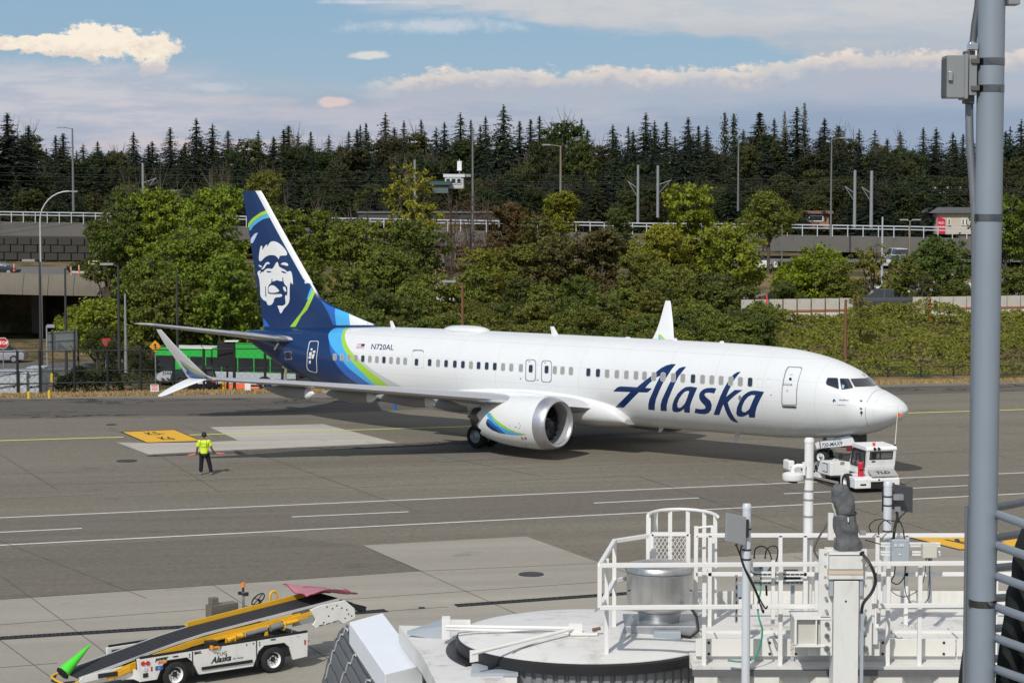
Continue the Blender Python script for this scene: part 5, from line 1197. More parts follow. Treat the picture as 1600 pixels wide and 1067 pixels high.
    back([(-.12,1.50),(-.125,1.40),(-.115,1.30),(-.10,1.22)], 'reflective_strip', DK, .022); back([(.10,1.50),(.105,1.40),(.10,1.30),(.095,1.20)], 'reflective_strip', DK, .022); back([(-.17,1.17),(-.1,1.19),(0,1.20),(.1,1.19),(.17,1.17)], 'reflective_strip', DK, .024)
    for i, (a, b_, w) in enumerate(((-.03,1.36,.10), (-.02,1.335,.05))): back([(a-w, b_), (a, b_+.004), (a+w, b_)], 'vest_print', DK, .010)
    J3 = [((0,0,.95),(.168,.125)), ((-.09,0,.86),(.118,.115)), ((-.115,0,.50),.088), ((-.14,-.01,.09),.078), ((.10,0,.86),(.118,.115)), ((.19,0,.50),.088), ((.262,-.01,.09),.078)]
    skin_body('trousers', J3, [(0,1),(1,2),(2,3),(0,4),(4,5),(5,6)], TR, t)
    for (x, dx) in ((-.145,-.02), (.27,.05)):
        m_ = MB(); m_.loft([[Vector((x + dx*yy*2 + w*cos(k*pi/6), yy + .0, max(.0, .045 + hh*sin(k*pi/6)))) for k in range(12)] for (yy, w, hh) in ((-.13,.03,.03),(-.10,.045,.05),(0,.05,.055),(.10,.05,.04),(.15,.03,.03))]); m_.build('shoe', mat('shoe_grey', (.20,.20,.20), .6), t, smooth=60)
    for o in list(t.children): o.scale = (wide, wide, 1)
    # hands closed round the wands
    for s, w, wd in ((-1, Vector((-.315*wide,.14,.885)), Vector((-.34,.06,-.08))), (1, Vector((.40*wide,.15,.905)), Vector((.34,.06,-.03)))):
        d = wd.normalized()
        m_ = MB(); m_.sphere(w, .036, 10, 8, (1.0,1.1,.9))
        up = Vector((0,0,1)); sd = d.cross(up).normalized()
        for k in range(4):
            c = w + d*(.028 - .019*k) ; pts = [c + sd*.030*cos(a) + up*.030*sin(a) for a in (2.6,1.7,.8,-.1,-.9)]; m_.tube(pts, [.011,.0105,.010,.009,.0075], 6)
        m_.tube([w - d*.02 + up*.02, w + d*.02 + up*.036, w + d*.045 + up*.03], [.012,.011,.009], 6)
        m_.build('hand', SK, t, smooth=60)
        wn = thing('signal_wand', 'orange signal wand in the %s hand of the ramp worker' % ('left' if s < 0 else 'right'), 'wand', t.location + w, 0, 'signal wands held by the ramp worker')
        m_ = MB(); m_.cyl(-d*.10, d*.05, .018, n=10); m_.build('handle', M_black, wn, smooth=50)
        m_ = MB(); m_.tube([d*.05, d*.09, d*.36, d*.40], [.022,.030,.026,.010], 12); m_.build('wand_tube', mat('wand_orange', (.85,.16,.10), .45), wn, smooth=60)
marshaller()
pb = G(617, 640.5)
q = thing('bollard', 'blue post standing on the pavement beneath the aft fuselage', 'bollard', (pb.x, pb.y, 0)); mb = MB(); mb.cyl((0,0,0),(0,0,.35),.09,n=12); mb.build('post', mat('edge_blue', (.02,.12,.42), .5), q, smooth=50); mb = MB(); mb.lathe([(.001,.42),(.07,.40),(.1,.35),(.001,.35)], (0,0,0), 'Z', 14); mb.build('cap', mat('edge_blue', (.02,.12,.42)), q)
# ================================================================== background
from mathutils import Euler
# ---- leaf material: colour of each tree from its object colour, leaves vary one by one
def leafmat(name, rough=.65, trans=.34):
    m = bpy.data.materials.new(name); m.use_nodes = True; nt = m.node_tree; nt.nodes.clear(); n = NT(nt)
    out = n.new('ShaderNodeOutputMaterial'); b = n.new('ShaderNodeBsdfPrincipled'); tr = n.new('ShaderNodeBsdfTranslucent'); mx = n.new('ShaderNodeMixShader')
    oi = n.new('ShaderNodeObjectInfo'); ge = n.new('ShaderNodeNewGeometry')
    rnd = X(n, ge.outputs['Random Per Island']); pos = n.obj()
    nz = n.noise(pos, .55, 4, .6); n2 = n.noise(pos, 2.0, 3, .6)
    v = .70 + rnd*.6 + (nz-.5)*.9 + (n2-.5)*.5
    sc = n.new('ShaderNodeVectorMath', operation='SCALE'); n.link(oi.outputs['Color'], sc.inputs[0]); n.put(sc.inputs['Scale'], v)
    c = n.mixc(n.ss(rnd + (nz-.5)*.6, .80, 1.0)*.55, X(n, sc.outputs[0]), (.20,.17,.03))
    n.put(b.inputs['Base Color'], c); b.inputs['Roughness'].default_value = rough; b.inputs['Specular IOR Level'].default_value = .25
    n.put(tr.inputs[0], c); mx.inputs[0].default_value = trans
    n.link(b.outputs[0], mx.inputs[1]); n.link(tr.outputs[0], mx.inputs[2]); n.link(mx.outputs[0], out.inputs[0])
    return m
LEAF = leafmat('leaves'); NEEDLE = leafmat('needles', .85, .08); BARK = mat('bark', (.085,.065,.05), .95, var=.3, scale=5, bump=.3); BARKP = mat('bark_pale', (.17,.15,.125), .95, var=.25, scale=5)
def quad(mb, c, n_, s, asp=.6):
    a = n_.orthogonal().normalized(); a = (Matrix.Rotation(U(0, 2*pi), 3, n_) @ a); b = n_.cross(a)
    mb.add([c - a*s, c + b*s*asp, c + a*s, c - b*s*asp], [(0,1,2,3)])
def rvec():
    z = U(-1, 1); t = U(0, 2*pi); r = sqrt(1-z*z); return Vector((r*cos(t), r*sin(t), z))
def broad_mesh(seed, nclump, per, leaf, shape=(1,1,1), low=.25, gaps=.0, ncl=7):
    """crown of unit half-width 1 and height ~2 above a trunk: lobes > twigs clumps > leaves"""
    random.seed(seed); mb = MB(); tr = MB()
    lobes = []
    for i in range(ncl):
        a = 2*pi*i/ncl + U(-.4,.4); h = U(-.35, .75); r = U(.32, .62)*(1 - max(0, h)*.45)
        lobes.append((Vector((cos(a)*r*shape[0], sin(a)*r*shape[1], (h)*shape[2])), U(.34, .52)))
    lobes.append((Vector((U(-.1,.1), U(-.1,.1), .62*shape[2])), .46)); lobes.append((Vector((0,0,.05)), .55)); lobes.append((Vector((U(-.2,.2),U(-.2,.2),-.3)), .5))
    for k in range(nclump):
        L, r = random.choice(lobes); d = rvec(); d.z = d.z*.8 + .15
        c = L + Vector((d.x*r, d.y*r, d.z*r*.85))*U(.62, 1.05)
        cr = U(.07, .15)
        for j in range(per):
            e = rvec(); p = c + Vector((e.x, e.y, e.z*.6))*cr*U(.3, 1.1)
            nn = (d*.6 + rvec()*.9 + Vector((0,0,.5))).normalized(); quad(mb, p, nn, leaf*U(.6, 1.3), U(.45, .8))
    # limbs from the trunk into every lobe
    tr.tube([(0,0,-1.7),(.02,.0,-1.0),(.0,.03,-.5),(.03,0,.0),(.0,.02,.45)], [.055,.045,.038,.026,.010], 8)
    for L, r in lobes:
        z0 = U(-1.0, -.2); m_ = Vector((L.x*.45, L.y*.45, (z0+L.z)/2 - .05)); tr.tube([(0,0,z0), tuple(m_), tuple(L), tuple(L + Vector((U(-.1,.1),U(-.1,.1),r*.7)))], [.028,.02,.012,.004], 6)
        for q in range(4):
            e = rvec(); tr.tube([tuple(L), tuple(L + e*r*.5 + Vector((0,0,.05))), tuple(L + e*r*.95 + Vector((0,0,.1)))], [.010,.006,.003], 4)
    cm = mb.mesh('crown', fix=False); cm.materials.append(LEAF); tm = tr.mesh('trunk', 60); tm.materials.append(BARK)
    return cm, tm
def conifer_mesh(seed, tiers, wide, droop, leaf, dens=1.0, ragged=.25, colm=False):
    """height 1 (z 0..1), half-width wide"""
    random.seed(seed); mb = MB(); tr = MB()
    tr.tube([(0,0,-.08),(.002,0,.5),(0,0,.97),(0,0,1.0)], [.016,.010,.003,.001], 7)
    tr_v = []
    for i in range(tiers):
        t = .06 + .93*(i/(tiers-1))**1.0; z = t
        prof = min(1, (1-t)*1.75)**.9 * (0.75 + .25*min(1, t*4.0)) + .004
        if colm: prof = sin(pi*min(1, t*.86+.14))**.6
        nb = max(5, int((14 - 7*t)*dens))
        for k in range(nb):
            if R() < ragged*.4: continue
            a = 2*pi*k/nb + U(-.35,.35) + i*1.3; ln = wide*prof*U(1-ragged, 1+ragged*.55); 
            dz = -droop*ln*U(.6, 1.2) + (.25*ln if t > .85 else 0)
            dx, dy = cos(a), sin(a); st = max(3, int(ln/leaf*1.15)); zz = z + U(-.018,.018)
            if R() < .35: tr.tube([(0,0,zz),(dx*ln*.8, dy*ln*.8, zz+dz*.8)], [.0025,.0008], 3, cap=False)
            for j in range(st):
                f = (j+.6)/st; px_, py_ = dx*ln*f, dy*ln*f; pz = zz + dz*f*f
                w = leaf*(1.25 - .6*f)*U(.6,1.15)*(.45 + .55*min(1, prof*1.9))
                nn = Vector((dx*.35+U(-.5,.5), dy*.35+U(-.5,.5), 1.0)).normalized()
                for s in (-1, 1):
                    off = Vector((-dy, dx, 0))*s*w*.55 + Vector((0,0,-abs(w)*.30)); quad(mb, Vector((px_, py_, pz)) + off, (nn + Vector((-dy*s*.5, dx*s*.5, 0))).normalized(), w*.85, U(.35,.6))
                if f > .3: quad(mb, Vector((px_, py_, pz - w*.5)), Vector((dx+U(-.4,.4), dy+U(-.4,.4), U(-.1,.5))).normalized(), w*.75, .5)
    cm = mb.mesh('crown', fix=False); cm.materials.append(NEEDLE); tm = tr.mesh('trunk', 60); tm.materials.append(BARK)
    return cm, tm
BROAD = [broad_mesh(1, 420, 26, .036), broad_mesh(2, 460, 26, .036, (1,.9,1.0), ncl=9), broad_mesh(3, 380, 26, .038, (.9,1,1.15), ncl=6), broad_mesh(4, 480, 24, .034, (1.05,1,.85), ncl=10)]
SPARSE = broad_mesh(7, 150, 20, .036, (.9,.9,1.1), ncl=8); ROUND = broad_mesh(9, 620, 24, .032, (.95,.95,.75), ncl=12); BARE = broad_mesh(15, 60, 14, .03, (.9,.9,1.1), ncl=10)
CONI = [conifer_mesh(21, 42, .17, .50, .017, 1.1, .3), conifer_mesh(22, 42, .15, .35, .016, 1.0, .45), conifer_mesh(23, 38, .20, .60, .018, 1.1, .4), conifer_mesh(24, 44, .12, .30, .018, .9, .4), conifer_mesh(25, 34, .26, .40, .019, 1.1, .25), conifer_mesh(26, 34, .10, -1.2, .020, 1.0, .4, True)]
def plant(kind, u, vtop, d, wpx=None, col=(.07,.12,.02), label='', cat='tree', group=None, name=None, vbase=None, rot=None, zs=None, sink=0.0):
    x = (u-800)/FPX*d; z0 = T(x, d) - .1 - sink; ztop = CAMH - (vtop - 312.0)*d/FPX
    H = max(1.5, ztop - z0)
    coni = kind in CONI; cm, tm = kind
    if coni:
        sz = H; wid = {0:.17,1:.15,2:.20,3:.12,4:.26,5:.11}[CONI.index(kind)]
        sx = (wpx*(1.7 if kind is POPLAR else 1)*d/FPX/2/wid) if wpx else H
        t = thing(name or 'conifer_tree', label, cat, (x, d, z0), rot if rot is not None else U(0, 6.28), group); S = (sx, sx, H); off = 0
    else:
        w = wpx*d/FPX/2; hc = (zs or 1.0)*w      # half-height scale of crown
        S = (w/1.0, w/1.0, hc)
        top = 1.12*S[2]
        t = thing(name or 'broadleaf_tree', label, cat, (x, d, z0), rot if rot is not None else U(0, 6.28), group); off = ztop - z0 - top
    c = bpy.data.objects.new('crown', cm); k = bpy.data.objects.new('trunk', tm)
    for o in (c, k): COL.objects.link(o); o.parent = t
    c.scale = S; c.location = (0, 0, off); c.color = (*col, 1)
    if coni: k.scale = S
    else:
        zl = 1.7*S[2]; need = off + .0
        k.scale = (S[0], S[1], max(S[2], (off)/1.7 if off > 0 else S[2])); k.location = (0, 0, off - 0*0) if k.scale[2] == S[2] else (0, 0, off)
    return t
random.seed(77); POPLAR = CONI[5]
def cv(c, s=.15): 
    k = U(1-s, 1+s); return (c[0]*k*U(.93,1.07), c[1]*k, c[2]*k)
DG, OL, BG, YG, YL, BR, RD = (.036,.060,.018), (.075,.085,.024), (.105,.165,.018), (.15,.175,.020), (.34,.30,.02), (.15,.095,.028), (.12,.05,.03)
CG, CB, CO = (.018,.034,.017), (.016,.029,.022), (.032,.042,.018)
# skyline conifers, from left to right along the top of the hill
SKY = [(15,178,290,0,110),(48,197,295,1,80),(75,232,300,2,60),(98,229,330,2,44),(122,236,380,2,40),(155,222,380,0,46),(172,236,380,2,46),(192,236,380,1,40),(211,207,370,2,56),(240,222,380,0,50),(268,200,370,1,46),(290,226,390,2,40),(309,186,360,0,48),(334,195,365,2,56),(358,205,370,1,48),(382,232,390,2,40),(405,205,365,2,56),(429,214,380,0,44),(452,197,365,1,46),(467,208,375,2,44),(487,207,370,3,40),(515,212,365,2,46),(546,206,370,1,40),(564,196,365,0,44),(573,194,380,3,34),(603,178,355,2,56),(617,200,390,1,44),(632,190,365,0,46),(659,188,365,1,44),(682,200,380,2,44),(695,192,370,0,44),(720,178,360,2,52),(736,188,380,1,38),(759,183,365,0,46),(787,165,350,2,60),(812,190,370,1,40),(829,188,375,3,34),(843,182,370,1,40),(908,186,380,1,36),(957,196,365,2,50),(981,198,375,1,40),(1008,178,360,0,48),(1022,190,370,2,44),(1040,192,372,3,34),(1074,185,362,0,56),(1090,198,385,3,30),(1103,198,368,2,44),(1160,204,390,2,50),(1185,177,365,3,58),(1208,186,375,1,36),(1243,168,358,1,46),(1286,186,362,0,56),(1340,203,360,2,52),(1367,226,380,3,34),(1384,218,375,0,46),(1404,206,365,2,50),(1424,232,385,1,40),(1440,200,370,1,40),(1460,201,362,2,50),(1486,208,370,0,50),(1502,210,378,1,44),(1541,204,368,2,52),(1568,206,372,0,46),(1592,188,356,2,56),(1625,196,365,0,56),(-25,190,290,0,110)]
ordn = ['first','second','third','fourth','fifth','sixth','seventh','eighth','ninth','tenth','eleventh','twelfth','thirteenth','fourteenth','fifteenth','sixteenth','seventeenth','eighteenth','nineteenth','twentieth']
def where(u, lo=0):
    marks = [(-50,'above the far left viaduct end'),(95,'behind the far left lamp pole'),(170,'left of the viaduct trees'),(290,'above the tail side trees'),(385,'left above the airliner fin'),(450,'right above the airliner fin'),(540,'left of the yellow tree'),(625,'above the yellow tree'),(700,'left above the white hilltop cabin'),(745,'right above the white hilltop cabin'),(800,'left of the green hilltop tree'),(910,'right of the tall green hilltop tree'),(970,'above the left pair of steel masts'),(1050,'right of the left pair of steel masts'),(1120,'left of the twin poplars'),(1165,'right of the twin poplars'),(1260,'above the brown low building'),(1320,'above the right pair of steel masts'),(1390,'right of the right pair of steel masts'),(1440,'above the red sign building'),(1520,'beyond the big grey pole')]
    r = marks[0][1]
    for m_, w in marks:
        if u >= m_: r = w
    return r
cnt = {}
SKY.sort()
for (u, v, d, k, w) in SKY:
    wh = where(u); cnt[wh] = cnt.get(wh, 0) + 1
seen = {}
for (u, v, d, k, w) in SKY:
    wh = where(u); seen[wh] = seen.get(wh, 0) + 1; n_, tot = seen[wh], cnt[wh]
    look = {0:'dark fir', 1:'slim dark fir', 2:'broad dark spruce', 3:'narrow conifer', 4:'wide conifer'}[k]
    pos = '' if tot == 1 else ('leftmost ' if n_ == 1 else 'rightmost ' if n_ == tot else ordn[n_-1] + ' from left, ')
    plant(CONI[k], u, v, d, w*U(1.5, 2.5), cv(CG if k != 0 else CB), f'{pos}{look} on the skyline {wh}', 'tree', 'conifers along the skyline', 'conifer_tree')
# poplars and other broadleaf trees standing up on the skyline
plant(POPLAR, 1131, 178, 365, 17, cv((.030,.048,.022)), 'left one of twin slender green poplars on the skyline', 'tree', 'skyline poplars', 'poplar_tree'); plant(POPLAR, 1145, 180, 366, 20, cv((.030,.048,.022)), 'right one of twin slender green poplars on the skyline', 'tree', 'skyline poplars', 'poplar_tree')
plant(POPLAR, 1255, 163, 362, 13, (.10,.10,.085), 'tall grey half bare poplar topping the right skyline', 'tree', 'skyline poplars', 'poplar_tree'); plant(POPLAR, 1224, 176, 366, 12, (.15,.14,.13), 'bare grey poplar left of the tallest fir', 'tree', 'skyline poplars', 'poplar_tree')
plant(POPLAR, 1308, 199, 362, 34, cv(DG), 'broad oval poplar right of the dark fir pair', 'tree', 'skyline poplars', 'poplar_tree')
plant(BROAD[0], 880, 184, 330, 100, (.055,.085,.018), 'tall green broadleaf tree rising above the hillside conifers', 'tree', None, None, zs=1.1)
plant(BROAD[2], 915, 215, 318, 74, (.075,.10,.02), 'lighter green tree at the right foot of the tall hilltop tree', 'tree', None, None, zs=1.5); plant(BROAD[1], 850, 215, 315, 70, (.045,.06,.018), 'dull green tree at the left foot of the tall hilltop tree', 'tree', None, None, zs=1.6)
# the mass of the hill: conifers and dark broadleaf trees in rows
fill = []
for row, (d, vt, step, js) in enumerate(((352,213,27,17),(330,232,31,13),(308,258,36,16),(288,272,40,14),(270,288,44,12))):
    u = -40 + row*9
    while u < 1640:
        fill.append((u + U(-8,8), vt + U(-js, js) + (12 if 90 < u < 400 else 0), d + U(-6,6))); u += step*U(.85,1.15)
for (u, v, d) in fill:
    if abs(u-715) < 26 and v < 300 and d < 345: continue
    wh = ('on the upper slope ' if d > 340 else 'on the middle slope ' if d > 295 else 'on the lower slope ') + where(u)
    if R() < (.54 if v < 262 else .5): plant(random.choice(CONI[:3]+[CONI[4]]), u, v, d, U(76,116), cv(random.choice((CG,CB,CO))), f'dark conifer {wh}', 'tree', f'conifers {wh}', 'conifer_tree')
    else: plant(random.choice(BROAD), u, v+8, d, U(56,92), cv(random.choice((DG,DG,OL,(.045,.05,.018)))), f'leafy tree {wh}', 'tree', f'leafy trees {wh}', 'broadleaf_tree')
# ---- the belt of broadleaf trees between the road and the viaduct (u, top v, depth, width px, colour, mesh, label)
TR = [
 (253,291,196,96,BG,0,1.1,'big bright green tree left of the airliner fin, second from it'),
 (338,287,188,104,BG,1,1.1,'tallest bright green tree touching the left edge of the fin'),
 (196,312,196,84,(.06,.10,.02),2,1.1,'darker green tree standing in front of the viaduct rail end'),
 (205,282,225,70,(.05,.075,.02),3,1.0,'round dark green tree behind, above the viaduct rail end'),
 (300,340,178,120,(.095,.15,.02),3,1.0,'wide bright green crown below the two tall ones by the fin'),
 (150,455,168,110,(.12,.17,.02),3,.85,'low light green tree spreading over the left road'),
 (222,400,172,96,(.08,.12,.02),1,1.1,'green tree over the yield sign'),
 (120,478,172,60,(.12,.16,.025),0,.9,'small light tree hanging into the dark underpass opening'),
 (262,430,164,120,(.07,.10,.02),0,1.0,'mid green tree behind the upturned wing tip'),
 (350,400,164,120,(.085,.14,.018),2,1.1,'green tree just left of the painted face on the fin'),
 (415,268,240,62,(.08,.10,.02),1,1.1,'yellowish tree peeping over the top of the fin'),
 (452,338,196,86,(.085,.125,.02),2,1.1,'green tree directly right of the upper fin'),
 (500,334,204,84,(.08,.115,.02),0,1.1,'green tree second to the right of the fin'),
 (556,352,190,90,(.085,.12,.02),1,1.0,'green rounded tree midway between fin and yellow tree'),
 (470,420,172,110,(.065,.095,.018),0,1.0,'dark green tree behind the fin leading edge'),
 (640,335,190,110,(.055,.085,.018),3,1.1,'dark green tree under the yellow tree'),
 (645,254,205,104,(.27,.27,.02),'S',1.25,'tall loose yellow tree, brightest on the hillside'),
 (560,430,166,120,(.075,.105,.02),2,1.0,'green tree above the registration number'),
 (612,395,180,100,(.07,.10,.02),1,1.0,'green tree left of the rusty lamp post head'),
 (680,425,168,100,(.085,.115,.02),3,1.0,'lighter green tree around the rusty lamp post'),
 (797,322,200,82,(.135,.085,.03),0,1.1,'orange brown leaved tree in the middle of the tree belt'),
 (850,350,196,76,(.06,.075,.022),2,1.0,'dull olive tree right of the orange brown one'),
 (878,302,222,60,(.26,.25,.02),1,1.0,'small golden tree beside the tall twin arm lamp'),
 (760,400,176,90,(.10,.12,.02),2,1.0,'yellow green tree behind the satellite dome'),
 (800,390,184,90,(.09,.11,.02),0,1.0,'green tree below the orange brown tree'),
 (865,362,184,112,(.065,.072,.024),3,1.0,'big brownish olive tree in the middle'),
 (934,368,182,100,(.12,.098,.03),1,1.0,'brown tinged tree left of the big bright tree'),
 (960,330,210,66,(.045,.07,.02),2,1.0,'dark green tree in front of the rail, left of the masts'),
 (1000,400,176,90,(.085,.105,.02),0,1.0,'green tree left of the far winglet'),
 (1080,300,192,120,(.125,.165,.018),2,1.2,'bright yellow green tree, tallest right of centre'),
 (1140,345,186,118,(.115,.15,.018),0,1.1,'bright green tree sloping right of the tallest one'),
 (1030,350,188,90,(.13,.16,.02),3,1.0,'yellow green tree left shoulder of the tallest one'),
 (1200,290,226,78,(.085,.115,.022),3,1.0,'neat round tree in front of the brown building'),
 (1060,420,170,120,(.08,.105,.02),1,1.0,'green tree right behind the far winglet'),
 (1135,430,168,110,(.042,.06,.018),2,1.1,'very dark leafy tree left of the barrier'),
 (1265,366,180,116,(.105,.165,.012),'R',1.0,'round bright green tree in front of the concrete viaduct'),
 (1362,378,176,100,(.095,.115,.025),'S',1.2,'thin see through tree before the parked cars'),
 (1470,372,182,100,(.045,.08,.018),1,1.0,'dense dark green tree just left of the big grey pole'),
 (1440,425,176,70,(.11,.10,.03),'S',1.1,'sparse small tree with an orange tinge'),
 (1570,300,190,90,(.075,.115,.018),0,1.1,'green tree right of the big grey pole'),(1580,420,180,90,(.06,.09,.02),2,1.1,'lower green tree right of the big grey pole'),(1640,330,200,110,(.06,.09,.02),1,1.1,'green tree at the right picture edge'),
 (168,345,200,84,(.06,.09,.02),1,1.1,'dark green tree hiding the right end of the block wall'),(1318,415,172,70,(.085,.115,.02),2,1.0,'low tree right of the round bright tree'),(1415,398,180,62,(.07,.10,.022),0,1.0,'small tree left of the dense dark green tree'),(1500,430,172,62,(.06,.09,.02),3,1.0,'low tree at the left edge of the big grey pole'),(1225,440,172,60,(.055,.08,.02),0,1.0,'low dark tree under the neat round tree'),
 (1345,455,150,46,(.10,.12,.02),'S',1.3,'thin sapling in front of the dark pickup')]
for (u, v, d, w, c, k, zs, lab) in TR:
    kind = SPARSE if k == 'S' else ROUND if k == 'R' else BROAD[k]
    plant(kind, u, v - (14 if 430 < u < 1100 and d < 205 else 5), d, w*1.34, cv((c[0]*1.95, c[1]*1.65, c[2]*1.3) if c[0] < c[1] else c, .06), lab, 'tree', None, 'broadleaf_tree', zs=zs)
for i, (u, v, w) in enumerate(((706,318,60),(735,312,66),(762,318,60),(700,360,56),(735,372,60))):
    plant(BARE, u, v, 205 - i*2, w*1.1, (.13,.055,.035), f"{['leftmost tall','middle tall','right tall','lower left','lower middle'][i]} reddish brown half bare tree near the white cabin", 'tree', 'reddish half bare trees', 'bare_tree', zs=1.4)
# lower storey: undergrowth trees whose feet stand behind the fence
LOW = [('behind the bus front', 250, 330), ('behind the bus middle', 330, 400), ('behind the airliner fin', 400, 500), ('behind the tail stripes', 500, 600), ('left of the rusty lamp post', 600, 690), ('behind the satellite dome', 690, 780), ('left of the small roof antenna', 780, 866), ('right of the small roof antenna', 866, 950), ('left of the far winglet', 950, 1035), ('right of the far winglet', 1035, 1110), ('left of the barrier', 1110, 1205)]
for row, (d, v, st) in enumerate(((158,465,48),(150,492,44),(146,515,40),(165,440,54))):
    u = 250 + row*11
    while u < 1200:
        for wh, a, b in LOW:
            if a <= u < b: break
        c = random.choice(((.12,.155,.028),(.16,.19,.03),(.09,.12,.024),(.16,.165,.03)))
        if not (row in (0, 3) and 690 < u < 700): plant(random.choice(BROAD), u + U(-8,8), v + U(-18,16) - 8, d + U(-3,3) + (22 if u < 520 else 0), U(84,118), cv(c), f"{('yellowish','olive','dense')[row % 3]} bush tree in the {('third','second','front','rear')[row]} row {wh}", 'tree', f'undergrowth trees {wh}', 'undergrowth_tree', zs=U(.9,1.15))
        u += st*U(.85,1.15)
for (u, v, d, w, c, lab) in ((175,525,150,50,(.06,.085,.02),'low green bush left of the merge sign'),(212,540,146,46,(.05,.07,.02),'low dark bush beside the galvanised post'),(150,508,160,56,(.075,.11,.02),'light bush under the low tree by the yield sign'),(235,555,143,40,(.03,.045,.015),'dark shrub just left of the bus front')):
    plant(BROAD[3], u, v, d, w, c, lab, 'bush', None, 'bush', zs=.9)
# small hedges between the fence and the road at the left
def leafpile(name, box, n_, sz, col, label, f=None, group=None, parent=None):
    mb = MB(); (x0, x1, y0, y1, h) = box
    for i in range(n_):
        x, y = U(x0, x1), U(y0, y1); ex = (x-x0)/(x1-x0); hh = h*(.75 + .35*sin(ex*9+x)*.5)*min(1, ex*8+.3, (1-ex)*8+.3)
        z = T(x, y) + hh*sqrt(R()) ; quad(mb, Vector((x, y, z)), (rvec() + Vector((0,-.3,.8))).normalized(), sz*U(.6,1.3))
    t = thing(name, label, 'hedge', ((x0+x1)/2, (y0+y1)/2, T((x0+x1)/2, (y0+y1)/2)), 0, group)
    mb.v = [(p[0]-t.location.x, p[1]-t.location.y, p[2]-t.location.z) for p in mb.v]
    m = mb.mesh('foliage', fix=False); m.materials.append(LEAF); o = bpy.data.objects.new('foliage', m); COL.objects.link(o); o.parent = t; o.color = (*col, 1); o['kind'] = 'stuff'
leafpile('hedge', (-28.3,-24.2,129.6,131.0,1.75), 3600, .09, (.03,.05,.016), 'dark leafy hedge behind the black fence at the left')
# ivy bank on the right
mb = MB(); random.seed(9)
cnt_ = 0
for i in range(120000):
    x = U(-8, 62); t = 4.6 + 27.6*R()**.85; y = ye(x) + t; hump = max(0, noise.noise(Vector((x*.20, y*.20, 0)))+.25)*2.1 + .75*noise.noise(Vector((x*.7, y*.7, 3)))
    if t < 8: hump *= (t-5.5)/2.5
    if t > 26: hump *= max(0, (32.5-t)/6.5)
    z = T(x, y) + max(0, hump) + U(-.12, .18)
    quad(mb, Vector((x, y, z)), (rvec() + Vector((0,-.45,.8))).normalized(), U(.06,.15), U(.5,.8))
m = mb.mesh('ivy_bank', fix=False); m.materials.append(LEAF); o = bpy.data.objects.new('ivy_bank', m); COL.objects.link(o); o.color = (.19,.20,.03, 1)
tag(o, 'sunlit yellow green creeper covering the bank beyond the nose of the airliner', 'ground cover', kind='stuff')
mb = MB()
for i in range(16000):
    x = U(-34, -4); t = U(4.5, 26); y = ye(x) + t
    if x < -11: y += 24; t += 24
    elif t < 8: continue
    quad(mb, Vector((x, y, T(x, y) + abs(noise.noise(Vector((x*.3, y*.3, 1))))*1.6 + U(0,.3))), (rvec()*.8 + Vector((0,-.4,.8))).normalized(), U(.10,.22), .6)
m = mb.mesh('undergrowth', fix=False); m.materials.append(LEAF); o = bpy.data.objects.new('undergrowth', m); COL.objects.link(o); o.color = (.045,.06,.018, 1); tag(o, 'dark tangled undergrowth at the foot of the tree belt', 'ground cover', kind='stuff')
# ---- roads
ROADM = A_road
def ribbon(name, pts, w, dz, m, kind=True):
    """road strip over terrain along (x, y) points"""
    mb = MB(); vs = []
    P_ = []
    for i in range(len(pts)-1):
        for k in range(6): P_.append(Vector(pts[i]).lerp(Vector(pts[i+1]), k/6))
    P_.append(Vector(pts[-1]))
    for i, p in enumerate(P_):
        d = (P_[min(i+1, len(P_)-1)] - P_[max(i-1, 0)]).normalized(); nn = Vector((-d.y, d.x))
        zc = T(p.x, p.y) + dz
        for s in (-1, 1):
            q = p + nn*w/2*s; vs.append((q.x, q.y, zc if abs(w) < 30 else T(q.x, q.y)+dz))
    mb.v = vs; mb.f = [(2*i, 2*i+1, 2*i+3, 2*i+2) for i in range(len(P_)-1)]
    o = mb.build(name, m); 
    for f in o.data.polygons:
        if f.normal.z < 0: f.flip()
    return structure(o) if kind else o
ribbon('left_road', [(-120,162),(-60,164),(-36,166),(-22,172)], 22, .03, ROADM)
ribbon('access_road', [(-46,148),(-36,144),(-28,146),(-10,150)], 9, .04, asphalt('worn_road', (.15,.145,.135), .12, .1))
ribbon('road_line_white', [(-120,168),(-60,169),(-30,171)], .22, .06, M_white); ribbon('road_line_yellow', [(-120,160),(-60,161.5),(-30,164)], .25, .06, mat('road_yellow', (.40,.32,.12), .8)); ribbon('road_line_white', [(-120,155),(-50,156.5),(-38,155.5),(-36,151),(-34,148)], .18, .07, M_white)
ribbon('kerb', [(-42,141.5),(-34,140.8),(-27,142)], .3, .14, CONC2)
ribbon('highway', [(-12,190),(40,196),(110,206)], 26, .04, asphalt('highway_asphalt', (.16,.16,.16), .1, .08))
ribbon('upper_road', [(-8,236),(40,240),(110,248)], 18, .06, asphalt('upper_asphalt', (.15,.15,.155), .1, .08))
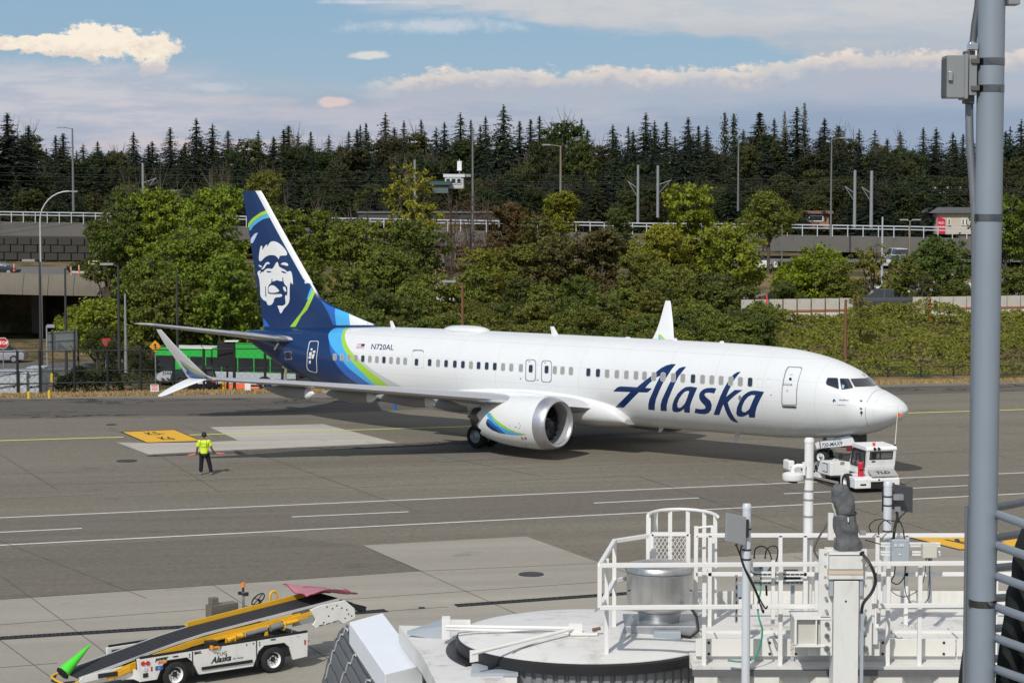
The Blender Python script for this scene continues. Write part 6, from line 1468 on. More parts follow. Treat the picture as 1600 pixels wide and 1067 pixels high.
# ---- viaduct
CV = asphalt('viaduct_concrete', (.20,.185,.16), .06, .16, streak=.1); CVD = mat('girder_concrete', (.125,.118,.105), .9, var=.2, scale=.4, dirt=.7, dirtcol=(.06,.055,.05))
RAILW = mat('rail_white', (.46,.48,.50), .5, var=.05)
def viaduct():
    t = thing('viaduct', 'long concrete viaduct with white metal railing crossing behind the trees', 'viaduct', (0, 262, 5))
    A = lambda u, v, d: D(u, v, d)
    # top of the railing follows these picture heights at these depths
    L = [(-140,329,262),(0,331,260),(150,333,258),(300,336,256),(450,340,254),(600,342,252),(760,345,250),(900,347,248),(1010,349,247),(1160,350,246),(1300,352,245),(1420,354,244),(1600,358,243),(1760,362,243)]
    P3 = [A(u, v, d) for u, v, d in L]
    def seg(i): return P3[i], P3[i+1]
    g = MB(); g2 = MB()
    for i in range(len(P3)-1):
        a, b = seg(i); dz = Vector((0,0,1))
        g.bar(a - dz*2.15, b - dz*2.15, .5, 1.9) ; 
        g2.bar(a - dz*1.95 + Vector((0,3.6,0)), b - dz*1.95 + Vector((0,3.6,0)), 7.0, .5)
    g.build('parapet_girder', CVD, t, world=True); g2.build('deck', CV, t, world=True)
    k = 0
    for dzv, th in ((0,.13),(-.36,.11)):
        r = MB()
        for i in range(len(P3)-1):
            a, b = seg(i); r.bar(a + Vector((0,-.32,dzv)), b + Vector((0,-.32,dzv)), th)
        r.build('handrail', RAILW, t, world=True)
    pm = MB(); pm.box((0,0,-.52), (.10,.10,1.15)); pm.bar((0,0,-1.0),(.0,-.02,-1.35),.09); me = pm.mesh('post'); me.materials.append(RAILW)
    for i in range(len(P3)-1):
        a, b = seg(i); n_ = max(1, round((b-a).length/1.62*1.0)); 
        for j in range(n_):
            p = a.lerp(b, j/n_); o = bpy.data.objects.new('railing_post', me); COL.objects.link(o); o.parent = t; o.location = p + Vector((0,-.32,0)) - t.location
    for u in (330, 610, 700, 800, 905, 1110, 1330, 1530, 1690):
        d = 250; p = A(u, 360, d); m_ = MB(); zb = T(p.x, d+2) - .5; m_.loft([[Vector((p.x + sx*w, d + 2 + sy*.8, z)) for sx, sy in ((-1,-1),(1,-1),(1,1),(-1,1))] for z, w in ((zb,.9),(5.5,.9),(7.5,2.2))]); m_.build('pier', CVD, t, world=True)
    # ribbed retaining wall under the left end
    m_ = MB(); a, b = A(-140, 367, 250), A(185, 370, 250); 
    m_.sheet([a, b, Vector((b.x, b.y, 4.0)), Vector((a.x, a.y, 4.0))]); m_.build('retaining_wall', mat('wall_dark', (.055,.05,.044), .95, var=.25, scale=.5, dirt=.5), t, world=True)
    for row in range(3):
        for i in range(16):
            u = -130 + i*21 + (10 if row % 2 else 0); q = A(u, 376 + row*12 + u*.012, 249.8); m_ = MB(); m_.box((0,0,0), (1.45,.14,.82)); o = m_.build('wall_block', mat('wall_block', (.045,.042,.036), .95, var=.25, scale=1), t); o.location = q - t.location
    return t
viaduct()
# ---- left overpass with the dark opening beneath
def overpass():
    t = thing('road_bridge', 'low concrete road bridge with segmented parapet over a dark underpass', 'bridge', (-48, 206, 0))
    C_ = mat('parapet_concrete', (.165,.145,.115), .95, var=.22, scale=.8, dirt=.75, dirtcol=(.11,.095,.075))
    # curved parapet, panel by panel; the joints are gaps
    top = [(-70,424.5),(0,426),(38,427.5),(77,429),(117,430),(158,431.5),(200,433),(240,434)]; bot = [(-70,457),(0,459),(38,460),(77,461),(117,461.5),(158,462.5),(200,464),(240,465)]
    for i in range(len(top)-1):
        a, b = D(top[i][0]+.35, top[i][1], 204), D(top[i+1][0]-.35, top[i+1][1], 204); c, d = D(bot[i+1][0]-.35, bot[i+1][1], 204), D(bot[i][0]+.35, bot[i][1], 204)
        m_ = MB(); rings = []
        for k in range(6):
            f = k/5; yo = -.75*sin(f*pi*.5) ; pa = a.lerp(d, f) + Vector((0, yo, 0)); pb = b.lerp(c, f) + Vector((0, yo, 0))
            rings.append([pa, pb, pb + Vector((0,.5-yo,0)), pa + Vector((0,.5-yo,0))])
        m_.loft(rings); m_.build('parapet_panel', C_, t, world=True, smooth=40)
    m_ = MB(); m_.span((-62, 204.6, 3.3), (-30, 224, 4.25)); m_.build('deck', C_, t, world=True)
    m_ = MB(); m_.cyl((-42.6,218,-2),(-42.6,218,3.4),.8,n=16); m_.build('column', C_, t, world=True, smooth=50); m_ = MB(); m_.cyl((-49,218,-2),(-49,218,3.4),.8,n=16); m_.build('column', C_, t, world=True, smooth=50)
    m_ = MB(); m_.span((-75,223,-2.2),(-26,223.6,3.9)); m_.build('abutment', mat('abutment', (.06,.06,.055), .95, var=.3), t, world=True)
    m_ = MB(); m_.span((-33.2,204.6,-2.2),(-30,223,3.9)); m_.build('side_wall', C_, t, world=True)
    return t
overpass()
structure(MB().sheet([(-90,204.7,4.27),(-30,204.7,4.27),(-30,235,4.4),(-90,235,4.4)]).build('bridge_road', asphalt('bridge_asphalt', (.14,.13,.115), .1, .1)))
mb = MB(); random.seed(3)
for i in range(9000):
    x = U(-46,-31.5); y = U(217,232); h = 2.6*max(0, 1-((x+39.5)/7.5)**2)*(.8+.4*noise.noise(Vector((x*.6, y*.6, 0)))); quad(mb, Vector((x, y, 4.3 + h*sqrt(R()))), (rvec()+Vector((0,-.3,.9))).normalized(), U(.12,.24))
m = mb.mesh('foliage', fix=False); m.materials.append(LEAF); t_ = thing('bush', 'wide green shrub mound on top of the left bridge', 'bush', (-39, 224, 4.3)); 
for v in m.vertices: v.co -= t_.location
o = bpy.data.objects.new('foliage', m); COL.objects.link(o); o.parent = t_; o.color = (.055,.07,.02,1); o['kind'] = 'stuff'
# flat white road rail on the bridge
def simple(name, label, cat, m, mbx, loc, part, group=None, smooth=None):
    t = thing(name, label, cat, loc, 0, group); mbx.build(part, m, t, world=True, smooth=smooth); return t
a, b = D(111, 425, 209), D(172, 425.5, 209); m_ = MB(); m_.bar(a, b, .1, .18); q = simple('guard_rail', 'white metal guard rail on the left bridge beside the cones', 'rail', RAILW, m_, (a.x, a.y, 4.2), 'beam')
m_ = MB(); m_.bar(a, (a.x, a.y, 4.25), .1); m_.bar(b, (b.x, b.y, 4.25), .1); m_.build('post', RAILW, q, world=True)
# ---- tall orange delineators
def delineator(u, vtop, vbot, d, label, grp='orange traffic delineators'):
    a, b = D(u, vtop, d), D(u, vbot, d); H = a.z-b.z; t = thing('delineator', label, 'cone', b, 0, grp)
    m_ = MB(); m_.lathe([(.001,0),(H*.17,0),(H*.17,H*.08),(H*.07,H*.12),(H*.05,H*.9),(.001,H)], (0,0,0), 'Z', 12); m_.build('body', M_orange, t, smooth=40)
    for f in (.5, .72):
        m_ = MB(); m_.lathe([(H*.072,H*f),(H*.068,H*(f+.1))], (0,0,0), 'Z', 12); m_.build('reflective_band', M_white, t)
delineator(22*1, 411, 424, 207, 'left orange delineator on the bridge beside the dark car'); delineator(111, 415, 428, 207, 'middle orange delineator on the bridge at the rail end'); delineator(123.5, 413, 428, 208, 'right orange delineator on the bridge over the rail')
# ---- lamp posts and masts
def lamp(u, vtop, vbase, d, label, arm=None, m=None, r=.10, head='box', kind='street_lamp', cat='street lamp', bend=False, zb=None):
    m = m or mat('pole_grey', (.16,.165,.16), .6, .2); p = D(u, vtop, d); z0 = zb if zb is not None else T(p.x, d) - .2
    if vbase is not None and zb is None: z0 = min(D(u, vbase, d).z, p.z-1)
    t = thing(kind, label, cat, (p.x, d, z0)); H = p.z - z0
    m_ = MB(); 
    if bend:
        Rr = bend; pts = [(0,0,0),(0,0,H-Rr)] + [(Rr*arm*(1-cos(a*pi/16)), 0, H-Rr+Rr*sin(a*pi/16)) for a in range(1,9)]; m_.tube(pts, [r*1.2,r] + [r*.8]*8, 10)
        m_.build('pole', m, t, smooth=60); hx = Rr*arm; m_ = MB(); m_.bar((hx,0,H),(hx+arm*.8,0,H-.02),.26,.12); m_.build('lamp_head', M_grey, t)
    else:
        m_.tube([(0,0,0),(0,0,H)], [r*1.3, r*.7], 10); m_.build('pole', m, t, smooth=60)
        if arm:
            for s in (arm if isinstance(arm, (list, tuple)) else [arm]):
                m_ = MB(); m_.bar((0,0,H-.05),(s*.9,0,H+.1),r*.7); m_.build('arm', m, t); m_ = MB(); m_.box((s*1.3,0,H+.1),(.9,.3,.14)); m_.build('lamp_head', M_grey, t)
    return t
lamp(113, 201, 330, 240, 'tall dark lamp pole rising above the left end of the viaduct', -1.0, None, .12)
lamp(84-22, 299, 530, 195, 'pale curved street lamp at the left in front of the viaduct', 1, mat('pole_pale', (.48,.50,.50), .5, .3), .085, bend=2.7)
lamp(62, 409, 610, 150, 'dark square light post standing by the stop sign road', -.6, mat('pole_dark', (.035,.035,.035), .6), .11)
lamp(101.5, 419, 600, 146, 'dark plain post in front of the underpass', None, mat('pole_dark', (.035,.035,.035), .6), .09, kind='post', cat='post')
lamp(184.5, 415, 590, 146, 'dark light post with a small arm before the left trees', -.6, mat('pole_dark', (.035,.035,.035), .6), .10)
lamp(276, 420, 560, 150, 'dark post among the trees left of the fin', None, mat('pole_dark', (.035,.035,.035), .6), .08, kind='post', cat='post')
lamp(195.3, 459, 582, 143, 'galvanised grey post beside the yield sign', None, M_steel, .09, kind='post', cat='post')
lamp(738.5, 200, 420, 235, 'tall thin dark mast right of the white hilltop cabin', None, None, .13, kind='mast', cat='mast')
lamp(876, 228, 350, 232, 'twin grey lamp pole with its head to the left above the golden tree', -1.2, mat('pole_bronze', (.20,.17,.12), .6), .13)
lamp(1154, 213, 330, 236, 'dim lamp pole above the neat round tree', -.9, None, .10)
lamp(1299.5, 217, 372, 236, 'tall dim lamp pole in front of the right conifers', 1.0, None, .10); lamp(1422, 345, 460, 225, 'grey lamp pole in front of the viaduct right part', [-.5,.5], mat('pole_bronze', (.2,.17,.12)), .10)
lamp(1379, 339, 470, 205, 'slim white lamp pole before the right viaduct', None, mat('pole_pale', (.48,.50,.50)), .11); lamp(1222, 351, 470, 200, 'faint grey post left of the round bright tree', None, None, .07, kind='post', cat='post')
lamp(722.5, 442, 560, 142, 'rusty brown lamp post with white head behind the satellite dome', -.7, mat('pole_rust', (.16,.075,.035), .7, var=.2), .11, zb=0)
lamp(1321.5, 468, 575, 143, 'rusty brown pole rising from the creeper bank above the nose', None, mat('pole_rust', (.16,.075,.035)), .12, zb=0, kind='pole', cat='pole')
for (u, vt, vb, w, lab) in ((223,255,335,4.0,'grey steel mast above the left viaduct'),(648,250,345,4.0,'grey steel mast standing in the yellow tree'),(997,258,346,4.2,'left mast of the central steel pair'),(1028,259,336,4.6,'right mast of the central steel pair'),(1336,266,352,5.0,'left mast of the right steel pair'),(1362,267,352,5.4,'right mast of the right steel pair')):
    d = 252; p = D(u, vt, d); z0 = D(u, vb+4, d).z; t = thing('catenary_mast', lab, 'mast', (p.x, d, z0), 0, 'steel masts of the rail line'); r = w*d/FPX/2
    m_ = MB(); m_.tube([(0,0,0),(0,0,p.z-z0)], [r*1.05, r*.9], 10); m_.build('pole', mat('mast_grey', (.27,.29,.29), .5, .3), t, smooth=60)
    m_ = MB(); H = p.z - z0; m_.bar((-.2,0,H*.62),(1.6 if u in (1028,223) else -1.2,0,H*.72),.09); m_.bar((0,0,H*.45),(1.4 if u in (1028,223) else -1.1,0,H*.70),.06); m_.build('bracket', mat('mast_grey', (.27,.29,.29)), t)
for (v0, v1, lab) in ((262,292,'upper overhead wire of the rail line crossing the hillside'),(271,300,'second overhead wire of the rail line'),(275,303,'third overhead wire of the rail line'),(283,309,'lowest overhead wire of the rail line')):
    m_ = MB(); pts = []
    for i in range(41):
        f = i/40; uu = -60 + 1760*f; sag = 2.0*abs(sin(f*pi*5.2)); pts.append(D(uu, v0 + (v1-v0)*f + (3 if v0 > 270 else 0)*sag/3 - 3, 253))
    m_.tube(pts, .022, 4, cap=False); a = pts[0]; t = thing('overhead_wire', lab, 'wire', a); m_.build('wire', mat('wire_dark', (.03,.032,.03), .6), t, world=True)
# ---- perimeter fence, black posts and rails
def fence():
    t = thing('perimeter_fence', 'black chain link fence with tall posts along the far edge of the apron', 'fence', (-30, ye(-30)+2.6, 0))
    K_ = mat('fence_black', (.012,.012,.013), .6)
    def P_(u, d, z=0): return Vector(((u-800)/FPX*d, d, z))
    xs_ = [25,60,114,166,218,269,317,365,413,440,463,508]
    base = []
    for u in xs_: 
        x = (u-800)/FPX*128; d = ye(x)+2.6; x = (u-800)/FPX*d; base.append(Vector((x, d, T(x, d))))
    base = [Vector((base[0].x-5.5, base[0].y-.9, 0)), Vector((base[0].x-2.8, base[0].y-.45, 0))] + base
    pm = MB(); pm.cyl((0,0,0),(0,0,2.62),.085,n=8); pm.bar((0,0,2.6),(-.22,-.1,2.95),.03); me = pm.mesh('post', 50); me.materials.append(K_)
    for b in base:
        o = bpy.data.objects.new('post', me); COL.objects.link(o); o.parent = t; o.location = b - t.location
    for z, r in ((2.58,.035),(1.35,.03),(.62,.045) ):
        m_ = MB(); m_.tube([b + Vector((0,0,z)) for b in base], r, 6); m_.build('rail', K_, t, world=True)
    for z in (2.72, 2.85): 
        m_ = MB(); m_.tube([b + Vector((-.1,-.05,z)) for b in base], .010, 4); m_.build('wire', K_, t, world=True)
    # chain link mesh: real wires, one piece
    m_ = MB()
    for i in range(len(base)-1):
        a, b = base[i], base[i+1]; L = (b-a).length; d = (b-a)/L; k = 0.0
        while k < L+2.5:
            p0, p1 = k, k-2.5
            for s in (1, -1):
                q0 = k if s > 0 else k-2.5; q1 = k-2.5 if s > 0 else k
                f0, f1 = 0.0, 1.0
                A_, B_ = Vector((q0, 0.05)), Vector((q1, 2.55))
                dx = B_.x-A_.x
                t0, t1 = 0.0, 1.0
                for lim in (0, L):
                    pass
                ta, tb = (0-A_.x)/dx, (L-A_.x)/dx
                lo, hi = min(ta, tb), max(ta, tb); t0, t1 = max(0, lo), min(1, hi)
                if t1-t0 > .02:
                    p, q = A_.lerp(B_, t0), A_.lerp(B_, t1); m_.bar(a + d*p.x + Vector((0,0,p.y)), a + d*q.x + Vector((0,0,q.y)), .007)
            k += .42
    o = m_.build('chain_link', K_, t, world=True, fix=False); o['kind'] = 'stuff'
fence()
def fence2():
    t = thing('low_fence', 'low black chain link fence along the bank beyond the nose', 'fence', (20, ye(20)+4.4, 0)); K_ = mat('fence_black2', (.016,.017,.016), .6)
    pts = []
    for u in (560,620,680,740,800,860,920,980,1040,1100,1160,1215,1270,1330,1389,1441,1492,1548,1604,1660):
        d = ye((u-800)/FPX*135)+4.4; x = (u-800)/FPX*d; pts.append(Vector((x, d, T(x, d))))
    for p in pts:
        m_ = MB(); m_.cyl(p, p + Vector((0,0,.75)), .045, n=8)
    pm = MB(); pm.cyl((0,0,0),(0,0,.72),.05,n=8); me = pm.mesh('post', 50); me.materials.append(K_)
    for p in pts: o = bpy.data.objects.new('post', me); COL.objects.link(o); o.parent = t; o.location = p - t.location
    for z in (.70, .10): m_ = MB(); m_.tube([p + Vector((0,0,z)) for p in pts], .022, 6); m_.build('rail', K_, t, world=True)
    m_ = MB()
    for i in range(len(pts)-1):
        a, b = pts[i], pts[i+1]; n_ = 10
        for k in range(n_): p, q = a.lerp(b, k/n_), a.lerp(b, (k+1)/n_); m_.bar(p+Vector((0,0,.1)), q+Vector((0,0,.7)), .010); m_.bar(p+Vector((0,0,.7)), q+Vector((0,0,.1)), .010)
    o = m_.build('chain_link', K_, t, world=True, fix=False); o['kind'] = 'stuff'
fence2()
# ---- signs
def post_sign(u, v, d, label, name, face, cat='sign', r=.04, vb=None):
    p = D(u, v, d); z0 = T(p.x, d) if vb is None else D(u, vb, d).z; t = thing(name, label, cat, (p.x, d, z0)); m_ = MB(); m_.cyl((0,.04,0),(0,.04,p.z-z0),r,n=8); m_.build('post', M_steel, t, smooth=50); face(t, p.z-z0); return t
def stop_face(t, z):
    m_ = MB(); m_.prism([(.39*cos(pi/8+k*pi/4), z+.39*sin(pi/8+k*pi/4)) for k in range(8)], -.02, 0); m_.build('sign_edge', M_white, t)
    m_ = MB(); m_.prism([(.36*cos(pi/8+k*pi/4), z+.36*sin(pi/8+k*pi/4)) for k in range(8)], -.028, -.021); m_.build('sign_face', mat('stop_red', (.5,.015,.02), .5), t)
    text_on('STOP', .30, (0,-.032,z), (1,0,0), (0,0,1), 'lettering', M_white, t, 0, .01)
post_sign(4.5, 536, 139, 'red octagonal stop sign at the left picture edge', 'stop_sign', stop_face)
def merge_face(t, z):
    m_ = MB(); m_.prism([(0,z-.42),(.42,z),(0,z+.42),(-.42,z)], -.02, 0); m_.build('sign_edge', M_black, t); m_ = MB(); m_.prism([(0,z-.39),(.39,z),(0,z+.39),(-.39,z)], -.028, -.021); m_.build('sign_face', mat('sign_amber', (.75,.33,.01), .5), t)
    m_ = MB(); m_.prism([(-.035,z-.2),(.035,z-.2),(.035,z+.06),(.10,z+.06),(0,z+.22),(-.10,z+.06),(-.035,z+.06)], -.034, -.030); m_.build('arrow', M_black, t); m_ = MB(); m_.bar((.02,-.032,z-.0),(.13,-.032,z-.18),.05,.004,(0,1,0)); m_.build('side_arrow', M_black, t)
post_sign(242.5, 541, 137, 'yellow diamond merge sign with black arrow by the bus', 'merge_sign', merge_face)
def yield_face(t, z):
    m_ = MB(); m_.prism([(-.40,z+.3),(.40,z+.3),(0,z-.42)], -.02, 0); m_.build('sign_face', mat('yield_red', (.45,.02,.02), .5), t); m_ = MB(); m_.prism([(-.2,z+.19),(.2,z+.19),(0,z-.17)], -.028, -.021); m_.build('sign_centre', mat('yield_dark', (.10,.09,.08), .6), t)
post_sign(165, 535, 150, 'red and white yield sign left of the galvanised post', 'yield_sign', yield_face)
def board():
    a = D(72.5, 519, 142); b = D(120.5, 516.5, 144); t = thing('road_sign', 'back of a large grey road sign on two posts', 'sign', (a.x, a.y, T(a.x, a.y)))
    m_ = MB(); h = 1.32; m_.add([a, b, b-Vector((0,0,h)), a-Vector((0,0,h)), a+Vector((0,.05,0)), b+Vector((0,.05,0)), b+Vector((0,.05,-h)), a+Vector((0,.05,-h))], [(0,1,2,3),(7,6,5,4),(0,4,5,1),(2,6,7,3),(1,5,6,2),(0,3,7,4)]); m_.build('panel', mat('sign_back', (.30,.33,.32), .5, .3, var=.12), t, world=True)
    for f in (.02, .45, .98):
        m_ = MB(); p, q = a - Vector((0,.03,h*f)), b - Vector((0,.03,h*f)); m_.bar(p, q, .05); m_.build('stiffener', M_steel, t, world=True)
    for f in (.2, .92):
        m_ = MB(); p = a.lerp(b, f) - Vector((0,.08,0)); m_.cyl(p, (p.x, p.y, T(p.x, p.y)-.2), .05, n=8); m_.build('post', M_dark, t, world=True)
    m_ = MB(); p = D(72.8, 509, 141.5); m_.cyl(p, (p.x, p.y, T(p.x,p.y)), .05, n=8); m_.build('tall_post', M_grey, t, world=True); m_ = MB(); m_.box(p + Vector((.28,-.02,-.02)), (.52,.04,.22)); m_.build('small_plate', M_grey, t, world=True)
board()
def small_plate(u, v, d, w, h, label, m, txtc=None, post=True):
    p = D(u, v, d); t = thing('fence_sign', label, 'sign', (p.x, d, p.z-h)); m_ = MB(); m_.span((-w/2,-.02,0),(w/2,0,h)); m_.build('panel', m, t)
    if txtc: 
        for k in range(4): m_ = MB(); m_.span((-w*.38,-.024,h*(.16+.17*k)),(w*.38,-.021,h*(.16+.17*k)+.035)); m_.build('text_line', txtc, t)
        m_ = MB(); m_.span((-w*.42,-.026,h*.82),(w*.42,-.021,h*.95)); m_.build('header', txtc, t)
small_plate(241.5, 600.5, 128.4, .50, .44, 'small white notice with red text on the fence', M_white, M_red); small_plate(387, 598.5, 129.6, .36, .46, 'small plain white notice on the fence under the wing', M_white); small_plate(433, 601.5, 130, .50, .30, 'small brown plate on the fence under the wing', mat('plate_brown', (.22,.17,.13), .7))
def boll(u, v, h, label, d=None, grp='yellow bollards'):
    p = G(u, v) if d is None else D(u, v, d); t = thing('bollard', label, 'bollard', p, 0, grp); m_ = MB(); m_.cyl((0,0,0),(0,0,h),.09,n=12); m_.sphere((0,0,h),.09,12,6,(1,1,.6)); m_.build('post', mat('bollard_yellow', (.65,.47,.03), .5, var=.08), t, smooth=60)
boll(45, 622.5, .38, 'leftmost yellow bollard before the white cabinet'); boll(77, 622, .42, 'yellow bollard at the hedge corner'); boll(349.3, 612, .62, 'left yellow bollard of the pair by the orange barrier', 133); boll(355.5, 612, .62, 'right yellow bollard of the pair by the orange barrier', 133); boll(81, 598, .55, 'thin yellow bollard behind the hedge', 134)
# white equipment cabinets behind the fence
def cabinet(u0, u1, vt, vb, d, dep, label):
    a, b = D(u0, vt, d), D(u1, vb, d); t = thing('equipment_cabinet', label, 'cabinet', ((a.x+b.x)/2, d, b.z)); W_ = mat('cabinet_grey', (.42,.46,.48), .5, var=.08, scale=2)
    m_ = MB(); m_.span((a.x, d, b.z), (b.x, d+dep, a.z)); m_.build('body', W_, t, world=True, bevel=.02); m_ = MB(); m_.span((a.x-.06, d-.06, a.z), (b.x+.06, d+dep+.06, a.z+.08)); m_.build('lid', W_, t, world=True)
    n_ = max(2, int((b.x-a.x)/.8))
    for i in range(n_):
        w = (b.x-a.x)/n_; m_ = MB(); m_.span((a.x+w*i+.04, d-.025, b.z+.08), (a.x+w*(i+1)-.04, d-.001, a.z-.08)); dr = m_.build('door', W_, t, world=True)
        m_ = MB(); m_.span((a.x+w*i+.14, d-.05, b.z+.62), (a.x+w*i+.28, d-.026, b.z+.70)); m_.build('handle', M_dark, dr, world=False) if False else m_.build('handle', M_dark, t, world=True)
cabinet(-60, 42, 583, 621, 128.6, 1.6, 'wide white equipment cabinet with doors behind the left fence'); cabinet(43, 68, 576, 621, 128.9, 1.4, 'taller narrow grey cabinet right of the wide one')
# big black equipment box on posts and its flat white top
p = D(353, 540, 131); t = thing('screen_box', 'large black box panel raised on posts in front of the bus', 'equipment', (p.x, p.y, 0)); a, b = D(339, 534.5, 131), D(366.5, 573, 131)
m_ = MB(); m_.span((a.x,131,b.z),(b.x,131.5,a.z)); m_.build('panel', M_black, t, world=True, bevel=.02)
m_ = MB(); m_.span((a.x+.55,131.1,0),(a.x+.67,131.2,b.z)); m_.build('post', M_black, t, world=True); m_ = MB(); m_.span((b.x-.13,131.1,0),(b.x-.01,131.2,b.z)); m_.build('post', M_black, t, world=True)
m_ = MB(); a2, b2 = D(351, 532.5, 131), D(372, 534, 131); m_.span((a2.x,130.9,b2.z),(b2.x,131.6,a2.z)); m_.build('cap', M_white, t, world=True)
# small cabinet on a post, orange barriers
a, b = D(441, 567, 131), D(450, 575, 131); t = thing('junction_post', 'tan junction box on a square post under the tail', 'equipment', ((a.x+b.x)/2, 131, 0)); m_ = MB(); m_.span((a.x,131,b.z),(b.x,131.3,a.z)); m_.build('box', mat('tan_paint', (.26,.21,.17), .6), t, world=True); m_ = MB(); m_.span((a.x+.12,131.05,0),(a.x+.26,131.2,b.z)); m_.build('post', mat('tan_paint', (.26,.21,.17)), t, world=True)
for i, (u0, u1, vt, vb, lab) in enumerate(((344,383,599,611,'longer orange plastic barrier behind the yellow bollards'),(391,405,604,612,'shorter orange plastic barrier under the wing'))):
    a, b = D(u0, vt, 136), D(u1, vb, 136); z0 = T(a.x, 136); t = thing('orange_barrier', lab, 'barrier', ((a.x+b.x)/2, 136, z0), 0, 'orange barriers'); w = b.x-a.x; h = max(.5, a.z-z0)
    m_ = MB(); m_.prism([(-.22,0),(-.2,.25),(-.08,h),(.08,h),(.2,.25),(.22,0)], -w/2, w/2, 'X'); m_.build('shell', mat('barrier_orange', (.80,.12,.025), .5, var=.15), t)
    for k in range(2): m_ = MB(); m_.box(((-.2+.4*k)*w, -.23, .1), (.3,.06,.12)); m_.build('foot', M_black, t)
# ---- bus
def bus():
    d = 156; p = D(242, 603, d); z0 = p.z - .05; ang = radians(-20); S = 1.0
    p = Vector((p.x, d, z0)); t = thing('city_bus', 'green and grey city bus with dark windows behind the fence', 'bus', p, ang)
    GR = mat('bus_green', (.03,.42,.06), .35, var=.05, coat=.3); SI = mat('bus_silver', (.42,.44,.46), .4, var=.06); DT = mat('bus_teal', (.012,.045,.04), .4)
    L = 11.7; 
    m_ = MB(); m_.span((0,0,.35),(L,2.5,1.28)); m_.build('lower_body', SI, t, bevel=.05)
    m_ = MB(); m_.span((.02,.02,1.28),(L-.02,2.48,2.35)); m_.build('window_band', M_glass, t)
    m_ = MB(); m_.prism([(0,2.3),(0,2.75),(.25,2.92),(4.7,2.92),(5.6,3.25),(11.3,3.25),(L-.1,2.95),(L,2.3)], 0, 2.5); m_.build('roof', GR, t, bevel=.04)
    m_ = MB(); m_.span((.9,.2,2.92),(5.2,2.3,2.99)); m_.build('roof_hatch', M_white, t)
    for i in range(7):
        x = 2.9+1.32*i; m_ = MB(); m_.span((x,-.012,1.28),(x+.08,.02,2.35)); m_.build('window_pillar', GR, t)
    for i in range(6):
        x = 2.98+1.32*i; m_ = MB(); m_.span((x+.04,-.006,1.34),(x+1.2,.014,2.28)); wn = m_.build('window', M_glass, t); m_ = MB(); m_.span((x+.04,-.014,1.98),(x+1.2,-.007,2.02)); m_.build('window_bar', M_black, wn)
    m_ = MB(); m_.prism([(2.05,.35),(2.9,1.3),(2.4,2.3),(2.1,2.3),(1.5,1.3),(1.2,.35)], -.015, .01); m_.build('dark_stripe', DT, t); m_ = MB(); m_.span((1.75,-.02,1.3),(2.2,.0,2.3)); m_.build('green_pillar', GR, t)
    m_ = MB(); m_.span((-.02,.15,1.15),(.03,2.35,2.5)); m_.build('windscreen', M_glass, t); m_ = MB(); m_.span((.35,-.015,1.2),(1.5,.01,2.35)); m_.build('door', M_glass, t)
    m_ = MB(); m_.span((.35,-.02,1.2),(.40,.0,2.35)); m_.span((.92,-.02,1.2),(.96,0,2.35)); m_.build('door_frame', M_dark, t)
    text_on('3544', .38, (1.0,-.02,1.02), (1,0,0), (0,0,1), 'lettering', M_black, t)
    m_ = MB(); m_.span((-.08,.05,.35),(.05,2.45,.7)); m_.build('bumper', M_dark, t)
    for x in (2.2, 9.1):
        m_ = MB(); m_.prism([(x+.68*cos(a*pi/10), .42+.62*sin(a*pi/10)) for a in range(11)], -.018, .3); m_.build('wheel_arch', M_black, t)
        for y in (.05, 2.3): wheel_part(t, (x, y, .50), .50, .28, rim=.5, hubcol=M_steel)
    m_ = MB(); m_.span((L-.03,.3,.9),(L+.02,2.2,1.9)); m_.build('rear_grille', M_dark, t)
    m_ = MB(); m_.span((7.4,-.02,1.30),(L-.1,-.0,1.34)); m_.build('trim', GR, t)
bus()
